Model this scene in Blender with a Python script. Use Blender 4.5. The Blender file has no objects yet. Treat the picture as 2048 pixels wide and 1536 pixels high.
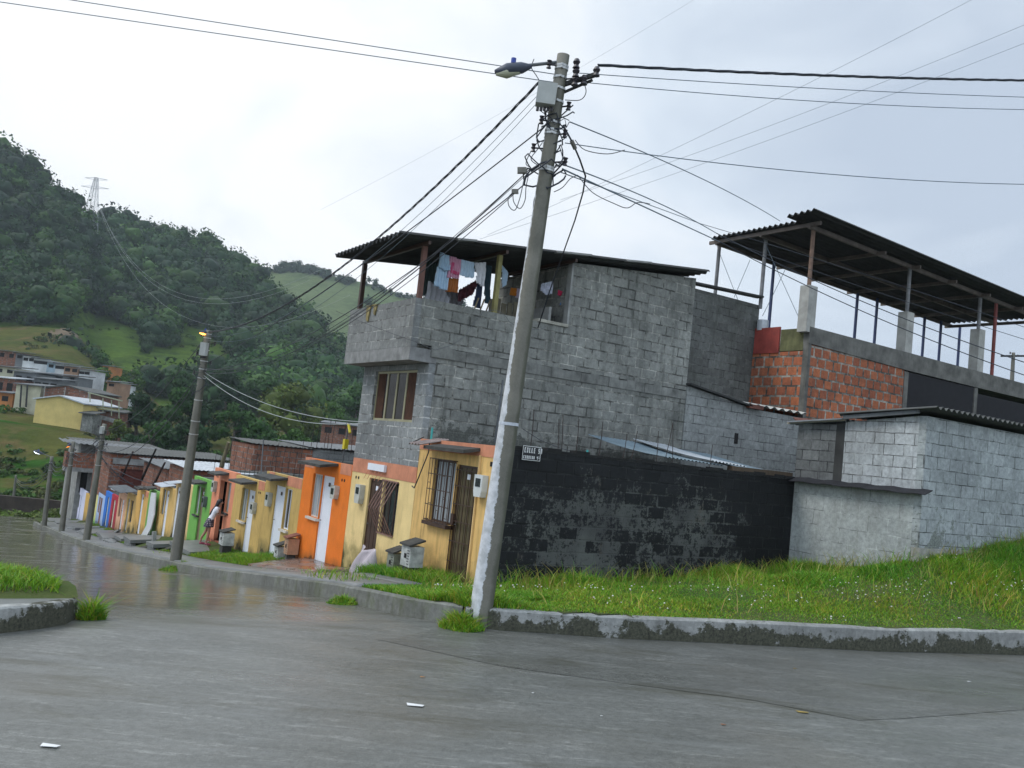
import bpy, math, random
import numpy as np
from mathutils import Vector, Matrix
R_ = math.radians
random.seed(7); rng = np.random.default_rng(11)
sc = bpy.context.scene
COL = sc.collection

# ---------------------------------------------------------------- camera
# world axes: x runs away from the street to the right (depth of the lots), y runs down the street, z is up
FPX = 1750.0; ROLL = R_(6.1); PITCH = math.atan(137 * math.cos(ROLL) / FPX); YAW = R_(32.7); EYE = 2.3
_F0 = np.array([0, math.cos(PITCH), math.sin(PITCH)]); _r0 = np.array([1, 0, 0.]); _u0 = np.array([0, -math.sin(PITCH), math.cos(PITCH)])
_R0 = math.cos(ROLL) * _r0 + math.sin(ROLL) * _u0; _U0 = -math.sin(ROLL) * _r0 + math.cos(ROLL) * _u0
_vd = np.array([math.cos(YAW), math.sin(YAW), 0]); _ud = np.array([-math.sin(YAW), math.cos(YAW), 0])
def _w(a): return np.array([a @ _vd, a @ _ud, a[2]])
CF, CR, CU = _w(_F0), _w(_R0), _w(_U0)
CAM = np.array([0, 0, EYE])
def ray(x, y): return CF + CR * (x - 1024) / FPX + CU * (768 - y) / FPX
def at(x, y, d): return CAM + ray(x, y) * d                       # a sight line measured on the photo, at depth d
def onx(x, y, c): r = ray(x, y); return CAM + r * (c / r[0])      # ... where it meets the plane x = c
def ony(x, y, c): r = ray(x, y); return CAM + r * (c / r[1])
def proj(p):
    q = np.asarray(p) - CAM; f = q @ CF
    return 1024 + FPX * (q @ CR) / f, 768 - FPX * (q @ CU) / f, f
cd = bpy.data.cameras.new('camera'); cam = bpy.data.objects.new('camera', cd); COL.objects.link(cam)
cd.sensor_width = 36; cd.lens = FPX / 2048 * 36; cd.clip_start = 0.1; cd.clip_end = 6000
m = Matrix.Identity(4)
for i in range(3):
    m[i][0] = CR[i]; m[i][1] = CU[i]; m[i][2] = -CF[i]; m[i][3] = CAM[i]
cam.matrix_world = m
sc.camera = cam

# ---------------------------------------------------------------- light
SUN_EL, SUN_AZ = R_(50), R_(-62)        # azimuth measured from +y towards +x
sundir = Vector((math.sin(SUN_AZ) * math.cos(SUN_EL), math.cos(SUN_AZ) * math.cos(SUN_EL), math.sin(SUN_EL)))
w = bpy.data.worlds.new('World'); sc.world = w; w.use_nodes = True
nt = w.node_tree; nt.nodes.clear()
def N(nt, t, **k):
    n = nt.nodes.new(t)
    for a, b in k.items():
        if a in n.inputs: n.inputs[a].default_value = b
        else: setattr(n, a, b)
    return n
out = N(nt, 'ShaderNodeOutputWorld'); bg = N(nt, 'ShaderNodeBackground'); bg.inputs['Strength'].default_value = 0.1
sky = N(nt, 'ShaderNodeTexSky'); sky.sky_type = 'NISHITA'; sky.sun_disc = False; sky.sun_elevation = SUN_EL; sky.sun_rotation = SUN_AZ
tc = N(nt, 'ShaderNodeTexCoord')
mp = N(nt, 'ShaderNodeMapping'); mp.inputs['Scale'].default_value = (1, 1, 1.7)
nz = N(nt, 'ShaderNodeTexNoise'); nz.inputs['Scale'].default_value = 2.6; nz.inputs['Detail'].default_value = 6; nz.inputs['Roughness'].default_value = 0.52; nz.inputs['Distortion'].default_value = 0.6
nt.links.new(tc.outputs['Generated'], mp.inputs['Vector']); nt.links.new(mp.outputs['Vector'], nz.inputs['Vector'])
dt = N(nt, 'ShaderNodeVectorMath', operation='DOT_PRODUCT'); nt.links.new(tc.outputs['Generated'], dt.inputs[0])
g0 = Vector(_w(np.array([-0.36, 0.88, 0.30]))); g0.normalize(); dt.inputs[1].default_value = g0
ad = N(nt, 'ShaderNodeMath', operation='MULTIPLY_ADD'); ad.inputs[1].default_value = 2.5; ad.inputs[2].default_value = -2.26
nt.links.new(dt.outputs['Value'], ad.inputs[0])
ad2 = N(nt, 'ShaderNodeMath', operation='MULTIPLY_ADD'); ad2.inputs[1].default_value = 1.5; nt.links.new(nz.outputs['Fac'], ad2.inputs[0]); nt.links.new(ad.outputs[0], ad2.inputs[2])
rp = N(nt, 'ShaderNodeValToRGB')
e = rp.color_ramp.elements; e[0].position = 0.12; e[0].color = (3.8, 4.4, 5.25, 1); e[1].position = 0.97; e[1].color = (7.5, 7.65, 7.8, 1)
q = rp.color_ramp.elements.new(0.45); q.color = (5.2, 5.8, 6.5, 1)
nt.links.new(ad2.outputs[0], rp.inputs['Fac'])
mx = N(nt, 'ShaderNodeMixRGB'); mx.inputs['Fac'].default_value = 0.94
nt.links.new(sky.outputs['Color'], mx.inputs['Color1']); nt.links.new(rp.outputs['Color'], mx.inputs['Color2'])
sx = N(nt, 'ShaderNodeSeparateXYZ'); nt.links.new(tc.outputs['Generated'], sx.inputs[0])
zr_ = N(nt, 'ShaderNodeMapRange'); zr_.inputs['From Min'].default_value = .5; zr_.inputs['From Max'].default_value = .95; zr_.inputs['To Min'].default_value = 0; zr_.inputs['To Max'].default_value = .7; nt.links.new(sx.outputs[2], zr_.inputs['Value'])
db = N(nt, 'ShaderNodeVectorMath', operation='DOT_PRODUCT'); nt.links.new(tc.outputs['Generated'], db.inputs[0]); db.inputs[1].default_value = (-.54, -.84, .1)
br_ = N(nt, 'ShaderNodeMapRange'); br_.inputs['From Min'].default_value = -.2; br_.inputs['From Max'].default_value = .7; br_.inputs['To Min'].default_value = 1; br_.inputs['To Max'].default_value = 1.9; nt.links.new(db.outputs['Value'], br_.inputs['Value'])
sm = N(nt, 'ShaderNodeMath', operation='ADD'); nt.links.new(zr_.outputs[0], sm.inputs[0]); nt.links.new(br_.outputs[0], sm.inputs[1])
ml = N(nt, 'ShaderNodeVectorMath', operation='SCALE'); nt.links.new(mx.outputs['Color'], ml.inputs[0]); nt.links.new(sm.outputs[0], ml.inputs['Scale'])
nt.links.new(ml.outputs[0], bg.inputs['Color']); nt.links.new(bg.outputs[0], out.inputs['Surface'])
ld = bpy.data.lights.new('sun', 'SUN'); ld.energy = 1.1; ld.angle = R_(20); ld.color = (1, 0.97, 0.92)
lo = bpy.data.objects.new('sun', ld); COL.objects.link(lo); lo.rotation_euler = (-sundir).to_track_quat('-Z', 'Y').to_euler()
sc.view_settings.view_transform = 'Standard'; sc.view_settings.look = 'None'; sc.view_settings.exposure = 0.58; sc.view_settings.gamma = 1

# ---------------------------------------------------------------- object helpers
def tag(o, label=None, cat=None, group=None, kind=None):
    if label: o['label'] = label
    if cat: o['category'] = cat
    if group: o['group'] = group
    if kind: o['kind'] = kind
    return o
def empty(name, loc, label, cat, group=None):
    o = bpy.data.objects.new(name, None); COL.objects.link(o); o.location = Vector(loc); o.empty_display_size = .2
    return tag(o, label, cat, group)
class MB:
    def __init__(s): s.v = []; s.f = []; s.c = []
    def face(s, pts, c=None):
        b = len(s.v); s.v += [tuple(p) for p in pts]; s.f.append(tuple(range(b, b + len(pts)))); s.c.append(c)
    def add(s, vs, fs, c=None):
        b = len(s.v); s.v += [tuple(p) for p in vs]
        for f in fs: s.f.append(tuple(b + i for i in f)); s.c.append(c)
        return s
    def box(s, x0, x1, y0, y1, z0, z1, c=None):
        if x0 > x1: x0, x1 = x1, x0
        if y0 > y1: y0, y1 = y1, y0
        if z0 > z1: z0, z1 = z1, z0
        vs = [(x, y, z) for z in (z0, z1) for y in (y0, y1) for x in (x0, x1)]
        return s.add(vs, [(0, 2, 3, 1), (4, 5, 7, 6), (0, 1, 5, 4), (2, 6, 7, 3), (0, 4, 6, 2), (1, 3, 7, 5)], c)
    def obox(s, p, q, w_, h_, up=(0, 0, 1), c=None):              # bar from p to q, w_ wide and h_ high
        p = Vector(p); q = Vector(q); d = (q - p).normalized(); up = Vector(up)
        if abs(d.dot(up)) > .95: up = Vector((1, 0, 0))
        r = d.cross(up).normalized(); u = r.cross(d).normalized()
        vs = [b + r * i * w_ / 2 + u * j * h_ / 2 for b in (p, q) for j in (-1, 1) for i in (-1, 1)]
        return s.add(vs, [(0, 1, 3, 2), (4, 6, 7, 5), (0, 4, 5, 1), (2, 3, 7, 6), (0, 2, 6, 4), (1, 5, 7, 3)], c)
    def tube(s, pts, r, n=6, cap=True, c=None):
        pts = [Vector(p) for p in pts]; rs = r if isinstance(r, (list, tuple)) else [r] * len(pts)
        b = len(s.v); prev = None
        for i, p in enumerate(pts):
            d = (pts[min(i + 1, len(pts) - 1)] - pts[max(i - 1, 0)]).normalized()
            if prev is None:
                a = Vector((0, 0, 1)) if abs(d.z) < .9 else Vector((1, 0, 0)); x = d.cross(a).normalized()
            else: x = (prev - d * prev.dot(d)).normalized()
            prev = x; y = d.cross(x)
            for k in range(n):
                t = 2 * math.pi * k / n; s.v.append(tuple(p + (x * math.cos(t) + y * math.sin(t)) * rs[i]))
        for i in range(len(pts) - 1):
            for k in range(n):
                s.f.append((b + i * n + k, b + i * n + (k + 1) % n, b + (i + 1) * n + (k + 1) % n, b + (i + 1) * n + k)); s.c.append(c)
        if cap:
            s.f.append(tuple(b + k for k in range(n))[::-1]); s.c.append(c)
            s.f.append(tuple(b + (len(pts) - 1) * n + k for k in range(n))); s.c.append(c)
        return s
    def prism(s, poly, axis, c0, c1, c=None):                     # poly in (a, z); axis 'x': a is y, extruded in x
        n = len(poly)
        P = (lambda a, z, k: (k, a, z)) if axis == 'x' else (lambda a, z, k: (a, k, z))
        vs = [P(a, z, c0) for a, z in poly] + [P(a, z, c1) for a, z in poly]
        return s.add(vs, [tuple(range(n))[::-1], tuple(range(n, 2 * n))] + [(i, (i + 1) % n, n + (i + 1) % n, n + i) for i in range(n)], c)
    def panel(s, axis, c0, t, a0, a1, z0, z1, holes=()):          # wall panel with openings; outer face at c0, body towards +axis by t
        As = sorted({a0, a1} | {h[0] for h in holes} | {h[1] for h in holes}); Zs = sorted({z0, z1} | {h[2] for h in holes} | {h[3] for h in holes})
        As = [a for a in As if a0 <= a <= a1]; Zs = [z for z in Zs if z0 <= z <= z1]
        P = (lambda a, z, k: (k, a, z)) if axis == 'x' else (lambda a, z, k: (a, k, z))
        def solid(i, j):
            if i < 0 or j < 0 or i >= len(As) - 1 or j >= len(Zs) - 1: return False
            ca = (As[i] + As[i + 1]) / 2; cz = (Zs[j] + Zs[j + 1]) / 2
            return not any(h[0] < ca < h[1] and h[2] < cz < h[3] for h in holes)
        c1 = c0 + t
        for i in range(len(As) - 1):
            for j in range(len(Zs) - 1):
                if not solid(i, j): continue
                A, B, z, Zt = As[i], As[i + 1], Zs[j], Zs[j + 1]
                s.face([P(A, z, c0), P(B, z, c0), P(B, Zt, c0), P(A, Zt, c0)]); s.face([P(A, z, c1), P(A, Zt, c1), P(B, Zt, c1), P(B, z, c1)])
                if not solid(i - 1, j): s.face([P(A, z, c0), P(A, Zt, c0), P(A, Zt, c1), P(A, z, c1)])
                if not solid(i + 1, j): s.face([P(B, z, c0), P(B, z, c1), P(B, Zt, c1), P(B, Zt, c0)])
                if not solid(i, j - 1): s.face([P(A, z, c0), P(A, z, c1), P(B, z, c1), P(B, z, c0)])
                if not solid(i, j + 1): s.face([P(A, Zt, c0), P(B, Zt, c0), P(B, Zt, c1), P(A, Zt, c1)])
        return s
    def build(s, name, mat, parent=None, smooth=False, fix=True):
        me = bpy.data.meshes.new(name); me.from_pydata(s.v, [], s.f); me.update()
        if any(c is not None for c in s.c):
            ca = me.color_attributes.new('Col', 'FLOAT_COLOR', 'CORNER'); arr = []
            for c, f in zip(s.c, s.f):
                c = c or (1, 1, 1); arr += [c[0], c[1], c[2], 1.0] * len(f)
            ca.data.foreach_set('color', arr)
        if fix:
            import bmesh
            bm = bmesh.new(); bm.from_mesh(me); bmesh.ops.remove_doubles(bm, verts=bm.verts, dist=1e-5); bmesh.ops.recalc_face_normals(bm, faces=bm.faces); bm.to_mesh(me); bm.free()
        return link(name, me, mat, parent, smooth)
def link(name, me, mat, parent=None, smooth=False):
    if mat: me.materials.append(mat)
    if smooth: me.polygons.foreach_set('use_smooth', [True] * len(me.polygons))
    o = bpy.data.objects.new(name, me); COL.objects.link(o)
    if parent:
        o.parent = parent; p = parent; off = Vector((0, 0, 0))
        while p: off += p.location; p = p.parent
        o.location = -off                                        # vertices are in world coordinates
    return o
def npmesh(name, V, F, colors=None, mat=None, smooth=False, parent=None):   # V (n,3), F (m,k) numpy
    me = bpy.data.meshes.new(name); k = F.shape[1]
    me.vertices.add(len(V)); me.vertices.foreach_set('co', V.astype(np.float32).ravel())
    me.loops.add(F.size); me.loops.foreach_set('vertex_index', F.astype(np.int32).ravel())
    me.polygons.add(len(F)); me.polygons.foreach_set('loop_start', np.arange(0, F.size, k, dtype=np.int32)); me.polygons.foreach_set('loop_total', np.full(len(F), k, dtype=np.int32))
    if colors is not None:
        ca = me.color_attributes.new('Col', 'FLOAT_COLOR', 'POINT')
        C4 = np.ones((len(V), 4), np.float32); C4[:, :3] = colors; ca.data.foreach_set('color', C4.ravel())
    me.update(calc_edges=True)
    return link(name, me, mat, parent, smooth)

# ---------------------------------------------------------------- material helpers
MATS = {}
def newmat(name):
    m = bpy.data.materials.new(name); m.use_nodes = True; nt = m.node_tree; nt.nodes.clear()
    o = N(nt, 'ShaderNodeOutputMaterial'); b = N(nt, 'ShaderNodeBsdfPrincipled'); nt.links.new(b.outputs[0], o.inputs['Surface'])
    return m, nt, b
def L(nt, a, b): nt.links.new(a, b)
def posn(nt): return N(nt, 'ShaderNodeNewGeometry').outputs['Position']
def noise(nt, vec, scale, detail=4, rough=.6, dist=0, sc3=None):
    if sc3:
        mm = N(nt, 'ShaderNodeMapping'); mm.inputs['Scale'].default_value = sc3; L(nt, vec, mm.inputs['Vector']); vec = mm.outputs[0]
    n = N(nt, 'ShaderNodeTexNoise'); n.inputs['Scale'].default_value = scale; n.inputs['Detail'].default_value = detail; n.inputs['Roughness'].default_value = rough; n.inputs['Distortion'].default_value = dist
    L(nt, vec, n.inputs['Vector']); return n.outputs['Fac']
def ramp(nt, fac, a, b, ca=(0, 0, 0, 1), cb=(1, 1, 1, 1)):
    r = N(nt, 'ShaderNodeValToRGB'); r.color_ramp.elements[0].position = a; r.color_ramp.elements[1].position = b
    r.color_ramp.elements[0].color = ca; r.color_ramp.elements[1].color = cb; L(nt, fac, r.inputs['Fac']); return r.outputs['Color']
def mix(nt, fac, a, b, mode='MIX'):
    n = N(nt, 'ShaderNodeMixRGB'); n.blend_type = mode
    for k, v in (('Fac', fac), ('Color1', a), ('Color2', b)):
        if isinstance(v, (int, float)): n.inputs[k].default_value = v
        elif isinstance(v, (tuple, list)): n.inputs[k].default_value = (*v[:3], 1)
        else: L(nt, v, n.inputs[k])
    return n.outputs['Color']
def math_(nt, op, a, b=0.0, clamp=False):
    n = N(nt, 'ShaderNodeMath', operation=op); n.use_clamp = clamp
    for i, v in enumerate((a, b)):
        if isinstance(v, (int, float)): n.inputs[i].default_value = v
        else: L(nt, v, n.inputs[i])
    return n.outputs[0]
def bump(nt, b, h, strength=.3, dist=.01):
    n = N(nt, 'ShaderNodeBump'); n.inputs['Strength'].default_value = strength; n.inputs['Distance'].default_value = dist
    L(nt, h, n.inputs['Height']); L(nt, n.outputs[0], b.inputs['Normal'])
def maprange(nt, v, a, b, c=0., d=1.):
    n = N(nt, 'ShaderNodeMapRange'); n.inputs['From Min'].default_value = a; n.inputs['From Max'].default_value = b; n.inputs['To Min'].default_value = c; n.inputs['To Max'].default_value = d
    L(nt, v, n.inputs['Value']); return n.outputs[0]
def dark(c, k): return tuple(x * k for x in c)
def mat_plain(name, col, rough=.6, var=.25, scale=6, metal=0, bmp=.1, attr=False, spec=.4, streak=True):
    if name in MATS: return MATS[name]
    m, nt, b = newmat(name); p = posn(nt)
    n1 = noise(nt, p, scale, 5); c = mix(nt, ramp(nt, n1, .3, .75), dark(col, 1 - var), dark(col, 1 + var * .4))
    if streak: c = mix(nt, math_(nt, 'MULTIPLY', ramp(nt, noise(nt, p, 3, 4, .6, 0, (5, 5, .5)), .5, .8), var), c, dark(col, .45))
    L(nt, c, b.inputs['Base Color']); b.inputs['Roughness'].default_value = rough; b.inputs['Metallic'].default_value = metal; b.inputs['Specular IOR Level'].default_value = spec
    if bmp: bump(nt, b, noise(nt, p, scale * 6, 3), bmp, .006)
    MATS[name] = m; return m
def wallvec(nt):                                                  # x+y along an axis-aligned wall, z up
    s = N(nt, 'ShaderNodeSeparateXYZ'); L(nt, posn(nt), s.inputs[0])
    a = math_(nt, 'ADD', s.outputs[0], s.outputs[1]); c = N(nt, 'ShaderNodeCombineXYZ'); L(nt, a, c.inputs[0]); L(nt, s.outputs[2], c.inputs[1])
    return c.outputs[0], s.outputs[2], a
def mat_block(name, c1, c2, mortar, bw=.42, bh=.22, ms=.012, stain=(.05, .055, .05), amt=.5, lo=None, blotch=None, bmp=.6, sq=1, wash=None, washamt=0, off=.5, moss=None):
    if name in MATS: return MATS[name]
    m, nt, b = newmat(name); p = posn(nt); v, z, a = wallvec(nt)
    wob = noise(nt, p, 2.0, 3); vv = N(nt, 'ShaderNodeVectorMath', operation='MULTIPLY_ADD'); L(nt, v, vv.inputs[0]); vv.inputs[1].default_value = (1, 1, 1)
    cc = N(nt, 'ShaderNodeCombineXYZ'); L(nt, math_(nt, 'MULTIPLY', math_(nt, 'SUBTRACT', noise(nt, p, 1.7, 3), .5), .07), cc.inputs[0]); L(nt, math_(nt, 'MULTIPLY', math_(nt, 'SUBTRACT', noise(nt, p, 3.1, 4), .5), .035), cc.inputs[1]); L(nt, cc.outputs[0], vv.inputs[2])
    br = N(nt, 'ShaderNodeTexBrick'); L(nt, vv.outputs[0], br.inputs['Vector']); br.offset = off; br.squash = sq
    br.inputs['Scale'].default_value = 1; br.inputs['Brick Width'].default_value = bw; br.inputs['Row Height'].default_value = bh; br.inputs['Mortar Size'].default_value = ms; br.inputs['Mortar Smooth'].default_value = .3
    L(nt, mix(nt, ramp(nt, noise(nt, p, 2.6, 5, .7), .42, .6), dark(mortar, .3), dark(mortar, 1.5)), br.inputs['Mortar'])
    br.inputs['Color1'].default_value = (*c1, 1); br.inputs['Color2'].default_value = (*c2, 1); br.inputs['Bias'].default_value = 0
    c = br.outputs['Color']
    if wash: c = mix(nt, math_(nt, 'MULTIPLY', ramp(nt, noise(nt, p, 1.1, 6, .65), .38, .62), washamt), c, wash)
    c = mix(nt, .6, c, mix(nt, 1, c, mix(nt, ramp(nt, noise(nt, p, 11, 8, .75), .3, .7), (.45,) * 3, (1.5,) * 3), 'MULTIPLY'))
    c = mix(nt, .8, c, mix(nt, 1, c, mix(nt, ramp(nt, noise(nt, p, .8, 7, .62), .25, .75), (.55,) * 3, (1.35,) * 3), 'MULTIPLY'))
    big = ramp(nt, noise(nt, p, .9, 5, .6), .4, .72); c = mix(nt, math_(nt, 'MULTIPLY', big, amt), c, mix(nt, .5, c, stain))
    drip = ramp(nt, noise(nt, p, 2.2, 5, .6, 0, (2.4, 2.4, .35)), .5, .78); c = mix(nt, math_(nt, 'MULTIPLY', drip, amt), c, stain)
    if wash or 1:
        sm_ = ramp(nt, noise(nt, p, 2.8, 9, .75, .8), .56, .66); c = mix(nt, math_(nt, 'MULTIPLY', sm_, .3), c, dark(c1, 1.5))
    if lo:                                                        # mould creeping up from a level (z0, z1)
        e = math_(nt, 'ADD', maprange(nt, z, lo[0], lo[1], 1, 0), math_(nt, 'MULTIPLY', math_(nt, 'SUBTRACT', noise(nt, p, 2.6, 10, .75), .5), 2.6))
        c = mix(nt, math_(nt, 'MULTIPLY', ramp(nt, e, .66, .75), lo[2]), c, mix(nt, ramp(nt, noise(nt, p, 26, 6, .8), .35, .65), dark(stain, .5), dark(stain, 2.6)))
    if moss: c = mix(nt, math_(nt, 'MULTIPLY', ramp(nt, noise(nt, p, 1.6, 6, .7), .52, .66), moss[3]), c, moss[:3])
    L(nt, c, b.inputs['Base Color']); b.inputs['Roughness'].default_value = .85; b.inputs['Specular IOR Level'].default_value = .25
    h = math_(nt, 'ADD', math_(nt, 'MULTIPLY', br.outputs['Fac'], -1.0), math_(nt, 'MULTIPLY', noise(nt, p, 22, 5), .55)); bump(nt, b, h, bmp, .012)
    MATS[name] = m; return m
def mat_paint(name, col, zb, dirt=(.16, .13, .05), h=.9, amt=.9, streak=.4, rough=.7):   # painted render with mould rising from the ground
    if name in MATS: return MATS[name]
    m, nt, b = newmat(name); p = posn(nt); v, z, a = wallvec(nt)
    c = mix(nt, ramp(nt, noise(nt, p, 2.3, 5), .3, .75), dark(col, .84), dark(col, 1.05))
    st = ramp(nt, noise(nt, p, 3.5, 5, .65, 0, (2.6, 2.6, .3)), .48, .75); c = mix(nt, math_(nt, 'MULTIPLY', st, streak), c, mix(nt, .5, col, (.2, .14, .04)))
    st2 = ramp(nt, noise(nt, p, 5.5, 7, .7, 0, (1.8, 1.8, .16)), .55, .72); c = mix(nt, math_(nt, 'MULTIPLY', st2, streak * .75), c, (.07, .055, .03))
    e = math_(nt, 'ADD', maprange(nt, z, zb, zb + h, 1, 0), math_(nt, 'MULTIPLY', math_(nt, 'SUBTRACT', noise(nt, p, 2.2, 6, .65), .5), 1.5))
    c = mix(nt, math_(nt, 'MULTIPLY', ramp(nt, e, .45, 1.0), amt), c, dirt)
    c = mix(nt, math_(nt, 'MULTIPLY', ramp(nt, e, .95, 1.35), amt), c, dark(dirt, .35))
    c = mix(nt, math_(nt, 'MULTIPLY', ramp(nt, noise(nt, p, 1.3, 7, .7, 0, (3, 3, .8)), .64, .72), streak), c, (.12, .1, .07))
    L(nt, c, b.inputs['Base Color']); b.inputs['Roughness'].default_value = rough; b.inputs['Specular IOR Level'].default_value = .25
    bump(nt, b, noise(nt, p, 26, 5), .25, .006); MATS[name] = m; return m
def mat_attr(name, rough=.8, spec=.2, var=.0, sss=0, trans=0):
    if name in MATS: return MATS[name]
    m, nt, b = newmat(name); at_ = N(nt, 'ShaderNodeAttribute'); at_.attribute_name = 'Col'; c = at_.outputs['Color']
    if var: c = mix(nt, 1, c, mix(nt, noise(nt, posn(nt), 5, 4), (1 - var,) * 3, (1 + var,) * 3), 'MULTIPLY')
    L(nt, c, b.inputs['Base Color']); b.inputs['Roughness'].default_value = rough; b.inputs['Specular IOR Level'].default_value = spec
    if trans:
        o = [n for n in nt.nodes if n.type == 'OUTPUT_MATERIAL'][0]; t = N(nt, 'ShaderNodeBsdfTranslucent'); L(nt, c, t.inputs['Color'])
        ms = N(nt, 'ShaderNodeMixShader'); ms.inputs[0].default_value = trans; L(nt, b.outputs[0], ms.inputs[1]); L(nt, t.outputs[0], ms.inputs[2]); L(nt, ms.outputs[0], o.inputs['Surface'])
    MATS[name] = m; return m

# ---------------------------------------------------------------- ground levels
def interp(x, T): return float(np.interp(x, [t[0] for t in T], [t[1] for t in T]))
ZR = [(-60, .0), (10.0, 0.0), (12.4, -.2), (15.5, -.56), (21, -1.3), (23.5, -1.6), (35, -2.9), (45, -3.85), (55, -4.65), (64, -5.2), (80, -6.2), (120, -9)]
ZF = [(10, .2), (12.3, .02), (13.6, -.04), (15.15, -.16), (17, -.5), (18.4, -.68), (20, -.76), (21.5, -.95), (23, -1.13), (25.4, -1.38), (28.6, -1.5), (31, -1.88), (34.7, -2.2), (39.5, -2.8), (41.5, -3.02), (45.5, -3.42), (50, -3.76), (61.5, -4.72), (70, -5.4)]
def zr(u): return interp(u, ZR)
def zf(u): return interp(u, ZF)
VF = 7.78                                                         # the house fronts
KERB = [(60, 2.4), (30, 4.3), (20, 6.0), (14.6, 7.16), (11.7, 7.8), (9.77, 8.42), (7.96, 8.97), (7.0, 9.35), (6.35, 9.62), (5.85, 10.05), (5.6, 10.8), (5.5, 12), (5.5, 16), (5.5, 22), (5.5, 30), (5.5, 40), (5.5, 50), (5.3, 58)]
def kerb_u(v): return interp(v, sorted([(k[0], k[1]) for k in KERB[:11]]))
def ktop(v, u):                                                   # height of the kerb top
    if u < 9.7: return float(np.interp(v, [6, 9.8, 12.2, 15.5, 30], [.25, .31, .33, .37, .4]))
    return zr(u) + float(np.interp(u, [9.7, 12, 16], [.25, .24, .2]))
_BC = [(v, kerb_u(v) + .15, ktop(v, kerb_u(v)) - .01) for v in (6.1, 6.6, 7, 7.96, 9, 9.77, 11.7, 13, 14.6, 17, 20, 25)] + [(8.2, 12.25, .16), (10, 12.25, .2), (12, 12.25, .28), (14, 12.25, .4), (15.17, 12.25, .46), (15.17, 11, .72), (15.17, 10, .98), (15.2, 9.35, 1.12), (17, 9.35, 1.36), (18.9, 9.35, 1.62), (22, 9.35, 2.0), (26, 9.35, 2.3), (13, 10.6, .56), (11, 10.6, .38), (9, 10.9, .28), (15, 8.4, .76), (18, 8.0, 1.02), (13.5, 9.4, .62), (7, 10.9, .2), (7.6, 12.2, .08), (6.3, 11, .15)] + [(v, u, ktop(5.6, u) - .015) for v, u in ((5.95, 10.1), (5.8, 10.5), (5.72, 11.2), (5.7, 12), (5.7, 13), (5.7, 14), (6.4, 12.4))]
_BA = np.array([(a, b) for a, b, c in _BC]); _BZ = np.array([c for a, b, c in _BC])
_BK = np.sqrt(((_BA[:, None] - _BA[None]) ** 2).sum(-1) + .02); _BW = np.linalg.solve(_BK, _BZ - .3)
def bank(v, u):                                                   # grass bank in front of the walls, and the strip by the houses
    if v > VF - .6 and u > 12.3 and v > VF + .05: return .2
    a = ktop(v, u) - (.012 if v < 5.7 else 0); t = min(max((v - 5.72) / (VF - 5.72), 0), 1)
    s = t if u < 17 else min(max((t - .35) / .65, 0), 1)
    z1 = a + (zf(u) - a) * s
    if u > 12.6 and v < VF + .1: return z1
    z2 = .3 + float((np.sqrt(((_BA - [v, u]) ** 2).sum(-1) + .02) * _BW).sum()) + .03 * math.sin(v * 2.3 + u) * math.sin(u * 2.9)
    if v > 7.9: return z2
    k = min(max((u - 11) / 1.6, 0), 1) if v < 7.78 else 0
    return z2 + (z1 - z2) * k

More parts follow.
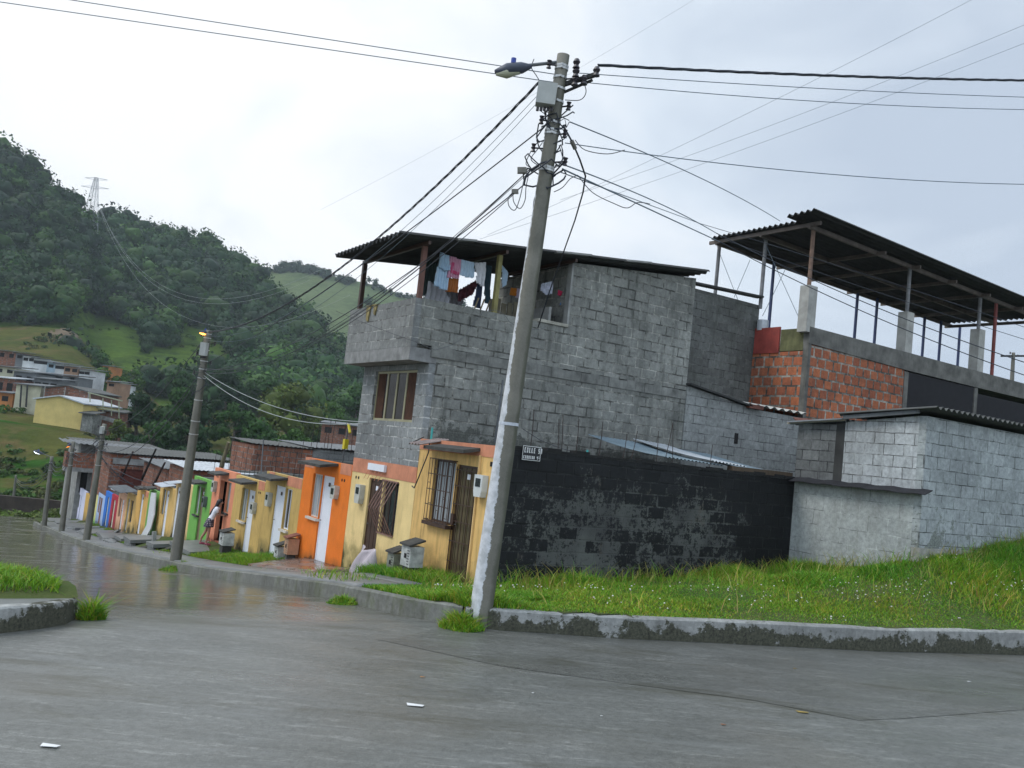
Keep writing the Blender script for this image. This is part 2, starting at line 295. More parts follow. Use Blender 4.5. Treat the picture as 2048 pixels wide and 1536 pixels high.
# ================================================================ GROUND, ROAD, KERBS
def mat_road():
    m, nt, b = newmat('wet_concrete_road'); p = posn(nt)
    at_ = N(nt, 'ShaderNodeAttribute'); at_.attribute_name = 'Col'; sp = N(nt, 'ShaderNodeSeparateColor'); L(nt, at_.outputs['Color'], sp.inputs[0])
    mm = N(nt, 'ShaderNodeMapping'); mm.inputs['Rotation'].default_value = (0, 0, R_(31)); L(nt, p, mm.inputs['Vector'])
    n1 = noise(nt, mm.outputs[0], 1.6, 7, .68, .4, (.45, 1.2, 1)); n2 = noise(nt, p, 60, 4, .7); n3 = noise(nt, mm.outputs[0], .55, 4, .5, .4, (.5, 1.5, 1))
    c = mix(nt, ramp(nt, n1, .3, .72), (.108, .11, .098), (.182, .184, .168))
    n5 = noise(nt, p, 14, 8, .8); c = mix(nt, .55, c, mix(nt, 1, c, mix(nt, ramp(nt, n5, .35, .65), (.35,) * 3, (1.6,) * 3), 'MULTIPLY'))
    n6 = noise(nt, p, 110, 3, .8); c = mix(nt, .8, c, mix(nt, 1, c, mix(nt, ramp(nt, n6, .4, .6), (.45,) * 3, (1.5,) * 3), 'MULTIPLY'))
    sc_ = noise(nt, mm.outputs[0], 6, 9, .8, .3, (.25, 1.8, 1)); c = mix(nt, math_(nt, 'MULTIPLY', ramp(nt, sc_, .56, .64), .5), c, (.21, .215, .205)); c = mix(nt, math_(nt, 'MULTIPLY', ramp(nt, sc_, .44, .36), .45), c, (.05, .052, .045))
    dk = ramp(nt, noise(nt, mm.outputs[0], .9, 7, .7, .5, (.35, 1.4, 1)), .54, .64); c = mix(nt, math_(nt, 'MULTIPLY', dk, .75), c, (.055, .054, .038))
    br1 = ramp(nt, noise(nt, mm.outputs[0], 2.3, 8, .75, .5, (.3, 1.6, 1)), .52, .68); c = mix(nt, math_(nt, 'MULTIPLY', br1, .45), c, (.155, .16, .15))
    br2 = ramp(nt, noise(nt, p, .35, 3, .5), .5, .7); c = mix(nt, math_(nt, 'MULTIPLY', br2, .4), c, (.12, .108, .085)); c = mix(nt, math_(nt, 'MULTIPLY', sp.outputs[1], .55), c, (.075, .068, .045))
    c = mix(nt, 1, c, mix(nt, sp.outputs[0], (.0, .0, .0), (2., 2., 2.)), 'MULTIPLY')
    L(nt, c, b.inputs['Base Color']); b.inputs['Specular IOR Level'].default_value = .5; b.inputs['IOR'].default_value = 1.45
    wet = ramp(nt, n3, .36, .66); r = math_(nt, 'SUBTRACT', .47, math_(nt, 'MULTIPLY', wet, .2)); r = math_(nt, 'SUBTRACT', r, math_(nt, 'MULTIPLY', math_(nt, 'MULTIPLY', sp.outputs[1], ramp(nt, n1, .3, .62)), .44), True)
    L(nt, math_(nt, 'MAXIMUM', r, .07), b.inputs['Roughness'])
    # brushed grooves in the near slab (blue channel) and fine grit
    wv = N(nt, 'ShaderNodeTexWave'); wv.wave_type = 'BANDS'; wv.bands_direction = 'X'; wv.inputs['Scale'].default_value = 7; wv.inputs['Distortion'].default_value = 3.5; wv.inputs['Detail'].default_value = 3; wv.inputs['Detail Scale'].default_value = 1.5
    m2 = N(nt, 'ShaderNodeMapping'); m2.inputs['Rotation'].default_value = (0, 0, R_(30)); L(nt, p, m2.inputs['Vector']); L(nt, m2.outputs[0], wv.inputs['Vector'])
    h = math_(nt, 'ADD', math_(nt, 'MULTIPLY', n2, .5), math_(nt, 'MULTIPLY', math_(nt, 'MULTIPLY', wv.outputs['Fac'], sp.outputs[2]), 2.2))
    h = math_(nt, 'ADD', h, math_(nt, 'MULTIPLY', noise(nt, p, 16, 5), .9))
    bn = N(nt, 'ShaderNodeBump'); bn.inputs['Distance'].default_value = .007; L(nt, math_(nt, 'SUBTRACT', .75, math_(nt, 'MULTIPLY', sp.outputs[1], .45)), bn.inputs['Strength']); L(nt, h, bn.inputs['Height']); L(nt, bn.outputs[0], b.inputs['Normal'])
    return m
M_road = mat_road()
def grid_sheet(name, xs, ys, zf_, mat, colf=None, keep=None):
    X, Y = np.meshgrid(xs, ys); Z = np.vectorize(zf_)(X, Y); V = np.stack([X, Y, Z], -1).reshape(-1, 3)
    nx = len(xs); i, j = np.meshgrid(np.arange(nx - 1), np.arange(len(ys) - 1)); a = (j * nx + i).ravel()
    F = np.stack([a, a + 1, a + nx + 1, a + nx], 1)
    if keep is not None:
        cx = V[F].mean(1); F = F[[bool(keep(c[0], c[1])) for c in cx]]
    C = np.array([colf(x, y) for x, y, _ in V]) if colf is not None else None
    return npmesh(name, V, F, C, mat, smooth=True)
def sstep(a, b, x): t = min(max((x - a) / (b - a), 0), 1); return t * t * (3 - 2 * t)
def roadz(x, y): return zr(y)
def roadcol(x, y):
    wet = sstep(9.8, 13, y) * .95                                  # the street runs with water, the crossing only glistens
    near = 1 - sstep(4.6, 6.2, y + .3 * (x - 2))
    return (.6 + .06 * near, wet, near * .8)
xs = np.concatenate([np.linspace(-60, -8, 14), np.linspace(-7, 16, 93), np.linspace(17, 70, 20)]); ys = np.concatenate([np.linspace(-14, 0, 8), np.linspace(.5, 26, 103), np.linspace(27, 66, 30)])
road = tag(grid_sheet('road', xs, ys, roadz, M_road, roadcol, keep=lambda x, y: (y < 9.6 or x < 6.3) and not (x > 16 and y > 9)), kind='structure')
# the separately poured, smoother slab of the crossing on the right: real 4 mm sheet
poly = [(.95, 9.2), (1.5, 10.5), (2.6, 10.6), (3.75, 10.4), (4.6, 9.2), (5.38, 8.02), (6.4, 7.15), (7.43, 6.34), (8.6, 5.4), (9.51, 4.62), (12, 4.2), (30, 1.2)]
upper = [(x, kerb_u(x) - .02) for x in (20, 14.6, 11.7, 9.77, 7.96, 7.0, 6.35, 6.0)] + [(5.7, 10.3), (4.9, 10.5)]
mb = MB(); pl = [(3.75, 10.4), (4.6, 9.2), (5.38, 8.02), (6.4, 7.15), (7.43, 6.34)] + [tuple((CAM + ray(px, py) * (-EYE / ray(px, py)[2]))[:2]) for px, py in ((1628, 1424), (1714, 1441), (1800, 1438), (2048, 1420), (2500, 1385))] + upper
mb.face([(x, y, zr(y) + .004) for x, y in pl], (.51, .05, 0))
mb.c = [(.51, .05, 0)]; tag(mb.build('road_slab', M_road, fix=False), kind='structure')
M_conc = mat_block('mossy_kerb_concrete', (.3, .3, .28), (.24, .24, .22), (.12, .12, .1), bw=60, bh=60, ms=.0, stain=(.036, .036, .024), amt=.4, lo=(.06, .5, .97), bmp=.5, wash=(.36, .37, .35), washamt=.5)
M_kerb2 = mat_block('street_kerb_concrete', (.19, .19, .17), (.15, .155, .14), (.1, .1, .09), bw=60, bh=60, ms=.0, stain=(.06, .062, .035), amt=.8, bmp=.5, moss=(.07, .09, .02, .5))
def kerb(name, pts, zb, zt, wd, mat, sub=.5):
    P = []
    for a, b in zip(pts[:-1], pts[1:]):
        n = max(1, int(math.dist(a, b) / sub)); P += [(a[0] + (b[0] - a[0]) * k / n, a[1] + (b[1] - a[1]) * k / n) for k in range(n)]
    P.append(pts[-1]); mb = MB(); vs = []
    for i, p in enumerate(P):
        a = P[max(i - 1, 0)]; b = P[min(i + 1, len(P) - 1)]; dx, dy = b[0] - a[0], b[1] - a[1]; l = math.hypot(dx, dy); nx, ny = dy / l, -dx / l
        j = random.uniform(-.008, .008)
        o = (p[0] + nx * j, p[1] + ny * j); i2 = (p[0] + nx * wd, p[1] + ny * wd); t = zt(*p) + random.uniform(-.006, .006)
        vs += [(o[0], o[1], zb(*p) - .15), (o[0] + nx * .012, o[1] + ny * .012, t - .02), (o[0] + nx * .035, o[1] + ny * .035, t), (i2[0], i2[1], t), (i2[0], i2[1], zb(*p) - .15)]
    fs = []
    for i in range(len(P) - 1):
        for k in range(4): fs.append((i * 5 + k, i * 5 + k + 1, (i + 1) * 5 + k + 1, (i + 1) * 5 + k))
    fs += [tuple(range(5)), tuple((len(P) - 1) * 5 + k for k in range(5))[::-1]]
    mb.add(vs, fs); o = mb.build(name, mat); o.data.polygons.foreach_set('use_smooth', [False] * len(o.data.polygons)); return tag(o, kind='structure')
kerb('kerb', KERB[:10][:9] + [(5.98, 9.85)], lambda x, y: zr(y), ktop, .17, M_conc)
kerb('kerb', [(5.98, 9.93)] + KERB[9:], lambda x, y: zr(y), ktop, .17, M_kerb2)
# earth under the grass and the verge
def mat_earth(name='grassy_earth', g1=(.05, .085, .02), g2=(.085, .09, .035), soil=(.09, .07, .045)):
    m, nt, b = newmat(name); p = posn(nt); c = mix(nt, ramp(nt, noise(nt, p, 1.2, 6), .35, .7), g1, g2); c = mix(nt, ramp(nt, noise(nt, p, 2.6, 6, .7), .58, .72), c, soil)
    c = mix(nt, .5, c, mix(nt, 1, c, mix(nt, noise(nt, p, 25, 4), (.4,) * 3, (1.5,) * 3), 'MULTIPLY')); L(nt, c, b.inputs['Base Color']); b.inputs['Roughness'].default_value = .95; b.inputs['Specular IOR Level'].default_value = .1
    bump(nt, b, noise(nt, p, 20, 4), .6, .03); return m
M_earth = mat_earth()
def inbank(x, y):
    if x > VF and y > 12.25: return False
    if x > 15.25 and y > 9.4: return False
    return y > kerb_u(max(x, 5.98)) + .1 if x > 5.98 else (x > .09 + float(np.interp(y, [10.05, 10.8, 12], [5.85, 5.6, 5.5])) and y > 10.2)
xs = np.concatenate([np.arange(5.5, 16.2, .15), np.linspace(16.5, 60, 30)]); ys = np.concatenate([np.arange(2.5, 30, .17), np.linspace(30.3, 62, 70)])
tag(grid_sheet('ground', xs, ys, bank, M_earth, keep=inbank), kind='structure')
# narrow concrete walk behind the kerb, wet clay tiles before the orange and grey houses
def strip(name, mat, x0, x1, y0, y1, lift, col=None):
    xs = np.linspace(x0, x1, 6); ys = np.arange(y0, y1 + .01, .3)
    o = grid_sheet(name, xs, ys, lambda x, y: bank(x, y) + lift, mat); s_ = o.modifiers.new('thickness', 'SOLIDIFY'); s_.thickness = .15; s_.offset = -1
    return tag(o, kind='structure')
M_walk = mat_plain('damp_concrete_walk', (.17, .175, .17), .42, .35, 1.6, bmp=.3, streak=False)
strip('pavement', M_walk, 5.66, 6.55, 12.6, 58, .035)
def mat_tiles():
    m, nt, b = newmat('wet_clay_tiles'); p = posn(nt); br = N(nt, 'ShaderNodeTexBrick'); L(nt, p, br.inputs['Vector']); br.offset = 0
    for k, v in (('Scale', 1), ('Brick Width', .34), ('Row Height', .34), ('Mortar Size', .012)): br.inputs[k].default_value = v
    br.inputs['Color1'].default_value = (.22, .09, .05, 1); br.inputs['Color2'].default_value = (.2, .17, .15, 1); br.inputs['Mortar'].default_value = (.1, .09, .08, 1)
    c = mix(nt, ramp(nt, noise(nt, p, 1.5, 5), .4, .7), br.outputs['Color'], (.15, .14, .12)); L(nt, c, b.inputs['Base Color']); L(nt, maprange(nt, noise(nt, p, 1.8, 4), .35, .65, .06, .45), b.inputs['Roughness'])
    bump(nt, b, br.outputs['Fac'], -.3, .004); return m
M_tile = mat_tiles()
strip('paved_forecourt', M_tile, 6.6, 7.76, 16.9, 21.2, .07)
strip('paved_forecourt', M_walk, 6.6, 7.76, 13.0, 16.85, .012)

# traffic island on the left: kerb, pavement, grass mound
ISL = [(-9, 9.0), (-3, 9.55), (0, 9.8), (.77, 9.97), (1.14, 10.22), (1.42, 10.55), (1.58, 11.0), (1.6, 11.7), (1.45, 12.6), (1.0, 13.5), (0, 14.4), (-3, 15.6), (-9, 17)]
kerb('kerb', [p for p in ISL][::-1], lambda x, y: zr(y), lambda x, y: zr(y) + (.25 if y < 11 else .22), .16, M_conc, .25)
def isl_in(x, y, inset=.0):
    s = 0; P = ISL
    for i in range(len(P)):
        a, b = P[i], P[(i + 1) % len(P)]
        if (a[1] > y) != (b[1] > y) and x < (b[0] - a[0]) * (y - a[1]) / (b[1] - a[1]) + a[0]: s ^= 1
    if not s: return False
    if inset:
        for a, b in zip(P[:-1], P[1:]):
            dx, dy = b[0] - a[0], b[1] - a[1]; t = min(max(((x - a[0]) * dx + (y - a[1]) * dy) / (dx * dx + dy * dy), 0), 1)
            if math.hypot(x - a[0] - t * dx, y - a[1] - t * dy) < inset: return False
    return True
def islz(x, y): return zr(y) + .235 + .28 * sstep(10.9, 11.9, y) * (1 - sstep(12.6, 15, y)) * (1 - sstep(-.2, 1.1, x)) + .1 * sstep(10.9, 11.3, y)
tag(grid_sheet('pavement', np.arange(-9, 1.7, .06), np.arange(9, 17, .06), lambda x, y: islz(x, y) if y > 10.85 else zr(y) + .238, M_walk, keep=lambda x, y: y < 10.92 and isl_in(x, y, .03)), kind='structure')
tag(grid_sheet('ground', np.arange(-9, 1.7, .06), np.arange(10.9, 17, .06), islz, M_earth, keep=lambda x, y: isl_in(x, y, .03)), kind='structure')

# ================================================================ HILLS, FOREST, FAR TREES
def ip(x, T): return float(np.interp(x, [t[0] for t in T], [t[1] for t in T]))
def vnoise(x, y, s):                                              # cheap value noise for terrain
    x, y = x / s, y / s; r = 0
    for k, (a, b, f) in enumerate(((1, .7, 1), (-.6, 1.1, 1.9), (1.3, -.4, 3.7), (.5, 1.6, 7.1))):
        r += math.sin((a * x + b * y) * f + k * 1.7) * math.cos((b * x - a * y) * f * .8 + k) / f
    return r
class Hill:
    def __init__(s, bot, top, d0, d1, amp, curve=1.0, x0=-500, x1=1300): s.bot, s.top, s.d0, s.d1, s.amp, s.curve, s.x0, s.x1 = bot, top, d0, d1, amp, curve, x0, x1
    def pt(s, x, t):                                              # t 0 foot .. 1 crest
        d0 = ip(x, s.d0); d1 = ip(x, s.d1); y0 = ip(x, s.bot); y1 = ip(x, s.top); tt = min(t, 1)
        P = at(x, y0 + (y1 - y0) * tt ** s.curve, d0 + (d1 - d0) * tt)
        P[2] += s.amp * vnoise(P[0], P[1], 28) * math.sin(math.pi * min(tt, 1))
        if t > 1: P = at(x, y1, d1 + (t - 1) * (d1 - d0)); P[2] -= (t - 1) ** 1.3 * (d1 - d0) * .55
        if t < 0: P = at(x, y0, d0 + t * 30); P[2] -= -t * 14
        return P
    def mesh(s, name, mat, nx=110, nt_=44):
        X = np.linspace(s.x0, s.x1, nx); T = np.concatenate([[-.5], np.linspace(0, 1, nt_), [1.1, 1.4, 2]]); V = np.array([s.pt(x, t) for t in T for x in X])
        i, j = np.meshgrid(np.arange(nx - 1), np.arange(len(T) - 1)); a = (j * nx + i).ravel()
        return tag(npmesh(name, V, np.stack([a, a + 1, a + nx + 1, a + nx], 1), None, mat, True), kind='structure')
def mat_hill(name, a, b_, c3, s=.05, cover=(.52, .68)):
    m, nt, b = newmat(name); p = posn(nt)
    c = mix(nt, ramp(nt, noise(nt, p, s, 6, .6), .35, .7), a, b_); c = mix(nt, ramp(nt, noise(nt, p, s * 2.1, 7, .68), *cover), c, c3)
    c = mix(nt, .6, c, mix(nt, 1, c, mix(nt, noise(nt, p, .9, 5, .7), (.3,) * 3, (1.6,) * 3), 'MULTIPLY'))
    wv = noise(nt, p, .5, 4, .6, 0, (.3, .3, 2.4)); c = mix(nt, .35, c, mix(nt, 1, c, mix(nt, ramp(nt, wv, .35, .65), (.5,) * 3, (1.4,) * 3), 'MULTIPLY'))
    L(nt, c, b.inputs['Base Color']); b.inputs['Roughness'].default_value = 1; b.inputs['Specular IOR Level'].default_value = .05; bump(nt, b, noise(nt, p, 1.2, 5), .8, .5); return m
H1 = Hill([(-500, 985), (0, 1010), (130, 1016), (260, 1010), (500, 1000), (1300, 1100)], [(-500, 815), (0, 838), (60, 850), (180, 868), (220, 890), (300, 905), (500, 905), (760, 930), (1300, 1000)], [(-500, 60), (0, 72), (1300, 80)], [(0, 104), (1300, 110)], 1.2, 1.1)
H2 = Hill([(-500, 830), (0, 848), (60, 858), (180, 876), (220, 900), (300, 915), (500, 925), (760, 940), (1300, 1010)], [(-500, 640), (0, 650), (60, 652), (140, 660), (190, 702), (240, 735), (285, 762), (320, 800), (500, 842), (760, 860), (1300, 960)], [(0, 100)], [(-500, 240), (280, 220), (500, 200)], 1.0, 1.0)
H3 = Hill([(-500, 760), (0, 740), (300, 810), (760, 890), (1300, 1010)], [(-500, 120), (-100, 262), (0, 322), (34, 330), (79, 372), (147, 424), (178, 462), (219, 452), (301, 470), (369, 480), (413, 492), (461, 536), (513, 572), (547, 600), (600, 650), (650, 690), (700, 730), (760, 790), (900, 900), (1300, 1040)], [(0, 200)], [(-500, 330), (160, 330), (190, 380), (400, 380), (760, 300)], 3.0, .95)
H4 = Hill([(-500, 860), (760, 900), (1300, 980)], [(-500, 700), (200, 600), (430, 552), (478, 542), (513, 545), (581, 534), (615, 537), (666, 552), (700, 560), (733, 566), (800, 588), (850, 600), (960, 626), (1100, 720), (1300, 860)], [(0, 370)], [(0, 620)], 5.0, 1.0)
H1.mesh('embankment', mat_hill('bright_grass_slope', (.035, .1, .01), (.014, .05, .007), (.075, .075, .022), .09, (.46, .62)))
H2.mesh('hillside', mat_hill('cleared_hillside', (.085, .085, .022), (.045, .065, .014), (.11, .08, .035), .07, (.5, .64)))
H3.mesh('hill', mat_hill('pasture_below_forest', (.075, .12, .018), (.045, .085, .014), (.03, .055, .012), .06, (.5, .62)))
H4.mesh('hill', mat_hill('far_pasture_hill', (.11, .14, .06), (.085, .12, .05), (.05, .075, .03), .02))
gs = np.random.default_rng(77); C = []; Rr = []; cl = []
for i in range(1700):                                              # rough scrub on the open slopes
    hh = (H1, H2, H3)[gs.choice(3, p=[.35, .35, .3])]; x = gs.uniform(-300, 480); t = gs.uniform(.05, .97); P = hh.pt(x, t)
    if vnoise(P[0], P[1], 11) < .1: continue
    if hh is H3 and t > .5: continue
    r = gs.uniform(.25, .8) if hh is H1 else gs.uniform(.5, 1.5); C.append(P + [0, 0, r * .3]); Rr.append(r); cl.append(np.array([.04, .085, .014] if gs.random() < .6 else [.075, .085, .025]) * gs.uniform(.6, 1.3))
SCRUB = (np.array(C), np.array(Rr), np.array(cl))
# valley floor out to the horizon
mb = MB(); n = 72; pts = [(math.cos(2 * math.pi * k / n) * 2600, 200 + math.sin(2 * math.pi * k / n) * 2600, -15.5) for k in range(n)]
mb.face(pts); tag(mb.build('terrain', mat_hill('valley_floor', (.04, .065, .016), (.035, .06, .015), (.06, .055, .03), .01)), kind='structure')

def icos(sub):
    import bmesh
    bm = bmesh.new(); bmesh.ops.create_icosphere(bm, subdivisions=sub, radius=1); V = np.array([v.co[:] for v in bm.verts]); F = np.array([[v.index for v in f.verts] for f in bm.faces]); bm.free(); return V, F
ICO1, ICO1F = icos(1); ICO2, ICO2F = icos(2)
def unit(a): return a / (np.linalg.norm(a, axis=-1, keepdims=True) + 1e-9)
def crowns(C, Rr, colr, k=70, leaf=.9, flat=.8, nlobe=7, core=True, up=.25, seed=1):
    """lumpy crowns of leaf clumps: C centres, Rr radii, colr (n,3); returns V, F(quads), colours"""
    g = np.random.default_rng(seed); n = len(C)
    lob = unit(g.normal(size=(n, nlobe, 3)) + [0, 0, .35]); la = g.uniform(.15, .5, (n, nlobe))
    D = unit(g.normal(size=(n, k, 3)) + [0, 0, up]); dots = np.einsum('nkd,nld->nkl', D, lob)
    rad = .62 + (np.clip(dots, 0, 1) ** 5 * la[:, None, :]).max(-1) + g.uniform(-.12, .1, (n, k))
    P = C[:, None] + D * (rad * Rr[:, None])[..., None] * [1, 1, flat]
    nr = unit(D + g.normal(size=D.shape) * .55); a = unit(np.cross(nr, g.normal(size=D.shape))); b = np.cross(nr, a)
    s = (leaf * g.uniform(.55, 1.35, (n, k)) * (Rr / Rr.mean())[:, None] ** .5)[..., None]
    V = np.stack([P - a * s * .5, P - b * s * .34 + nr * s * .06, P + a * s * .5, P + b * s * .34 - nr * s * .04], 2).reshape(-1, 3)
    F = np.arange(len(V)).reshape(-1, 4)
    cv = colr[:, None] * g.uniform(.65, 1.45, (n, k, 1)) * (1 + g.normal(size=(n, k, 3)) * .05); Cc = np.repeat(cv.reshape(-1, 3), 4, 0)
    if core:
        d2 = np.einsum('vd,nld->nvl', ICO2, lob); r2 = .42 + (np.clip(d2, 0, 1) ** 5 * la[:, None, :]).max(-1) * .8
        CV = (C[:, None] + ICO2[None] * (r2 * Rr[:, None])[..., None] * [1, 1, flat]).reshape(-1, 3)
        CF_ = (np.arange(n)[:, None, None] * len(ICO2) + ICO2F[None]).reshape(-1, 3) + len(V)
        CF_ = np.concatenate([CF_, CF_[:, :1]], 1)               # triangles stored as 4 indices, fixed below
        return V, F, Cc, CV, CF_[:, :3], np.repeat(colr * .9, len(ICO2), 0)
    return V, F, Cc, None, None, None
def foliage(name, res, mat, parent=None):
    V, F, Cc, CV, CT, CC = res
    if CV is None: return npmesh(name, V, F, Cc, mat, parent=parent)
    # split the quads so that everything is triangles in one mesh
    T = np.concatenate([F[:, [0, 1, 2]], F[:, [0, 2, 3]], CT]); return npmesh(name, np.concatenate([V, CV]), T, np.concatenate([Cc, CC]), mat, parent=parent)
M_leaf = mat_attr('tree_leaves', .65, .2, .25, trans=.12)
tag(foliage('scrub', crowns(*SCRUB, 60, .4, .5, seed=13, core=False), M_leaf), 'rough low scrub scattered over the open green slopes', 'scrub', kind='stuff')
def inpoly(x, y, P):
    s = False
    for i in range(len(P)):
        a, b = P[i], P[(i + 1) % len(P)]
        if (a[1] > y) != (b[1] > y) and x < (b[0] - a[0]) * (y - a[1]) / (b[1] - a[1]) + a[0]: s = not s
    return s
MEADOW = [(-500, 640), (0, 655), (120, 655), (135, 628), (180, 628), (250, 652), (300, 690), (345, 690), (345, 655), (410, 650), (478, 740), (440, 775), (250, 790), (150, 740), (-500, 800)]
MEADOW3 = [(280, 700), (350, 700), (350, 760), (280, 760)]
C = []; Rr = []; cl = []
g = np.random.default_rng(5)
k = 0
while k < 3600:
    x = g.uniform(-260, 830); t = g.uniform(0.02, 1.0) ** .9; P = H3.pt(x, t); px, py, d = proj(P)
    if inpoly(px, py, MEADOW): continue
    r = g.choice([g.uniform(1.6, 3.2), g.uniform(3, 5), g.uniform(4.5, 7)], p=[.4, .42, .18]) * (1.1 if t > .5 else 1); C.append(P + [0, 0, r * .75]); Rr.append(r); f = g.random()
    base = np.array([.013, .042, .009]) if f < .5 else (np.array([.032, .075, .011]) if f < .8 else np.array([.010, .03, .011])); q_ = vnoise(P[0], P[1], 45); cl.append(base * g.uniform(.65, 1.35) * (1 + .3 * q_)); k += 1
for i in range(50):                                               # taller emergent trees along the crest
    x = g.uniform(-60, 430); P = H3.pt(x, g.uniform(.97, 1.0)); r = g.uniform(2, 3.6)
    for q in range(3): C.append(P + [g.normal() * 2, g.normal() * 2, g.uniform(1.5, 5)]); Rr.append(r * g.uniform(.4, .8)); cl.append(np.array([.022, .05, .02]))
for i in range(26):                                               # the dark clump in the pasture
    px, py = g.uniform(285, 350), g.uniform(650, 705)
    best = min((abs(proj(H3.pt(px, t))[1] - py), t) for t in np.linspace(0, 1, 40))[1]; P = H3.pt(px, best); r = g.uniform(2, 3.5); C.append(P + [0, 0, r * .7]); Rr.append(r); cl.append(np.array([.025, .055, .018]))
o = foliage('forest', crowns(np.array(C), np.array(Rr), np.array(cl), 84, .95, .85, seed=3), M_leaf); tag(o, 'dense green forest covering the steep hill behind the town', 'forest', kind='stuff')
C = []; Rr = []; cl = []
for i in range(230):                                              # tree line on the far ridge, thin and gappy
    x = g.choice([g.uniform(478, 700), g.uniform(560, 660), g.uniform(690, 1000)]); P = H4.pt(x, g.uniform(.97, 1.0)); r = g.uniform(1.2, 3.4); h = g.uniform(.2, 1.3) * r; C.append(P + [0, 0, h]); Rr.append(r); cl.append(np.array([.03, .055, .025]))
for i in range(1700):
    x = g.uniform(420, 1050); t = g.uniform(0, .66) if g.random() < .88 else g.uniform(.6, .9); P = H4.pt(x, t)
    if t > .35 and vnoise(P[0], P[1], 60) < .25: continue
    r = g.uniform(3, 6); C.append(P + [0, 0, r * .7]); Rr.append(r); cl.append(np.array([.032, .065, .02]) * g.uniform(.7, 1.3))
o = foliage('forest', crowns(np.array(C), np.array(Rr), np.array(cl), 46, 1.5, .9, seed=4), M_leaf); tag(o, 'scattered trees and woods on the far pale ridge', 'forest', kind='stuff')

# individual trees between the street and the hill
M_bark = mat_plain('rough_bark', (.1, .08, .06), .9, .4, 3)
def tree(label, px, py_base, py_top, d, wpx, col, seed, clumps=15, name='broadleaf_tree', group='trees at the foot of the forested hill', k=110):
    g = np.random.default_rng(seed); B = at(px, py_base, d); T = at(px, py_top, d); h = T[2] - B[2]; rad = wpx / 2 * d / FPX
    t = empty(name, B, label, 'tree', group)
    mb = MB(); q = [B + [0, 0, -.5], B + [g.normal() * .1, 0, h * .3], B + [g.normal() * .3, g.normal() * .3, h * .62]]; mb.tube(q, [.035 * h, .026 * h, .012 * h], 7)
    C = []; Rr = []
    for i in range(clumps):
        a = g.uniform(0, 2 * math.pi); rr = rad * math.sqrt(g.random()) * .72; zz = h * g.uniform(.16, .84); rr *= 1.1 - .55 * max(0, zz / h - .5) / .35
        c = B + [math.cos(a) * rr, math.sin(a) * rr, zz]; C.append(c); Rr.append(rad * g.uniform(.3, .5))
        mb.tube([q[1] + (q[2] - q[1]) * g.random(), (q[2] + c) / 2 + [0, 0, -.2], c], [.012 * h, .008 * h, .004 * h], 5)
    mb.build('trunk', M_bark, t, True)
    C = np.array(C); C[:, 2] = np.minimum(C[:, 2], T[2] - np.array(Rr) * .7)
    foliage('crown', crowns(C, np.array(Rr), np.array(col) * g.uniform(.85, 1.15, (len(C), 1)), k, .055 * rad + .3, .85, seed=seed), M_leaf, t)
    return t
G1, G2, G3, G4 = (.026, .07, .012), (.045, .1, .014), (.075, .105, .018), (.016, .042, .012)
TR = [
 ('big rounded olive green tree rising over the middle roofs', 570, 905, 762, 132, 165, G3),
 ('dark tree on the left edge of the wood beside the yellow warehouse', 268, 905, 770, 118, 90, G4),
 ('bright green tree right above the warehouse roof at the town edge', 215, 815, 735, 170, 90, G2),
 ('light green tree just left of the second utility pole', 335, 895, 762, 120, 100, G1),
 ('small bright bush tree at the corner of the brick annexe', 232, 885, 835, 108, 52, G3),
 ('tall dark tree directly behind the second utility pole', 400, 900, 770, 125, 110, G4),
 ('leafy green tree right of the second utility pole', 462, 905, 800, 118, 105, G1),
 ('low bushy tree above the corrugated roofs of the far row', 300, 925, 835, 100, 90, G1),
 ('wide low tree over the brick upper storey roof', 370, 925, 835, 97, 110, G4),
 ('yellowish green tree left of the grey house, above the small brick house', 668, 880, 800, 150, 80, G2),
 ('dark green tree close to the grey house corner', 700, 905, 745, 175, 80, G1),
 ('mid green tree between the olive tree and the brick house', 632, 900, 808, 140, 80, G1),
 ('shaggy tree low down in front of the olive tree', 520, 930, 835, 105, 100, G1),
 ('low pale shrub tree behind the mid brick building roof', 590, 925, 858, 100, 80, G2),
 ('dark tree above the far balcony house', 250, 930, 868, 92, 75, G4),
 ('olive bush on the left of the two storey brick house', 196, 905, 862, 100, 46, G2),
 ('round dark shrub beside the pale green warehouse wall', 48, 842, 806, 122, 34, G4),
 ('spreading tree at the top of the cleared hillside', 190, 760, 700, 200, 60, G1),
 ('small tree left of the landslip on the hillside', 260, 790, 735, 175, 60, G2),
 ('tree growing behind the stepped white houses', 160, 775, 735, 168, 45, G1),
 ('forest edge tree at the bottom of the pasture', 360, 800, 735, 180, 80, G1),
 ('dark forest edge tree right of the pasture', 450, 815, 725, 180, 90, G4),
 ('forest edge tree behind the crown of the olive tree', 520, 830, 740, 185, 90, G1),
 ('bushy tree at the far end of the street behind the last pole', 60, 1052, 1018, 74, 60, G2),
]
for i, (lab, px, yb, yt, d, wp, col) in enumerate(TR): tree(lab, px, yb, yt, d, wp, col, 100 + i, clumps=16 if wp > 70 else 10)

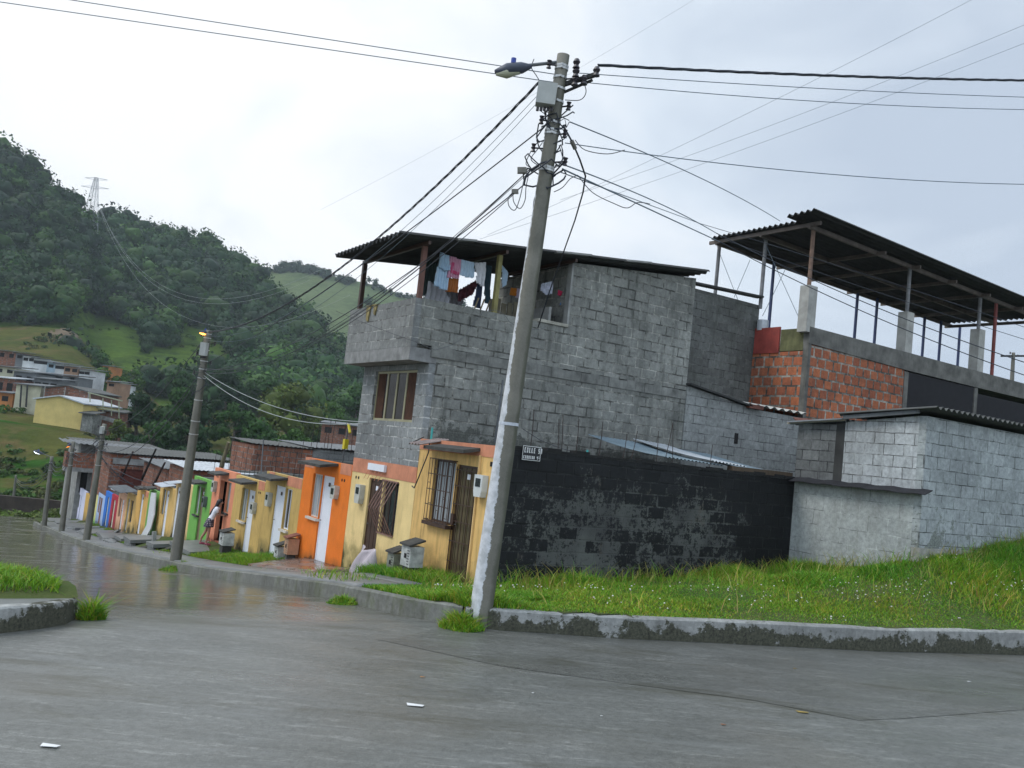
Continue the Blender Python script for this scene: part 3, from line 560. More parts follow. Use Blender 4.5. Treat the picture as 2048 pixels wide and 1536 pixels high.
# transmission tower on the saddle of the hill, with its lines
M_steel = mat_plain('galvanised_steel', (.35, .37, .38), .5, .15, 4, .4)
B = at(176, 470, 340); T = at(184, 352, 340); H = T[2] - B[2]; hdir = _w(np.array([1, 0, 0.]))
mb = MB(); cor = lambda f, i, j: B + [0, 0, H * f] + hdir * (i * (2.6 - 2.1 * f)) + np.array([-hdir[1], hdir[0], 0]) * (j * (2.6 - 2.1 * f))
lv = [0, .2, .38, .54, .68, .8, .9, 1]
for i in (-1, 1):
    for j in (-1, 1): mb.tube([cor(f, i, j) for f in lv], .1, 4)
for a, b in zip(lv[:-1], lv[1:]):
    for (i, j), (k, l) in (((-1, -1), (1, -1)), ((1, -1), (1, 1)), ((1, 1), (-1, 1)), ((-1, 1), (-1, -1))):
        mb.tube([cor(a, i, j), cor(b, k, l)], .05, 3); mb.tube([cor(b, i, j), cor(a, k, l)], .05, 3); mb.tube([cor(b, i, j), cor(b, k, l)], .05, 3)
t = empty('transmission_tower', B, 'pale steel lattice transmission tower in the saddle between the two forested crests', 'tower')
mb.build('lattice_mast', M_steel, t)
for f, wd in ((.98, 4.5), (.83, 5.5)):
    mb = MB(); c = B + [0, 0, H * f]
    for s in (-1, 1): mb.tube([c + [0, 0, .5], c + hdir * s * wd], .08, 4); mb.tube([c - [0, 0, .5], c + hdir * s * wd], .08, 4)
    mb.build('cross_arm', M_steel, t)
M_wire_l = mat_plain('pale_wire', (.42, .45, .43), .5, .1, 3, 0, 0, streak=False); M_wire_d = mat_plain('dark_cable', (.03, .035, .045), .5, .1, 3, 0, 0, streak=False); M_wire_m = mat_plain('blue_grey_wire', (.1, .14, .17), .5, .1, 3, 0, 0, streak=False)
def cable(name, label, A, B, mid=None, sag=.3, r=.01, mat=None, group=None, twist=0, n=26, cat='cable'):
    """hanging cable; mid is a (column, row) measured on the photo that fixes its sag"""
    A = np.array(A, float); B = np.array(B, float)
    def curve(s, k=n):
        T = np.linspace(0, 1, k); return [A + (B - A) * t - np.array([0, 0, 4 * s * t * (1 - t)]) for t in T]
    if mid:
        best = (1e9, sag)
        for s in np.linspace(-.5, 1, 61) * np.linalg.norm(B - A) * .3:
            P = [proj(p) for p in curve(s, 40)]; e = min((abs(p[0] - mid[0]), p[1]) for p in P if p[2] > 0)
            y = np.interp(mid[0], *zip(*sorted((p[0], p[1]) for p in P if p[2] > .5)))
            if abs(y - mid[1]) < best[0]: best = (abs(y - mid[1]), s)
        sag = best[1]
    mb = MB(); P = curve(sag, n if not twist else 90)
    if twist:
        for ph in (0, math.pi * 2 / 3, math.pi * 4 / 3):
            Q = []
            for i, p in enumerate(P):
                a = ph + i * .9; d = (P[min(i + 1, len(P) - 1)] - P[max(i - 1, 0)]); d /= np.linalg.norm(d); x = unit(np.cross(d, [0, 0, 1])); y = np.cross(x, d); Q.append(p + (x * math.cos(a) + y * math.sin(a)) * twist)
            mb.tube(Q, r, 4, False)
    else: mb.tube(P, r, 5, False)
    return tag(mb.build(name, mat or M_wire_d, None, True, fix=False), label, cat, group)
for i, (a, b, md, lab) in enumerate((((184, 372), (700, 590), (330, 612), 'lowest of the three long power lines swooping down from the hill tower'), ((180, 362), (640, 540), (370, 590), 'middle one of the three long power lines from the hill tower'), ((190, 385), (620, 560), (300, 560), 'uppermost of the three long power lines from the hill tower'))):
    cable('power_line', lab, at(*a, 338), at(b[0], b[1], 170), md, r=.022, mat=M_wire_l, group='power lines of the hill tower')

# ================================================================ HOUSES OF THE TERRACE
M_glass = mat_plain('dark_window_glass', (.03, .035, .04), .08, .1, 3, bmp=0, spec=.6, streak=False)
M_tin = mat_plain('weathered_grey_tin', (.14, .15, .155), .55, .45, 2.5, .2, .1)
M_tin_l = mat_plain('pale_tin', (.5, .53, .55), .45, .35, 2.5, .2, .1)
M_tin_d = mat_plain('blackened_fibre_cement', (.045, .045, .042), .8, .5, 2.2, 0, .2)
M_tin_m = mat_plain('mossy_corrugated_sheet', (.085, .088, .08), .7, .5, 2.2, 0, .2)
M_tin_r = mat_plain('rusty_tin', (.16, .06, .04), .7, .5, 3, .1, .2)
M_rust = mat_plain('rusty_reinforcing_bar', (.05, .035, .03), .9, .3, 9, 0, 0)
M_white = mat_plain('white_painted_metal', (.78, .8, .84), .4, .08, 4, 0, .02)
M_cream = mat_plain('cream_plastic', (.5, .5, .44), .5, .2, 8, 0, .05)
M_brown = mat_plain('dark_brown_paint', (.06, .03, .018), .45, .3, 5, 0, .1)
M_slab = mat_plain('stained_concrete_slab', (.07, .068, .06), .9, .5, 4, 0, .3)
M_conc_l = mat_plain('bare_light_concrete', (.3, .3, .28), .85, .45, 3, 0, .3)
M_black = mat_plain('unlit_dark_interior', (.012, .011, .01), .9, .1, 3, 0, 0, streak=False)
M_curtain = mat_plain('pale_grey_curtain', (.32, .35, .36), .9, .2, 3, 0, 0)
M_beige = mat_plain('beige_metal_frame', (.3, .28, .18), .5, .2, 4, 0, 0)
M_sillw = mat_plain('whitewashed_sill', (.62, .56, .48), .8, .25, 5, 0, .1)
M_peach = mat_plain('peach_band_paint', (.62, .25, .14), .75, .3, 3, 0, .1)
M_brick = mat_block('hollow_clay_brick', (.46, .15, .065), (.3, .095, .05), (.26, .245, .205), .33, .27, .03, amt=.4, bmp=.9)
M_brick2 = mat_block('dull_far_brick', (.3, .11, .06), (.19, .08, .05), (.2, .18, .16), .34, .2, .02, stain=(.08, .075, .065), amt=.6)
M_greyblk = mat_block('grey_concrete_block', (.27, .272, .243), (.215, .218, .196), (.28, .275, .24), .42, .215, .017, stain=(.045, .048, .042), amt=.8, bmp=1.0)
M_greyside = mat_block('grey_side_wall_block', (.27, .272, .243), (.215, .218, .196), (.28, .275, .24), .42, .215, .017, stain=(.045, .047, .04), amt=.8, bmp=1.0, lo=(2.2, 3.3, .8))
def corr(mb, o, wv, sv, pitch=.177, amp=.025, th=.008, sag=0):
    o = Vector(o); wv = Vector(wv); sv = Vector(sv); nrm = wv.cross(sv).normalized()
    if nrm.z < 0: nrm = -nrm
    k = max(8, int(wv.length / pitch * 8)); ns = 4; vs = []
    for side in (0, 1):
        for j in range(ns + 1):
            for i in range(k + 1):
                h = amp * math.sin(i / 8 * 2 * math.pi) - side * th - sag * 4 * (j / ns) * (1 - j / ns)
                vs.append(o + wv * (i / k) + sv * (j / ns) + nrm * h)
    fs = []; st = (ns + 1) * (k + 1)
    for j in range(ns):
        for i in range(k):
            a = j * (k + 1) + i; fs += [(a, a + 1, a + k + 2, a + k + 1), (st + a, st + a + k + 1, st + a + k + 2, st + a + 1)]
    for i in range(k): fs += [(i, st + i, st + i + 1, i + 1), (ns * (k + 1) + i, ns * (k + 1) + i + 1, st + ns * (k + 1) + i + 1, st + ns * (k + 1) + i)]
    for j in range(ns): a = j * (k + 1); fs += [(a, a + k + 1, st + a + k + 1, st + a), (a + k, st + a + k, st + a + 2 * k + 1, a + 2 * k + 1)]
    mb.add(vs, fs); return mb
def seg_text(mb, txt, o, a, h, t=.0, wd=.62, stroke=.16):           # block letters as thin bars on a wall; o lower left, a = unit text direction (x,y)
    G = {'C': 'TLB', 'A': 'TLRM', 'L': 'LB', 'E': 'TLBM', 'R': 'TLMr', '5': 'TlMDB', '8': 'TLRMB', '0': 'TLRB', '1': 'I', 'a': 'TM', '4': 'lMR', 'o': 'TlMu', '-': 'M', '2': 'TuMdB', '3': 'TRMB', '7': 'TR', '6': 'TLMDB', '9': 'TlMRB'}
    x = 0
    for ch in txt:
        W = h * wd; s = h * stroke
        def bar(x0, z0, x1, z1):
            p0 = (o[0] + a[0] * (x + x0), o[1] + a[1] * (x + x0)); p1 = (o[0] + a[0] * (x + x1), o[1] + a[1] * (x + x1)); n = (a[1], -a[0])
            vs = [(p0[0] + n[0] * e, p0[1] + n[1] * e, o[2] + z0) for e in (0, .004)] + [(p1[0] + n[0] * e, p1[1] + n[1] * e, o[2] + z0) for e in (0, .004)] + [(p0[0] + n[0] * e, p0[1] + n[1] * e, o[2] + z1) for e in (0, .004)] + [(p1[0] + n[0] * e, p1[1] + n[1] * e, o[2] + z1) for e in (0, .004)]
            mb.add(vs, [(0, 2, 6, 4), (1, 5, 7, 3), (0, 4, 5, 1), (2, 3, 7, 6), (4, 6, 7, 5), (0, 1, 3, 2)])
        for c in G.get(ch, ''):
            m_ = h / 2
            if c == 'T': bar(0, h - s, W, h)
            if c == 'B': bar(0, 0, W, s)
            if c == 'M': bar(0, m_ - s / 2, W, m_ + s / 2)
            if c == 'L': bar(0, s if 'B' in G[ch] else 0, s, h - s if 'T' in G[ch] else h)
            if c == 'R': bar(W - s, 0, W, h - s if 'T' in G[ch] else h)
            if c == 'l': bar(0, m_ + s / 2, s, h - (s if 'T' in G[ch] else 0))
            if c == 'u': bar(W - s, m_ + s / 2, W, h - s)
            if c == 'D': bar(W - s, s, W, m_ - s / 2)
            if c == 'd': bar(0, s, s, m_ - s / 2)
            if c == 'r': bar(W - s, 0, W, m_ - s / 2); bar(W - s, m_ + s / 2, W, h - s)
            if c == 'I': bar(W / 2 - s / 2, 0, W / 2 + s / 2, h)
        x += W + h * .24
X0 = VF
def door(par, ya, yb, z0, z1, mat, rec=.07, label=None, frame=None, panels=0, plate=True, glassy=False, num=None):
    fr = frame or mat; mb = MB(); x = X0 + rec - .03
    mb.box(x, x + .06, ya + .002, ya + .05, z0, z1 - .002).box(x, x + .06, yb - .05, yb - .002, z0, z1 - .002).box(x, x + .06, ya + .05, yb - .05, z1 - .05, z1 - .002)
    d = MB(); d.box(x + .015, x + .045, ya + .052, yb - .052, z0 + .02, z1 - .052)
    if panels:
        n = panels; w_ = (yb - ya - .104) / n
        for i in range(n): d.box(x + .005, x + .014, ya + .062 + i * w_, ya + .042 + (i + 1) * w_, z0 + .08, z1 - .1)
    D = d.build('door', mat, par)
    if label: D['label'] = label
    mb.build('door_frame', fr, D)
    h = MB(); h.tube([(x - .005, yb - .12, z0 + 1.0), (x - .04, yb - .12, z0 + 1.0), (x - .04, yb - .2, z0 + 1.0)], .009, 6); h.build('handle', M_brown if mat is M_white else M_tin, D)
    if plate: p = MB(); c = (ya + yb) / 2; p.box(x - .004, x + .004, c - .05, c + .05, z1 - .24, z1 - .15); p.build('number_plate', M_brown if mat is M_white else M_white, D)
    return D
def window(par, ya, yb, z0, z1, frame, rec=.06, bars=2, curtain=None, sill=None, label=None):
    x = X0 + rec; f = MB(); t = .035
    f.box(x, x + .05, ya + .002, ya + t, z0, z1).box(x, x + .05, yb - t, yb - .002, z0, z1).box(x, x + .05, ya + t, yb - t, z0 + .002, z0 + t).box(x, x + .05, ya + t, yb - t, z1 - t, z1 - .002)
    for i in range(1, bars + 1): y = ya + (yb - ya) * i / (bars + 1); f.box(x + .006, x + .044, y - .014, y + .014, z0 + t, z1 - t)
    F = f.build('window', frame, par)
    if label: F['label'] = label
    g = MB(); g.box(x + .02, x + .026, ya + t, yb - t, z0 + t, z1 - t); g.build('pane', curtain or M_glass, F)
    if sill: s = MB(); s.box(X0 - .07, X0 + .06, ya - .04, yb + .04, z0 - .06, z0 - .004); s.build('sill', sill, F)
    return F
def meter(par, yc, z1, z0=None, mat=None, w_=.26):
    z0 = z0 if z0 is not None else z1 - .42
    mb = MB(); mb.prism([(yc - w_ / 2, z0 + .1), (yc - w_ / 2 + .03, z0), (yc + w_ / 2 - .03, z0), (yc + w_ / 2, z0 + .1), (yc + w_ / 2, z1), (yc - w_ / 2, z1)], 'x', X0 - .12, X0 - .002)
    o = mb.build('electricity_meter', mat or M_cream, par); g = MB(); g.box(X0 - .128, X0 - .118, yc - w_ * .3, yc + w_ * .3, z1 - .2, z1 - .06); g.build('dial_window', M_glass, o); return o
def slab(par, ya, yb, z, out=.42, mat=None, th=.06, corr_=False):
    mb = MB()
    if corr_: corr(mb, (X0 - out, ya, z + .02), (0, yb - ya, 0), (out + .1, 0, .1), .15, .02)
    else: mb.add([(X0 - out, ya, z), (X0 - out, yb, z), (X0 - .002, yb, z + .06), (X0 - .002, ya, z + .06), (X0 - out, ya, z + th), (X0 - out, yb, z + th), (X0 - .002, yb, z + .06 + th), (X0 - .002, ya, z + .06 + th)], [(0, 1, 2, 3), (4, 7, 6, 5), (0, 4, 5, 1), (1, 5, 6, 2), (2, 6, 7, 3), (3, 7, 4, 0)])
    return mb.build('door_canopy', mat or M_slab, par)
def rebars(par, pts, h, mat=None, lean=.03):
    for (x, y, z) in pts:
        a = random.uniform(-lean, lean); b = random.uniform(-lean, lean); hh = h * random.uniform(.75, 1.15)
        MB().tube([(x, y, z - .05), (x + a * .5 * hh, y + b * .5 * hh, z + hh * .5), (x + a * hh + .02, y + b * hh, z + hh)], .0075, 4).build('reinforcing_bar', mat or M_rust, par)
def vents(par, yc, z):
    for d in (-.07, .07): mb = MB(); mb.tube([(X0 - .006, yc + d, z), (X0 + .01, yc + d, z)], .035, 8); mb.build('wall_vent', M_black, par)
def rowhouse(label, y0, y1, zt, zb, col, dr, wn, name='terraced_house', depth=7.3, dirt=(.16, .13, .05), band=None, par_h=.0, meter_=None, canopy=None, vent=None, roof=None, roofz=-.12, streak=.4, dirth=.9, dopen=False, wall_label=None, paintname=None, bars=()):
    zlow = min(zb, zf(y0), zf(y1)) - .5; t = empty(name, (X0, (y0 + y1) / 2, zf((y0 + y1) / 2)), label, 'house', 'single storey terraced houses')
    m = mat_paint(paintname or 'painted_render_' + name + str(round(y0)), col, zb, dirt, dirth, streak=streak)
    holes = []
    if dr: holes.append((dr[0], dr[1], dr[2], dr[3]))
    if wn: holes.append((wn[0], wn[1], wn[2], wn[3]))
    a = MB(); a.panel('x', X0, .13, y0 + .004, y1 - .004, zlow, zt, holes); a.build('front_wall', m, t)
    b = MB(); b.box(X0 + .133, X0 + depth, y0 + .004, y0 + .134, zlow, zt - .02).box(X0 + .133, X0 + depth, y1 - .134, y1 - .004, zlow, zt - .03).box(X0 + depth - .15, X0 + depth - .001, y0 + .136, y1 - .136, zlow, zt - .01)
    b.build('side_wall', M_greyblk, t)
    r = MB(); corr(r, (X0 + .14, y0 + .14, zt + roofz), (0, y1 - y0 - .28, 0), (depth - .3, 0, .0), .177, .02); r.build('roof', roof or M_tin, t)
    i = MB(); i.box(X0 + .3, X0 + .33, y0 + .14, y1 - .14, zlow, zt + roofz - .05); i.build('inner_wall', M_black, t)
    if dr and not dopen: door(t, dr[0], dr[1], dr[2], dr[3], dr[4], panels=dr[5] if len(dr) > 5 else 0)
    if wn: window(t, wn[0], wn[1], wn[2], wn[3], wn[4], bars=wn[5] if len(wn) > 5 else 2, curtain=wn[6] if len(wn) > 6 else None, sill=wn[7] if len(wn) > 7 else None)
    for q in band or (): bb = MB(); bb.box(X0 - .006, X0 + .03, q[0], q[1], q[2], q[3]); bb.build('painted_band', M_peach, t)
    if meter_: meter(t, *meter_)
    if canopy: slab(t, *canopy)
    if vent: vents(t, *vent)
    if bars: rebars(t, bars, .8)
    return t
YEL = (.68, .42, .13); YEL2 = (.72, .5, .22); ORA = (.78, .19, .02)
# --- corner house (single storey, street number sign on its side wall)
def corner_house():
    y0, y1, zt = 12.25, 15.14, 2.38
    t = empty('corner_house', (X0, 13.6, 0), 'pale yellow single storey corner house with barred window and peach parapet behind the leaning pole', 'house')
    holes = [(12.86, 13.62, -.06, 1.99), (13.66, 14.46, .9, 2.03)]
    a = MB(); a.panel('x', X0, .14, y0 + .003, y1, -.7, zt, holes); a.build('front_wall', mat_paint('corner_house_paint', (.74, .47, .17), 0, (.15, .12, .045), .8, .75, .95), t)
    bb = MB(); bb.box(X0 - .01, X0 + .03, y0 + .01, y1, 2.18, zt + .004); bb.build('painted_band', M_peach, t)
    st = MB(); st.box(X0 - .035, X0 - .003, 12.83, 12.855, -.1, 2.2); st.build('door_jamb_strip', mat_paint('corner_house_trim', (.8, .55, .25), 0, (.12, .1, .04), .5, .5, .5), t)
    s = MB(); s.box(X0 + .002, 15.168, y0 + .001, y0 + .15, -.8, 2.36); s.build('blackened_side_wall', M_blackwall, t)
    c = MB()
    for i in range(24): xa = X0 + .02 + i * .306; c.box(xa, xa + .3055, y0 - random.uniform(.002, .02), y0 + .17, 2.362, 2.40 + random.uniform(0, .05))
    c.build('coping', mat_plain('black_mould_coping', (.02, .02, .019), .95, .6, 5, 0, .8), t)
    r = MB(); corr(r, (X0 + .15, y0 + .17, 2.26), (0, y1 - y0 - .3, 0), (7.2, 0, -.1), .177, .02); r.build('roof', M_tin_d, t)
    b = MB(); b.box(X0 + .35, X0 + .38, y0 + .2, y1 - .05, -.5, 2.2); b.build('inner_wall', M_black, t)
    # window with pale slats behind and a welded grille
    window(t, 13.66, 14.46, .9, 2.03, M_brown, rec=.05, bars=3, curtain=M_curtain)
    s = MB(); s.box(X0 - .12, X0 + .05, 13.6, 14.52, .83, .895); s.build('window_sill', M_brown, t)
    gr = MB(); x = X0 - .1
    for k in range(9): y = 13.63 + k * .107; gr.tube([(x, y, .9), (x, y, 2.05)], .007, 4)
    for z in (.92, 1.2, 1.48, 1.76, 2.04): gr.box(x - .006, x + .006, 13.62, 14.5, z - .008, z + .008)
    for z in (.92, 2.04):
        for y in (13.62, 14.5): gr.box(x, X0 - .002, y - .006, y + .006, z - .008, z + .008)
    for k in range(10): gr.box(x - .006, x + .006, 13.63 + (k % 8) * .107, 13.737 + (k % 8) * .107, 1.0 + (k * .37) % 1, 1.012 + (k * .37) % 1)
    gr.build('window_grille', M_brown, t)
    D = door(t, 12.86, 13.62, -.06, 1.99, mat_plain('olive_brown_door', (.11, .085, .04), .6, .3, 5), panels=6, frame=M_brown, label='olive brown ribbed door behind a welded grille')
    g = MB(); x = X0 - .02
    for k in range(5): y = 12.9 + k * .17; g.box(x - .006, x + .006, y - .006, y + .006, -.04, 1.95)
    for z in (-.02, .3, .65, 1.0, 1.3, 1.62, 1.9): g.box(x - .007, x + .007, 12.88, 13.6, z - .008, z + .008)
    g.box(x - .02, x + .01, 13.5, 13.6, .92, 1.12); g.build('door_grille', M_brown, D)
    meter(t, 12.66, 1.87, 1.5, mat_plain('white_meter_plastic', (.6, .62, .6), .4, .1, 5)); slab(t, 12.88, 14.35, 2.2, .34, M_slab)
    rt = MB(); corr(rt, (X0 - .45, 14.3, 2.27), (0, .42, 0), (.6, 0, .14), .12, .018); rt.build('tin_scrap_canopy', mat_plain('rust_streaked_tin', (.28, .22, .2), .6, .4, 4), t)
    v = MB(); v.box(X0 - .008, X0 + .004, 12.44, 12.52, 2.03, 2.11); v.build('wall_vent', M_black, t)
    cr = MB(); cr.box(X0 - .004, X0 + .002, 12.50, 12.512, .0, 1.45); cr.build('wall_crack', M_black, t)
    pts = [onx_y(x, y) for x, y in ()]
    for (xa, ya, xb, yb) in ((1060, 905, 1068, 820), (1115, 915, 1118, 838), (1152, 905, 1158, 838), (1197, 915, 1206, 843), (1245, 920, 1254, 868), (1262, 920, 1275, 862), (1312, 930, 1317, 862), (1332, 912, 1346, 845), (1344, 930, 1346, 845), (1417, 945, 1425, 890), (1123, 905, 1126, 830)):
        p = ony(xa, ya, 12.33); q = ony(xb, yb, 12.33); MB().tube([p, (p + q) / 2 + [.01, 0, 0], q], .0085, 4).build('reinforcing_bar', M_rust, t)
    tp = MB(); p = ony(865, 855, 14.9); tp.tube([p, p + np.array([0, 0, -.28])], .02, 6); tp.build('pipe_stub', mat_plain('turquoise_pipe', (.05, .35, .33), .4, .1), t)
    tp = MB(); p = ony(1175, 900, 12.33); tp.tube([p, p + np.array([0, 0, -.14])], .02, 6); tp.build('pipe_stub', MATS['turquoise_pipe'], t)
    return t
def onx_y(x, y): return ony(x, y, 12.3)
M_blackwall = mat_block('black_flaking_paint_blocks', (.008, .009, .01), (.013, .014, .015), (.016, .017, .017), .4, .225, .016, stain=(.006, .006, .006), amt=.6, wash=(.105, .11, .1), washamt=0, bmp=.9)
def tweak_blackwall():
    m = M_blackwall; nt = m.node_tree; b = [n for n in nt.nodes if n.type == 'BSDF_PRINCIPLED'][0]; br = [n for n in nt.nodes if n.type == 'TEX_BRICK'][0]; p = posn(nt)
    src = b.inputs['Base Color'].links[0].from_socket
    n = math_(nt, 'ADD', math_(nt, 'MULTIPLY', noise(nt, p, 4.5, 12, .85, .15), .8), math_(nt, 'ADD', math_(nt, 'MULTIPLY', noise(nt, p, 1.2, 5, .6), .2), math_(nt, 'MULTIPLY', math_(nt, 'SUBTRACT', noise(nt, p, 16, 6, .75), .5), .45))); big = noise(nt, p, .55, 4, .5)
    cell = N(nt, 'ShaderNodeTexBrick'); L(nt, br.inputs['Vector'].links[0].from_socket, cell.inputs['Vector']); cell.inputs['Scale'].default_value = 1
    for k, v in (('Brick Width', .4), ('Row Height', .225), ('Mortar Size', .02), ('Mortar Smooth', .5)): cell.inputs[k].default_value = v
    cell.inputs['Color1'].default_value = (.0, .0, .0, 1); cell.inputs['Color2'].default_value = (.5, .5, .5, 1); cell.inputs['Mortar'].default_value = (.42, .42, .42, 1)
    s = math_(nt, 'ADD', math_(nt, 'ADD', math_(nt, 'MULTIPLY', cell.outputs['Color'], .24), n), math_(nt, 'MULTIPLY', math_(nt, 'SUBTRACT', big, .5), .3))
    z = N(nt, 'ShaderNodeSeparateXYZ'); L(nt, p, z.inputs[0]); s = math_(nt, 'SUBTRACT', s, maprange(nt, z.outputs[2], 1.5, 2.35, 0, .12)); s = math_(nt, 'SUBTRACT', s, maprange(nt, z.outputs[0], 12.5, 15.1, 0, .12))
    gcol = mix(nt, ramp(nt, noise(nt, p, 1.3, 5), .35, .7), (.1, .105, .095), (.055, .056, .054)); gcol = mix(nt, ramp(nt, noise(nt, p, 1.9, 5, .7), .58, .75), gcol, (.075, .055, .04))
    L(nt, mix(nt, ramp(nt, s, .575, .6), src, gcol), b.inputs['Base Color']); L(nt, mix(nt, ramp(nt, s, .575, .6), (.6,) * 3, (.85,) * 3), b.inputs['Roughness'])
tweak_blackwall()
corner_house()
# enamel street sign on the black wall
t = tag(MB().box(8.2, 8.57, 12.222, 12.244, 2.2, 2.44).build('street_sign', mat_plain('black_enamel', (.012, .012, .014), .35, .1)), 'small black and white street name plate on the black wall', 'street sign')
M_let = mat_plain('white_lettering', (.7, .7, .68), .5, .05)
mb = MB(); seg_text(mb, 'CALLE 50', (8.235, 12.221, 2.325), (1, 0), .088, wd=.3, stroke=.17); seg_text(mb, 'CARRERA 4a', (8.225, 12.221, 2.225), (1, 0), .052, wd=.42, stroke=.17)
mb.box(8.2, 8.57, 12.217, 12.221, 2.43, 2.44).box(8.2, 8.57, 12.217, 12.221, 2.2, 2.208).box(8.2, 8.207, 12.217, 12.221, 2.208, 2.43).box(8.563, 8.57, 12.217, 12.221, 2.208, 2.43); mb.build('lettering', M_let, t)

# --- the row, each house with its own measured openings: (y near, y far, top, base, ...)
T = rowhouse('bright orange terraced house with a white door next to the tall grey house', 18.28, 21.3, 1.64, -.75, ORA, (19.24, 19.98, -.76, 1.29, M_white), (20.0, 20.62, .25, 1.29, M_sillw, 1, M_curtain, M_sillw), dirt=(.3, .1, .02), dirth=.5, band=[(18.31, 18.95, 1.4, 1.643), (20.65, 21.27, 1.4, 1.643)], meter_=(19.0, 1.12, .82), canopy=(19.1, 20.6, 1.5, .45), vent=(18.72, 1.27), streak=.15)
rebars(T, [onx(x, 893 + (x - 620) * .14, 8.3) for x in (622, 633, 648, 655, 662, 684, 702)], .72)
MB().tube([onx(684, 930, 8.25), onx(698, 845, 8.25)], .018, 6).build('conduit_mast', M_tin, T)
MB().box(8.2, 8.3, *(lambda p: (p[1] - .06, p[1] + .06, p[2] - .22, p[2] + .02))(onx(692, 880, 8.25))).build('meter_box', mat_plain('yellow_plastic', (.6, .5, .02), .5, .1), T)
MB().tube([onx(700, 866, 8.25), onx(697, 848, 8.25)], .035, 6).build('insulator_cap', MATS['yellow_plastic'], T)
T = rowhouse('ochre terraced house with its window right of the white door next to the orange house', 21.3, 24.2, 1.07, -1.1, (.55, .37, .12), (22.5, 23.3, -1.15, .76, M_white), (21.95, 22.46, -.3, .75, M_white, 1, None, M_sillw), band=[(21.33, 22.45, .82, 1.075), (23.5, 23.95, .85, 1.075)], meter_=(23.6, .52, .15), canopy=(22.4, 23.95, .9, .45), streak=.8, dirth=.6)
rebars(T, [onx(x, 945 + (x - 540) * .15, 8.4) for x in (542, 550, 562, 575, 588, 598)], .9)
MB().tube([onx(521, 960, 8.3), onx(527, 878, 8.3)], .018, 6).build('conduit_mast', M_tin, T)
T = rowhouse('ochre terraced house with its window left of the white door next to the pink house', 24.2, 27.1, .74, -1.35, (.6, .4, .13), (25.02, 25.66, -1.38, .42, M_white), (25.7, 26.3, -.54, .42, M_beige, 2, M_curtain, M_sillw), band=[(24.23, 24.8, .5, .745)], meter_=(24.85, .12, -.2), canopy=(24.95, 26.3, .58, .45, None, .06, False), vent=(24.62, .42), streak=.8, dirth=.5, roof=M_tin_m)
rebars(T, [onx(x, 950 + (x - 480) * .15, 8.4) for x in (480, 489, 498, 508, 515)], .85)
T = rowhouse('salmon pink terraced house with a dark open doorway where the girl stands', 27.1, 29.62, .78, -1.5, (.72, .27, .15), (27.98, 28.75, -1.49, .43, None), (27.5, 27.95, -.5, .44, M_beige, 1, M_curtain, M_slab), dirt=(.35, .1, .05), dirth=.4, meter_=(29.25, .35, 0.0), canopy=(27.9, 28.95, .6, .4), vent=(29.2, .5), streak=.15, dopen=True, roof=M_tin_l)
rebars(T, [onx(x, 940 + (x - 430) * .1, 8.4) for x in (428, 438, 447, 456, 466)], .8)
T = rowhouse('lime green terraced house with a brown door, left of the girl', 29.62, 32.2, .3, -1.95, (.16, .4, .08), (30.55, 31.05, -1.88, -.0, mat_plain('olive_brown_door2', (.2, .16, .08), .6, .3, 5)), (31.08, 31.6, -.98, -.0, M_beige, 1, M_curtain, M_slab), dirt=(.12, .3, .05), dirth=.4, canopy=(30.4, 31.6, .1, .4), meter_=(30.2, -.25, -.6, M_tin), streak=.15)
T = rowhouse('yellow terraced house half hidden behind the second utility pole', 32.2, 34.75, -.08, -2.2, YEL2, (34.05, 34.55, -2.2, -.3, M_white), (33.0, 33.6, -1.1, -.25, M_beige, 1, M_curtain, M_sillw), streak=.3, canopy=(33.8, 34.7, -.2, .5, M_tin_l, .03, True))
T = rowhouse('yellow terraced house with grey window and white door just left of the second utility pole', 34.75, 37.45, -.45, -2.4, (.7, .45, .15), (35.75, 36.3, -2.45, -.6, M_white), (36.35, 36.9, -1.6, -.6, M_tin, 1, M_curtain, None), streak=.4, canopy=(35.3, 36.9, -.45, .4, M_tin_l, .03, True), bars=[(8.3, 35.2, -.45), (8.3, 36.6, -.45)])
T = rowhouse('green terraced house with a white sheet at the door, smaller of the two green ones', 37.45, 39.5, -.82, -2.65, (.2, .42, .1), (38.3, 38.85, -2.72, -1.0, mat_plain('greyish_door', (.4, .42, .4), .6, .2)), None, dirt=(.12, .3, .05), dirth=.4, streak=.2, canopy=(38.1, 39.1, -.8, .35), bars=[(8.3, 38.2, -.8), (8.3, 39.2, -.8)])
T = rowhouse('yellow terraced house with a white door and orange trim beside the smaller green house', 39.5, 42.05, -1.02, -2.9, (.72, .42, .12), (40.5, 41.05, -2.95, -1.2, M_white), None, streak=.4, band=[(39.6, 40.3, -1.25, -1.016)], canopy=(40.2, 41.4, -1.0, .3), bars=[(8.3, 40, -1), (8.3, 41.7, -1)])
T = rowhouse('yellow terraced house with a tall grey window under a lean-to tin awning', 42.05, 44.3, -1.45, -3.1, (.74, .47, .17), (43.5, 44.0, -3.2, -1.7, mat_plain('greyish_door', (.4, .42, .4), .6, .2)), (42.6, 43.2, -2.7, -1.7, M_tin, 1, None, None), streak=.3, canopy=(42.2, 45.6, -1.35, .7, M_tin, .03, True))
T = rowhouse('pale peach terraced house with a white door', 44.3, 46.5, -1.62, -3.35, (.75, .42, .26), (44.9, 45.4, -3.42, -1.9, M_white), (45.6, 46.1, -2.8, -1.9, M_tin, 1, M_curtain, None), streak=.3, dirt=(.3, .16, .08), canopy=(45.5, 46.6, -1.55, .4, M_tin_l, .03, True))
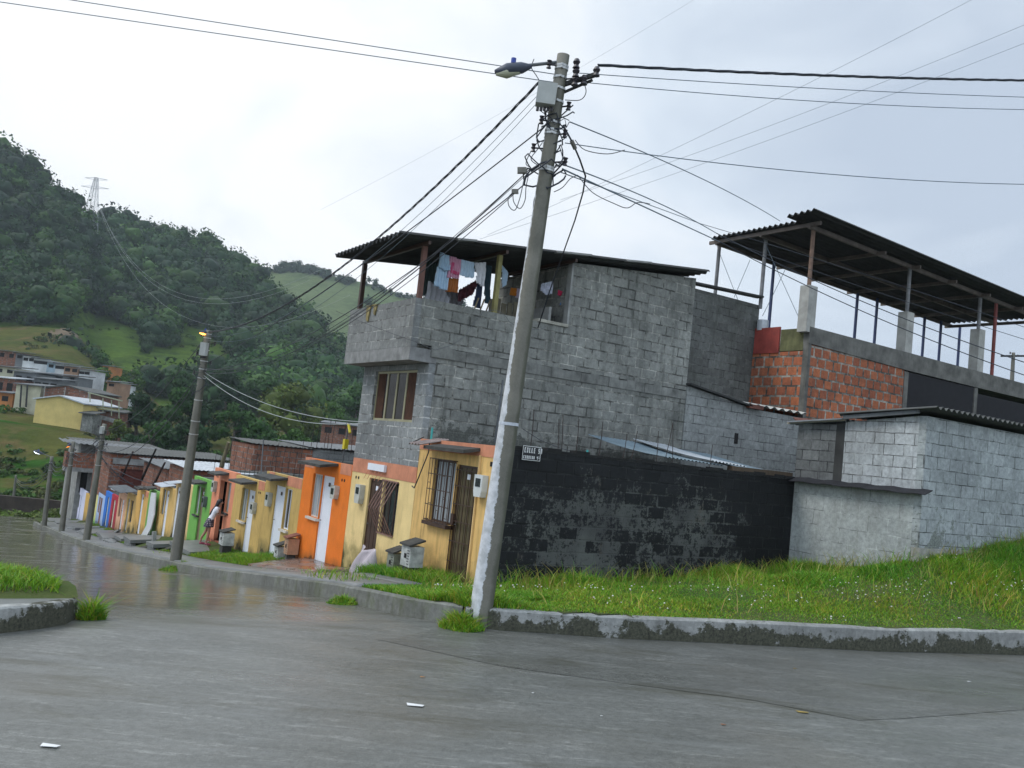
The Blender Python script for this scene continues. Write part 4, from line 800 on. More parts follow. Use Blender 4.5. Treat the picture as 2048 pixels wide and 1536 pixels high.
T = rowhouse('crimson red terraced house with a pale door', 46.5, 48.4, -1.92, -3.5, (.42, .03, .05), (47.2, 47.8, -3.55, -2.15, mat_plain('cream_door', (.6, .58, .45), .6, .2)), None, streak=.1, dirt=(.2, .04, .04))
T = rowhouse('royal blue terraced house', 48.4, 50.35, -1.95, -3.65, (.03, .17, .58), (49.1, 49.6, -3.7, -2.2, MATS['cream_door']), None, streak=.1, dirt=(.05, .12, .3))
T = rowhouse('pale blue terraced house', 50.35, 52.65, -2.25, -3.85, (.38, .5, .72), (51.1, 51.7, -3.9, -2.45, M_white), (51.8, 52.3, -3.3, -2.45, M_tin, 1, None, None), streak=.15, dirt=(.25, .3, .4))
T = rowhouse('lemon yellow terraced house with a green base, left of the pale blue one', 52.65, 54.5, -2.45, -4.0, (.68, .62, .25), (53.3, 53.8, -4.1, -2.65, M_white), None, streak=.2, dirt=(.1, .4, .08))
T = rowhouse('ochre terraced house between the third pole and the white house', 54.5, 57.3, -2.75, -4.3, (.62, .38, .1), (55.4, 55.9, -4.35, -2.95, M_brown), None, streak=.4)
T = rowhouse('lavender white terraced house at the far end', 57.3, 61.6, -2.7, -4.6, (.66, .66, .8), (58.7, 59.2, -4.7, -3.1, M_white), (59.6, 60.2, -3.9, -3.1, M_tin, 1, None, None), streak=.2, dirt=(.4, .4, .5))
T = rowhouse('last ochre terraced house at the far bend', 61.6, 64.2, -3.35, -4.9, (.6, .3, .1), (62.5, 63.0, -4.95, -3.5, M_brown), None, streak=.4)

# ================================================================ GREY TWO STOREY HOUSE
def grey_house():
    y0, y1 = 15.15, 18.27; t = empty('grey_block_house', (X0, 16.7, -.3), 'tall unfinished two storey house of bare grey concrete blocks with a roofed laundry terrace', 'house')
    # ground floor front: yellow render, peach band; upper front bare block with a window
    a = MB(); a.panel('x', X0, .14, y0 + .003, y1 - .003, -1.3, 1.515, [(16.62, 17.3, -.5, 1.45), (15.86, 16.58, .37, 1.45)]); a.build('front_wall', mat_paint('grey_house_yellow', (.8, .6, .27), -.4, (.2, .17, .06), 1.1, .95, .3), t)
    b = MB(); b.box(X0 - .008, X0 + .135, y0 + .003, y1 - .003, 1.518, 1.82); b.build('painted_band', M_peach, t)
    m_up = mat_block('front_grey_block', (.25, .26, .255), (.21, .22, .215), (.36, .36, .34), .42, .215, .014, stain=(.12, .12, .12), amt=.35, bmp=.5)
    u = MB(); u.panel('x', X0 - .004, .14, y0, y1, 1.822, 3.85, [(15.62, 17.62, 2.68, 3.74)]); u.build('upper_front_wall', m_up, t)
    # long side wall towards the crossing: lower part to the ledge, tall part with the shed roof line
    ms = M_greyside
    s = MB(); s.box(X0 + .14, 14.62, y0 + .001, y0 + .15, -.6, 3.98); s.build('side_wall', ms, t)
    led = MB(); n = 26
    for i in range(n):
        xa = X0 + (14.62 - X0) * i / n; xb = X0 + (14.62 - X0) * (i + 1) / n; d = random.uniform(.012, .035); led.box(xa, xb, y0 - d, y0 + .149, 3.982, 4.19 + random.uniform(-.015, .015))
    led.build('floor_slab_edge', mat_plain('rough_slab_edge', (.22, .222, .2), .95, .6, 3.5, 0, .8), t)
    s = MB(); s.prism([(11.0, 4.2), (14.62, 4.2), (14.62, 6.9), (11.0, 6.52)], 'y', y0 + .003, y0 + .15); s.build('upper_side_wall', ms, t)
    s = MB(); s.box(14.47, 14.618, y0 + .152, y1, -.6, 6.85).box(X0 + .14, 14.46, y1 - .15, y1 - .004, -1.2, 3.9).box(11.0, 11.15, y0 + .152, y1 - .004, 4.2, 6.5).box(11.16, 14.46, y1 - .15, y1 - .004, 4.0, 6.6); s.build('rear_wall', ms, t)
    # cantilevered terrace
    V1 = 7.33
    mt = mat_block('terrace_front_block', (.23, .235, .225), (.19, .195, .187), (.28, .28, .26), .42, .215, .012, stain=(.14, .14, .13), amt=.5, bmp=.6)
    f = MB(); f.box(V1, V1 + .14, y0 + .002, 18.4, 4.12, 5.07); f.build('terrace_parapet', mt, t)
    f = MB(); f.box(V1, X0 + .5, y0 + .002, 18.4, 3.86, 4.117); f.build('terrace_slab', mat_plain('terrace_slab_concrete', (.26, .26, .25), .9, .4, 5, 0, .6), t)
    f = MB(); f.box(X0 + .5, 14.4, y0 + .152, y1 - .16, 3.9, 4.1); f.build('terrace_floor', M_conc_l, t)
    f = MB(); f.box(V1 + .142, 11.0, y0 - .0, y0 + .14, 4.194, 5.09); f.build('terrace_side_parapet', ms, t)
    f = MB(); f.box(V1 + .142, 11.0, 18.26, 18.4, 4.12, 4.95); f.build('terrace_far_parapet', ms, t)
    f = MB(); f.box(10.95, 11.0, y0 - .006, y0 + .15, 5.1, 6.5); f.build('opening_jamb', M_conc_l, t)
    f = MB(); f.box(10.2, 10.98, y0 - .03, y0 + .2, 5.095, 5.16); f.build('parapet_coping', mat_plain('lichen_coping', (.42, .4, .33), .9, .5, 6, 0, .4), t)
    # window of the upper front
    W = MB(); x = X0 + .05; z0, z1, a0, a1 = 2.68, 3.74, 15.62, 17.62; tt = .05
    W.box(x, x + .05, a0 + .003, a0 + tt, z0, z1).box(x, x + .05, a1 - tt, a1 - .003, z0, z1).box(x, x + .05, a0 + tt, a1 - tt, z0 + .003, z0 + tt).box(x, x + .05, a0 + tt, a1 - tt, z1 - tt, z1 - .003)
    for y in (16.17, 16.62, 17.08): W.box(x + .004, x + .046, y - .03, y + .03, z0 + tt, z1 - tt)
    Wo = W.build('upper_window', mat_plain('gold_anodised_frame', (.36, .33, .2), .45, .2, 4, .2, 0), t)
    g = MB(); g.box(x + .02, x + .027, a0 + tt, a1 - tt, z0 + tt, z1 - tt); g.build('pane', mat_plain('smoky_glass', (.02, .014, .01), .2, .4, 3, 0, 0, spec=.2, streak=False), Wo)
    for (ya, yb) in ((15.66, 16.12), (17.2, 17.56)):
        c = MB(); k = 14
        for i in range(k): c.face([(x + .012 - .01 * (i % 2), ya + (yb - ya) * i / k, z0 + tt), (x + .012 - .01 * ((i + 1) % 2), ya + (yb - ya) * (i + 1) / k, z0 + tt), (x + .012 - .01 * ((i + 1) % 2), ya + (yb - ya) * (i + 1) / k, z1 - tt), (x + .012 - .01 * (i % 2), ya + (yb - ya) * i / k, z1 - tt)])
        c.build('curtain', mat_plain('rust_brown_curtain', (.07, .026, .01), .8, .5, 6, 0, 0), Wo)
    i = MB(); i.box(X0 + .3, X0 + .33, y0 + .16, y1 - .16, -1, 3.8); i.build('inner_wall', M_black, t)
    # door and belly grille over the window
    door(t, 16.62, 17.3, -.5, 1.45, M_brown, panels=3, label='dark brown panelled door behind the bent bars')
    window(t, 15.86, 16.58, .37, 1.45, M_brown, bars=2)
    gr = MB()
    for k in range(6):
        y = 15.93 + k * .125; gr.tube([(X0 - .02, y, 1.46), (X0 - .29, y + .02, .9), (X0 - .02, y, .4)], .012, 5)
    gr.box(X0 - .03, X0 - .01, 15.86, 16.62, 1.45, 1.475).box(X0 - .03, X0 - .01, 15.86, 16.62, .375, .4); gr.build('window_grille', mat_plain('reddish_brown_bars', (.27, .15, .12), .5, .3, 8, 0, 0), t)
    c = MB(); c.box(X0 - .07, X0 - .012, 16.5, 17.32, 1.62, 1.76); c.build('curved_trim_panel', M_white, t)
    for k in range(5): y = 16.55 + k * .18; c = MB(); c.tube([(X0 - .06, y, 1.62), (X0 - .14, y + .03, 1.42)], .006, 4); c.build('trim_hook', M_peach, t)
    meter(t, 17.6, 1.27, .87); vents(t, 17.95, 1.4)
    # terrace roof, posts
    z = lambda x: 6.12 + .112 * (x - 7.39)
    r = MB(); corr(r, (6.72, 14.86, z(6.72) + .12), (0, 3.3, 0), (14.76 - 6.72, 0, (14.76 - 6.72) * .112), .19, .045, .012); r.build('roof', M_tin_d, t)
    for x in (7.39, 9.15, 10.9): bm_ = MB(); bm_.box(x - .03, x + .03, 14.95, 18.12, z(x) - .02, z(x) + .05); bm_.build('roof_beam', M_brown, t)
    for (px, py, qx, qy, m_, v, u_) in ((7.42, 15.2, 0, 0, mat_plain('rusty_brown_post', (.16, .075, .055), .7, .4, 5), 0, 0), (9.15, 15.22, 0, 0, mat_plain('mustard_post', (.25, .22, .08), .7, .3, 5), 0, 0), (7.4, 18.05, 0, 0, M_brown, 0, 0)):
        p = MB(); p.box(px - .045, px + .045, py - .045, py + .045, 5.07 if px < 8 and py > 18 or py < 15.3 else 4.1, z(px) - .02); p.build('roof_post', m_, t)
    for (x, k) in ((7.95, .4), (10.3, .9), (12.2, .7)):                 # loose boards weighting the roof edge
        p = MB(); p.obox((x, 14.9, z(x) + .13), (x + k, 14.88, z(x + k) + .14), .14, .04); p.build('loose_board', M_conc_l, t)
    # fence slats and the pale back wall inside the terrace
    p = MB()
    for k in range(9): p.box(9.55 + k * .155, 9.67 + k * .155, 16.1, 16.13, 4.1, 5.55 + .05 * math.sin(k * 2.1))
    p.build('plank_screen', mat_plain('weathered_planks', (.17, .15, .1), .9, .4, 4, 0, .2), t)
    p = MB(); p.box(10.6, 10.66, 15.35, 16.0, 4.1, 5.5); p.build('white_panel', M_conc_l, t)
    for k in range(4): MB().obox((8.6 + k * .14, 15.6, 4.15), (8.8 + k * .14, 15.3, 5.35), .03, .02).build('leaning_lath', mat_plain('raw_lath', (.25, .2, .12), .9, .3), t)
    rebars(t, [onx(x, 0, 8) for x in ()], 1)
    k = MB(); P = [ony(1052, 1010, 15.1)]
    return t
gh = grey_house()
# conduits beside the grey wall
for (a, b) in (((1006, 760), (990, 885)),):
    p = ony(*a, 14.8); q = ony(*b, 14.8); MB().tube([p, q], .02, 6).build('conduit_mast', M_tin, gh)

# ================================================================ WHITE-WASHED CORNER BUILDING
def white_building():
    V1, U1 = 15.17, 9.39
    t = empty('block_outbuilding', (V1, 10.6, .8), 'whitewashed concrete block outbuilding with a mossy tin roof on the grass bank at the right', 'building')
    mu = mat_block('whitewashed_block', (.47, .49, .49), (.4, .42, .42), (.3, .31, .3), .42, .215, .01, stain=(.14, .14, .13), amt=.7, bmp=.8)
    mr = mat_block('patchy_whitewashed_block', (.35, .375, .37), (.29, .315, .31), (.26, .28, .27), .42, .235, .01, stain=(.1, .11, .095), amt=.4, lo=(.9, 2.9, .85), bmp=.7)
    ml = mat_block('smooth_whitewashed_wall', (.38, .4, .385), (.35, .37, .355), (.36, .38, .365), .42, .3, .006, stain=(.2, .2, .17), amt=.5, bmp=.4)
    # lower wall facing the terrace side, then the upper wall set back 3 mm
    a = MB(); a.box(V1, V1 + .15, U1 + .152, 12.249, -.2, 2.42); a.build('lower_wall', ml, t)
    a = MB(); a.prism([(U1 + .152, 2.422), (11.12, 2.422), (11.12, 3.62), (U1 + .152, 3.78)], 'x', V1 + .003, V1 + .15); a.build('upper_wall', mu, t)
    a = MB(); a.box(V1 + .004, V1 + .15, 11.123, 11.33, 2.422, 3.6); a.build('black_painted_stripe', M_tin_d, t)
    a = MB(); a.box(V1 + .006, V1 + .15, 11.333, 12.27, 2.3, 3.56); a.build('dark_upper_wall', mat_block('damp_grey_block', (.17, .175, .17), (.12, .125, .12), (.1, .1, .1), .42, .215, .012, stain=(.03, .03, .03), amt=.8), t)
    a = MB(); a.box(V1, 24, U1, U1 + .15, .1, 3.78); a.build('front_wall', mr, t)
    a = MB(); a.box(23.85, 24, U1 + .151, 12.25, .1, 3.76).box(V1 + .151, 23.84, 12.1, 12.25, .1, 3.5); a.build('rear_wall', mr, t)
    f = MB(); f.box(V1 - .03, 17.3, U1 - .05, U1 + .12, .6, 1.36); f.build('plinth', mat_block('rough_plinth', (.34, .33, .29), (.28, .27, .24), (.2, .2, .18), 9, 9, 0, stain=(.08, .08, .06), amt=.8, bmp=.9), t)
    # awning strip between the walls: bent dark tin
    aw = MB(); n = 16
    for i in range(n):
        ya = U1 - .2 + (12.3 - U1 + .2) * i / n; yb = U1 - .2 + (12.3 - U1 + .2) * (i + 1) / n; za = 2.40 + .012 * math.sin(i * 1.9); zb = 2.40 + .012 * math.sin((i + 1) * 1.9)
        aw.add([(V1 - .22, ya, za - .06), (V1 - .22, yb, zb - .06), (V1 + .01, yb, zb + .03), (V1 + .01, ya, za + .03), (V1 - .22, ya, za - .075), (V1 - .22, yb, zb - .075), (V1 + .01, yb, zb + .015), (V1 + .01, ya, za + .015)], [(0, 1, 2, 3), (7, 6, 5, 4), (0, 4, 5, 1), (3, 2, 6, 7), (0, 3, 7, 4), (1, 5, 6, 2)])
    aw.build('awning_strip', mat_plain('bent_dark_tin', (.02, .02, .024), .85, .5, 5, 0, .3), t)
    r = MB(); corr(r, (14.98, U1 - .28, 3.93), (9.4, 0, 0), (0, 2.1, -.16), .177, .03, .01); r.build('roof', M_tin_m, t)
    r = MB(); corr(r, (15.0, 11.1, 3.66), (9.4, 0, .1), (0, 1.35, -.1), .177, .03, .01); r.build('rear_roof', M_tin, t)
    e = MB(); e.obox((15.1, 11.1, 3.66), (15.1, 12.5, 3.56), .05, .05); e.build('roof_edge_batten', mat_plain('cream_batten', (.45, .4, .3), .8, .3), t)
    e = MB(); e.obox((15.06, U1 + .1, 3.85), (15.06, 11.1, 3.7), .06, .07); e.build('fascia', M_tin, t)
    e = MB(); e.obox((15.2, 12.2, 3.62), (15.55, 12.55, 3.7), .3, .02); e.build('tin_scrap', M_tin_r, t)
    return t
white_building()
b = MB(); p = onx(1782, 829, 15.5); b.box(15.7, 15.95, p[1] - .3, p[1] - .05, 3.83, 3.93); tag(b.build('bucket', mat_plain('blue_plastic', (.06, .08, .55), .4, .1)), 'small bright blue plastic tub lying on the mossy roof edge', 'tub')

# ================================================================ LEAN-TO behind the black wall yard
t = empty('lean_to_shed', (14.6, 15.15, .5), 'low lean-to of pale grey blocks between the grey and brick buildings', 'shed')
ml2 = mat_block('pale_lean_to_block', (.28, .29, .275), (.24, .25, .235), (.2, .2, .19), .42, .215, .011, stain=(.12, .12, .12), amt=.35)
a = MB(); a.prism([(14.625, -.2), (18.86, -.2), (18.86, 4.0), (16.9, 4.02), (14.625, 4.3)], 'y', 15.12, 15.27); a.build('front_wall', ml2, t)
a = MB(); a.obox((14.6, 15.08, 4.35), (16.75, 15.08, 4.08), .2, .04); a.build('roof_edge', M_tin_d, t)
a = MB(); corr(a, (16.6, 15.0, 4.12), (2.25, 0, .0), (0, 2.0, .25), .3, .03); a.build('roof', mat_plain('off_white_roof_sheet', (.5, .49, .44), .6, .3, 4), t)
a = MB(); a.box(16.65, 17.15, 14.98, 15.1, 4.02, 4.12); a.build('end_cap', M_tin_r, t)
a = MB(); a.box(16.35, 16.47, 15.108, 15.122, 3.1, 3.36); a.build('wall_slot', M_black, t)
# yard roofs of tin peeping over the black wall
t = empty('yard_tin_roof', (13.2, 12.9, 2.5), 'bent blue grey tin sheets lying over the yard behind the black wall', 'tin roof')
for (x0_, x1_, z_, m_, d) in ((11.5, 13.1, 2.53, mat_plain('blue_grey_tin', (.2, .26, .29), .5, .3, 3), .16), (12.75, 13.75, 2.56, M_tin_l, .1), (13.6, 15.05, 2.47, MATS['blue_grey_tin'], .07)):
    a = MB(); corr(a, (x0_, 12.32, z_), (x1_ - x0_, 0, -.04), (0, 2.4, .32), .1, .012, .004, d * .3); a.build('tin_sheet', m_, t)
a = MB(); a.box(13.3, 15.1, 12.26, 12.42, 2.365, 2.5); a.build('timber_edge', mat_plain('brown_timber', (.1, .07, .045), .9, .4, 4), t)
# wall of the yard behind, dark mossy blocks
t = tag(MB().box(14.3, 19.0, 17.05, 17.2, 0, 7.2).build('courtyard_wall', mat_block('mossy_dark_block', (.15, .155, .145), (.11, .112, .105), (.12, .12, .11), .42, .215, .012, stain=(.05, .055, .04), amt=.7)), 'high dark grey block wall between the two buildings with a plank on top', 'wall')
t = tag(MB().obox((14.6, 17.0, 7.24), (18.95, 17.0, 7.42), .25, .05).build('wall_top_plank', M_tin_d), 'dark tin and plank lying along the top of the high block wall', 'plank')

# ================================================================ BRICK BUILDING WITH THE TALL CANOPY
def brick_building():
    U, V1 = 15.15, 18.87
    t = empty('brick_building', (V1, U, 0), 'orange brick building with black painted bays and an open corrugated canopy on tall posts', 'building')
    a = MB(); a.box(V1 + .1, 23.2, U + .02, U + .16, 0, 5.98); a.build('brick_bay', M_brick, t)
    a = MB(); a.box(V1 + .003, V1 + .15, U + .161, 17.04, 0, 5.8); a.build('brick_end_wall', M_brick, t)
    mb_ = mat_plain('black_bitumen_paint', (.014, .013, .015), .85, .3, 5, 0, .15, streak=False)
    a = MB(); a.box(23.42, 26.9, U + .022, U + .16, 0, 5.86); a.build('black_bay', mb_, t)
    a = MB(); a.box(27.12, 34, U + .022, U + .16, 0, 5.7); a.build('black_bay', mb_, t)
    mc = mat_plain('mossy_concrete_frame', (.17, .165, .145), .9, .55, 2.6, 0, .6)
    for (x0_, x1_) in ((V1, V1 + .12), (23.2, 23.4), (26.92, 27.1)): a = MB(); a.box(x0_, x1_, U, U + .17, 0, 5.86 if x0_ > 20 else 6.0); a.build('concrete_column', mc, t)
    a = MB(); a.prism([(V1 + .0, 6.002), (23.3, 5.9), (27, 5.88), (34, 5.86), (34, 6.35), (V1 + .0, 6.45)], 'y', U - .01, U + .18); a.build('ring_beam', mc, t)
    a = MB(); a.box(V1, V1 + .15, U + .182, 16.1, 5.82, 6.42); a.build('mossy_end_beam', mat_plain('yellow_green_moss_concrete', (.16, .16, .07), .9, .6, 3, 0, .6), t)
    a = MB(); a.box(V1 - .03, V1 + .02, 16.12, 17.0, 5.78, 6.5); a.build('red_tin_sheet', mat_plain('faded_red_tin', (.32, .06, .045), .6, .35, 4), t)
    a = MB(); a.tube([(V1 + .1, 16.85, 6.45), (V1 + .1, 16.85, 6.75)], .16, 12); a.build('tin_drum', M_tin_l, t)
    a = MB(); a.box(V1 + .15, 34, U + .2, 22, 5.9, 6.0).box(33.8, 34, U + .2, 22, 0, 6.3).box(V1 + .16, 33.8, 21.85, 22, 0, 6.3); a.build('roof_deck', mc, t)
    mp_ = mat_plain('pale_whitewashed_pier', (.42, .41, .37), .9, .35, 3, 0, .3); post = mat_plain('rust_spotted_post', (.2, .2, .2), .6, .5, 5); rust = mat_plain('orange_rust_post', (.22, .14, .1), .8, .5, 5); blue = mat_plain('dark_blue_post', (.05, .07, .16), .5, .2, 5); red = mat_plain('red_oxide_post', (.22, .05, .04), .6, .3, 5)
    top = lambda x: 9.2 - .032 * (x - 18.7)                        # canopy soffit
    for (x, zt_) in ((V1 + .02, 7.55), (23.3, 7.62), (27.15, 7.75)):
        a = MB(); a.box(x - .17, x + .17, U + .0, U + .3, 6.3, zt_); a.build('concrete_pier', mp_, t)
    for (x, z0_, m_) in ((V1 + .0, 7.5, rust), (23.3, 7.6, post), (27.15, 7.7, post), (28.1, 6.3, red), (31.5, 6.3, post)):
        a = MB(); a.tube([(x, U + .14, z0_), (x, U + .14, top(x) - .06)], .055, 10); a.build('canopy_post', m_, t)
    for (x, y, zb_) in ((V1 + .1, 17.0, 7.1), (V1 + .05, 18.75, 6.0)):
        a = MB(); a.tube([(x, y, zb_), (x, y, 9.2)], .055, 10); a.build('canopy_post', post, t)
    for x in (21.1, 25.35, 26.45, 29.3, 30.35, 31.6, 32.6):
        a = MB(); a.tube([(x, 18.5, 6.0), (x, 18.5, top(x) - .02)], .05, 8); a.build('rear_canopy_post', blue, t)
    a = MB(); zz = lambda x, y: top(x) + (y - 15.2) * .008
    # beams, purlins and sheet
    for y in (15.25, 16.9, 18.6): a.obox((18.62, y, zz(18.62, y) - .07), (31.2, y, zz(31.2, y) - .07), .07, .12)
    a.obox((18.66, 14.9, zz(18.66, 14.9) - .03), (18.66, 18.9, zz(18.66, 18.9) - .03), .06, .1)
    for x in (21.6, 23.3, 25.2, 27.1, 29.1, 31.1): a.obox((x, 14.95, zz(x, 14.95) - .1), (x, 18.8, zz(x, 18.8) - .1), .06, .1)
    a.build('canopy_frame', mat_plain('dull_steel_frame', (.16, .13, .11), .6, .4, 4, .2), t)
    a = MB(); pass
    a2 = MB(); corr(a2, (18.05, 14.62, 9.34), (0, .9, -.02), (13.1, 0, -.42), .19, .045, .012); corr(a2, (18.5, 15.3, zz(18.5, 15.3) + .07), (0, 3.4, .03), (12.7, 0, -.4), .19, .045, .012)
    a2.build('canopy_roof', M_tin_d, t)
    return t
brick_building()
for (a, b, lab) in (((1525, 475), (1600, 640), 'second'), ((1434, 492), (1476, 600), 'first'), ((1500, 520), (1468, 595), 'third'), ((1570, 540), (1525, 632), 'fourth')):
    p = onx(*a, 18.95); q = onx(*b, 18.95); cable('guy_wire', lab + ' thin brace wire under the left end of the canopy', p, q, sag=.01, r=.008, mat=M_wire_m, group='brace wires under the canopy')

# ================================================================ BUILDINGS BEHIND THE ROW
def block_house(label, x0, x1, y0, y1, z0, z1, wall, roof=None, name='rear_house', openings=(), slope=0, group='upper storeys behind the terrace', eave=.25, rp=.18):
    t = empty(name, ((x0 + x1) / 2, (y0 + y1) / 2, z0), label, 'house', group)
    a = MB(); a.panel('y', y0, .15, x0, x1, z0, z1, [o for o in openings if o[4] == 'y']); a.build('front_wall', wall, t)
    a = MB(); a.panel('x', x0, .15, y0 + .151, y1, z0, z1 - .001, [o for o in openings if o[4] == 'x']); a.build('street_wall', wall, t)
    a = MB(); a.box(x1 - .15, x1, y0 + .151, y1, z0, z1).box(x0 + .151, x1 - .151, y1 - .15, y1, z0, z1); a.build('rear_wall', wall, t)
    a = MB(); corr(a, (x0 - eave, y0 - eave, z1 + .06), (x1 - x0 + 2 * eave, 0, slope), (0, y1 - y0 + 2 * eave, .1), rp, .014, .015); a.build('roof', roof or M_tin, t)
    for o in openings:
        d = MB()
        if o[4] == 'y': d.box(o[0] + .01, o[1] - .01, y0 + .09, y0 + .11, o[2], o[3])
        else: d.box(x0 + .09, x0 + .11, o[0] + .01, o[1] - .01, o[2], o[3])
        d.build('window' if o[3] - o[2] < 1.8 else 'opening', o[5] if len(o) > 5 else M_black, t)
    return t
block_house('small grey and red brick upper storey behind the yellow and pink terraced houses', 10.0, 12.3, 33, 36, -1, 1.56, M_brick2, M_tin_m, eave=.1)
block_house('grey rendered upper storey behind the orange house', 12.31, 16.5, 33, 37, -1, 1.62, mat_block('grey_rendered_back', (.2, .2, .19), (.16, .16, .155), (.14, .14, .13), .42, .215, .01, amt=.7), M_tin, slope=.1, eave=.1)
block_house('two storey brick house with a dark red recessed bay beyond the small green house', 7.79, 14.2, 50.4, 56, -4, .0, M_brick2, M_tin_m, openings=((8.35, 11.2, -2.0, -.75, 'y', mat_plain('dark_red_boards', (.13, .035, .025), .9, .3)),), slope=.12)
a = MB(); a.box(7.9, 14.1, 50.33, 50.398, -.52, -.2); tag(a.build('concrete_band', M_conc_l), 'grey concrete beam across the far two storey brick house', 'beam')
block_house('far house with a white side wall and brick balcony at the bend', 7.5, 12.3, 60, 66, -5, .0, M_conc_l, M_tin_m, openings=((7.7, 8.1, -3.0, -1.6, 'y'),))
t = empty('brick_balcony', (7.0, 58, -1.5), 'brick balcony of the far house sticking out above the ochre houses', 'balcony')
a = MB(); a.box(6.6, 8.9, 58.8, 59.9, -1.65, -1.4); a.build('slab', M_conc_l, t)
a = MB(); a.box(6.6, 8.9, 58.8, 58.95, -1.398, -.5).box(6.6, 6.75, 58.96, 59.9, -1.398, -.5); a.build('parapet', M_brick2, t)
a = MB(); a.box(8.6, 8.95, 58.6, 58.75, -4, -.1); a.build('pale_column', M_conc_l, t)
a = MB(); corr(a, (6.3, 58.3, .1), (6, 0, -.1), (0, 3, .1), .3, .03); a.build('roof', M_tin, t)
block_house('pale tin roofed shack seen over the pink house', 9.0, 13.8, 37.5, 42, -2.5, .15, M_brick2, M_tin_l, slope=.1)
block_house('long low brick storey under light tin roofs beyond the green house', 9.2, 14.0, 43, 49, -3, -.2, M_brick2, M_tin, slope=.1)
t = empty('wooden_mast', onx(443, 925, 9), 'weathered wooden post above the roofs right of the second utility pole', 'post'); MB().tube([onx(441, 940, 9), onx(457, 884, 9)], [.09, .06], 6).build('pole', mat_plain('old_wood', (.2, .17, .1), .9, .4), t)
for (a, b, lab) in (((240, 965), (266, 903), 'leftmost'), ((283, 960), (312, 898), 'middle'), ((307, 970), (330, 925), 'rightmost')):
    tag(MB().tube([onx(*a, 8.5), onx(*b, 8.5)], [.06, .04], 5).build('leaning_stake', M_rust if lab != 'middle' else M_black), lab + ' of the three leaning stakes on the far roofs', 'stake', 'stakes on the far roofs')

# small brick house on the green slope right of the trees
H = at(680, 878, 115)
def far_house(label, px, yb, yt, d, wpx, wall, roof, depth=6, ang=0.0, win=2, storeys=1, roofh=.35, name='hillside_house', group='houses on the hillside', win_m=None, gable=False):
    """a house seen far off: px is its middle column, yb/yt its foot and eaves rows, wpx its width on the photo"""
    B = at(px, yb, d); T = at(px, yt, d); w_ = wpx * d / FPX; h = T[2] - B[2]
    r = _w(np.array([math.cos(ang), math.sin(ang), 0])); f = _w(np.array([-math.sin(ang), math.cos(ang), 0]))
    t = empty(name, B, label, 'house', group)
    Pp = lambda a, b, z: tuple(B + r * a + f * b + np.array([0, 0, z])); W2 = w_ / 2
    def bx(mb, a0, a1, b0, b1, z0, z1):
        vs = [Pp(a, b, z) for z in (z0, z1) for b in (b0, b1) for a in (a0, a1)]; mb.add(vs, [(0, 2, 3, 1), (4, 5, 7, 6), (0, 1, 5, 4), (2, 6, 7, 3), (0, 4, 6, 2), (1, 3, 7, 5)])
    a = MB(); bx(a, -W2, W2, 0, depth, -3, h)
    if gable: a.add([Pp(-W2, 0, h), Pp(W2, 0, h), Pp(0, 0, h + gable), Pp(-W2, depth, h), Pp(W2, depth, h), Pp(0, depth, h + gable)], [(0, 1, 2), (3, 5, 4), (0, 2, 5, 3), (1, 4, 5, 2)])
    a.build('walls', wall, t)
    a = MB()
    if gable:
        for s in (-1, 1): a.add([Pp(s * (W2 + .3), -.3, h - .05), Pp(0, -.3, h + gable + .12), Pp(0, depth + .3, h + gable + .12), Pp(s * (W2 + .3), depth + .3, h - .05), Pp(s * (W2 + .3), -.3, h - .2), Pp(0, -.3, h + gable - .03), Pp(0, depth + .3, h + gable - .03), Pp(s * (W2 + .3), depth + .3, h - .2)], [(0, 1, 2, 3), (7, 6, 5, 4), (0, 4, 5, 1), (3, 2, 6, 7), (0, 3, 7, 4), (1, 5, 6, 2)])
    else: a.add([Pp(-W2 - .3, -.5, h + .02), Pp(W2 + .3, -.5, h + .02), Pp(W2 + .3, depth + .2, h + roofh), Pp(-W2 - .3, depth + .2, h + roofh), Pp(-W2 - .3, -.5, h + .14), Pp(W2 + .3, -.5, h + .14), Pp(W2 + .3, depth + .2, h + roofh + .12), Pp(-W2 - .3, depth + .2, h + roofh + .12)], [(3, 2, 1, 0), (4, 5, 6, 7), (0, 1, 5, 4), (1, 2, 6, 5), (2, 3, 7, 6), (3, 0, 4, 7)])
    a.build('roof', roof, t)
    for s in range(storeys):
        for k in range(win):
            c = -W2 + w_ * (k + .5) / win; z = h * (s + .38) / storeys; hh = min(1.1, h / storeys * .4); a = MB(); bx(a, c - .45, c + .45, -.03, .05, z, z + hh); a.build('window', win_m or M_black, t)
    return t
far_house('small orange brick house on the green slope just left of the grey house', 682, 880, 850, 115, 82, M_brick2, M_tin, 5, .1, 3, name='distant_house')
# yellow warehouse and brick annexe at the edge of the slope
t = far_house('windowless yellow gabled warehouse on the edge of the grass slope', 113, 851, 800, 108, 98, mat_plain('yellow_far_render', (.62, .48, .17), .8, .2, .8, 0, .1), M_tin_l, 9, -.05, 0, name='warehouse', group=None, gable=.55)
t = far_house('red brick storey with grey pillars right behind the yellow warehouse', 128, 825, 778, 117, 92, M_brick2, M_tin_m, 8, -.05, 0, name='brick_house', group=None, gable=.5)
a = MB(); B = at(128, 825, 116.8)
for c in (-3.0, -.3, 2.9): a.obox(at(128, 825, 116.7) + _w(np.array([c, 0, -1])), at(128, 825, 116.7) + _w(np.array([c, 0, 3.4])), .22, .1)
a.build('pillar', M_conc_l, t)
t = far_house('brick annexe with a long window and roof terrace railing beside the warehouse', 200, 868, 822, 112, 78, M_brick2, M_tin_m, 7, .25, 0, name='brick_house', group=None)
a = MB(); q = lambda px, py: at(px, py, 111.3)
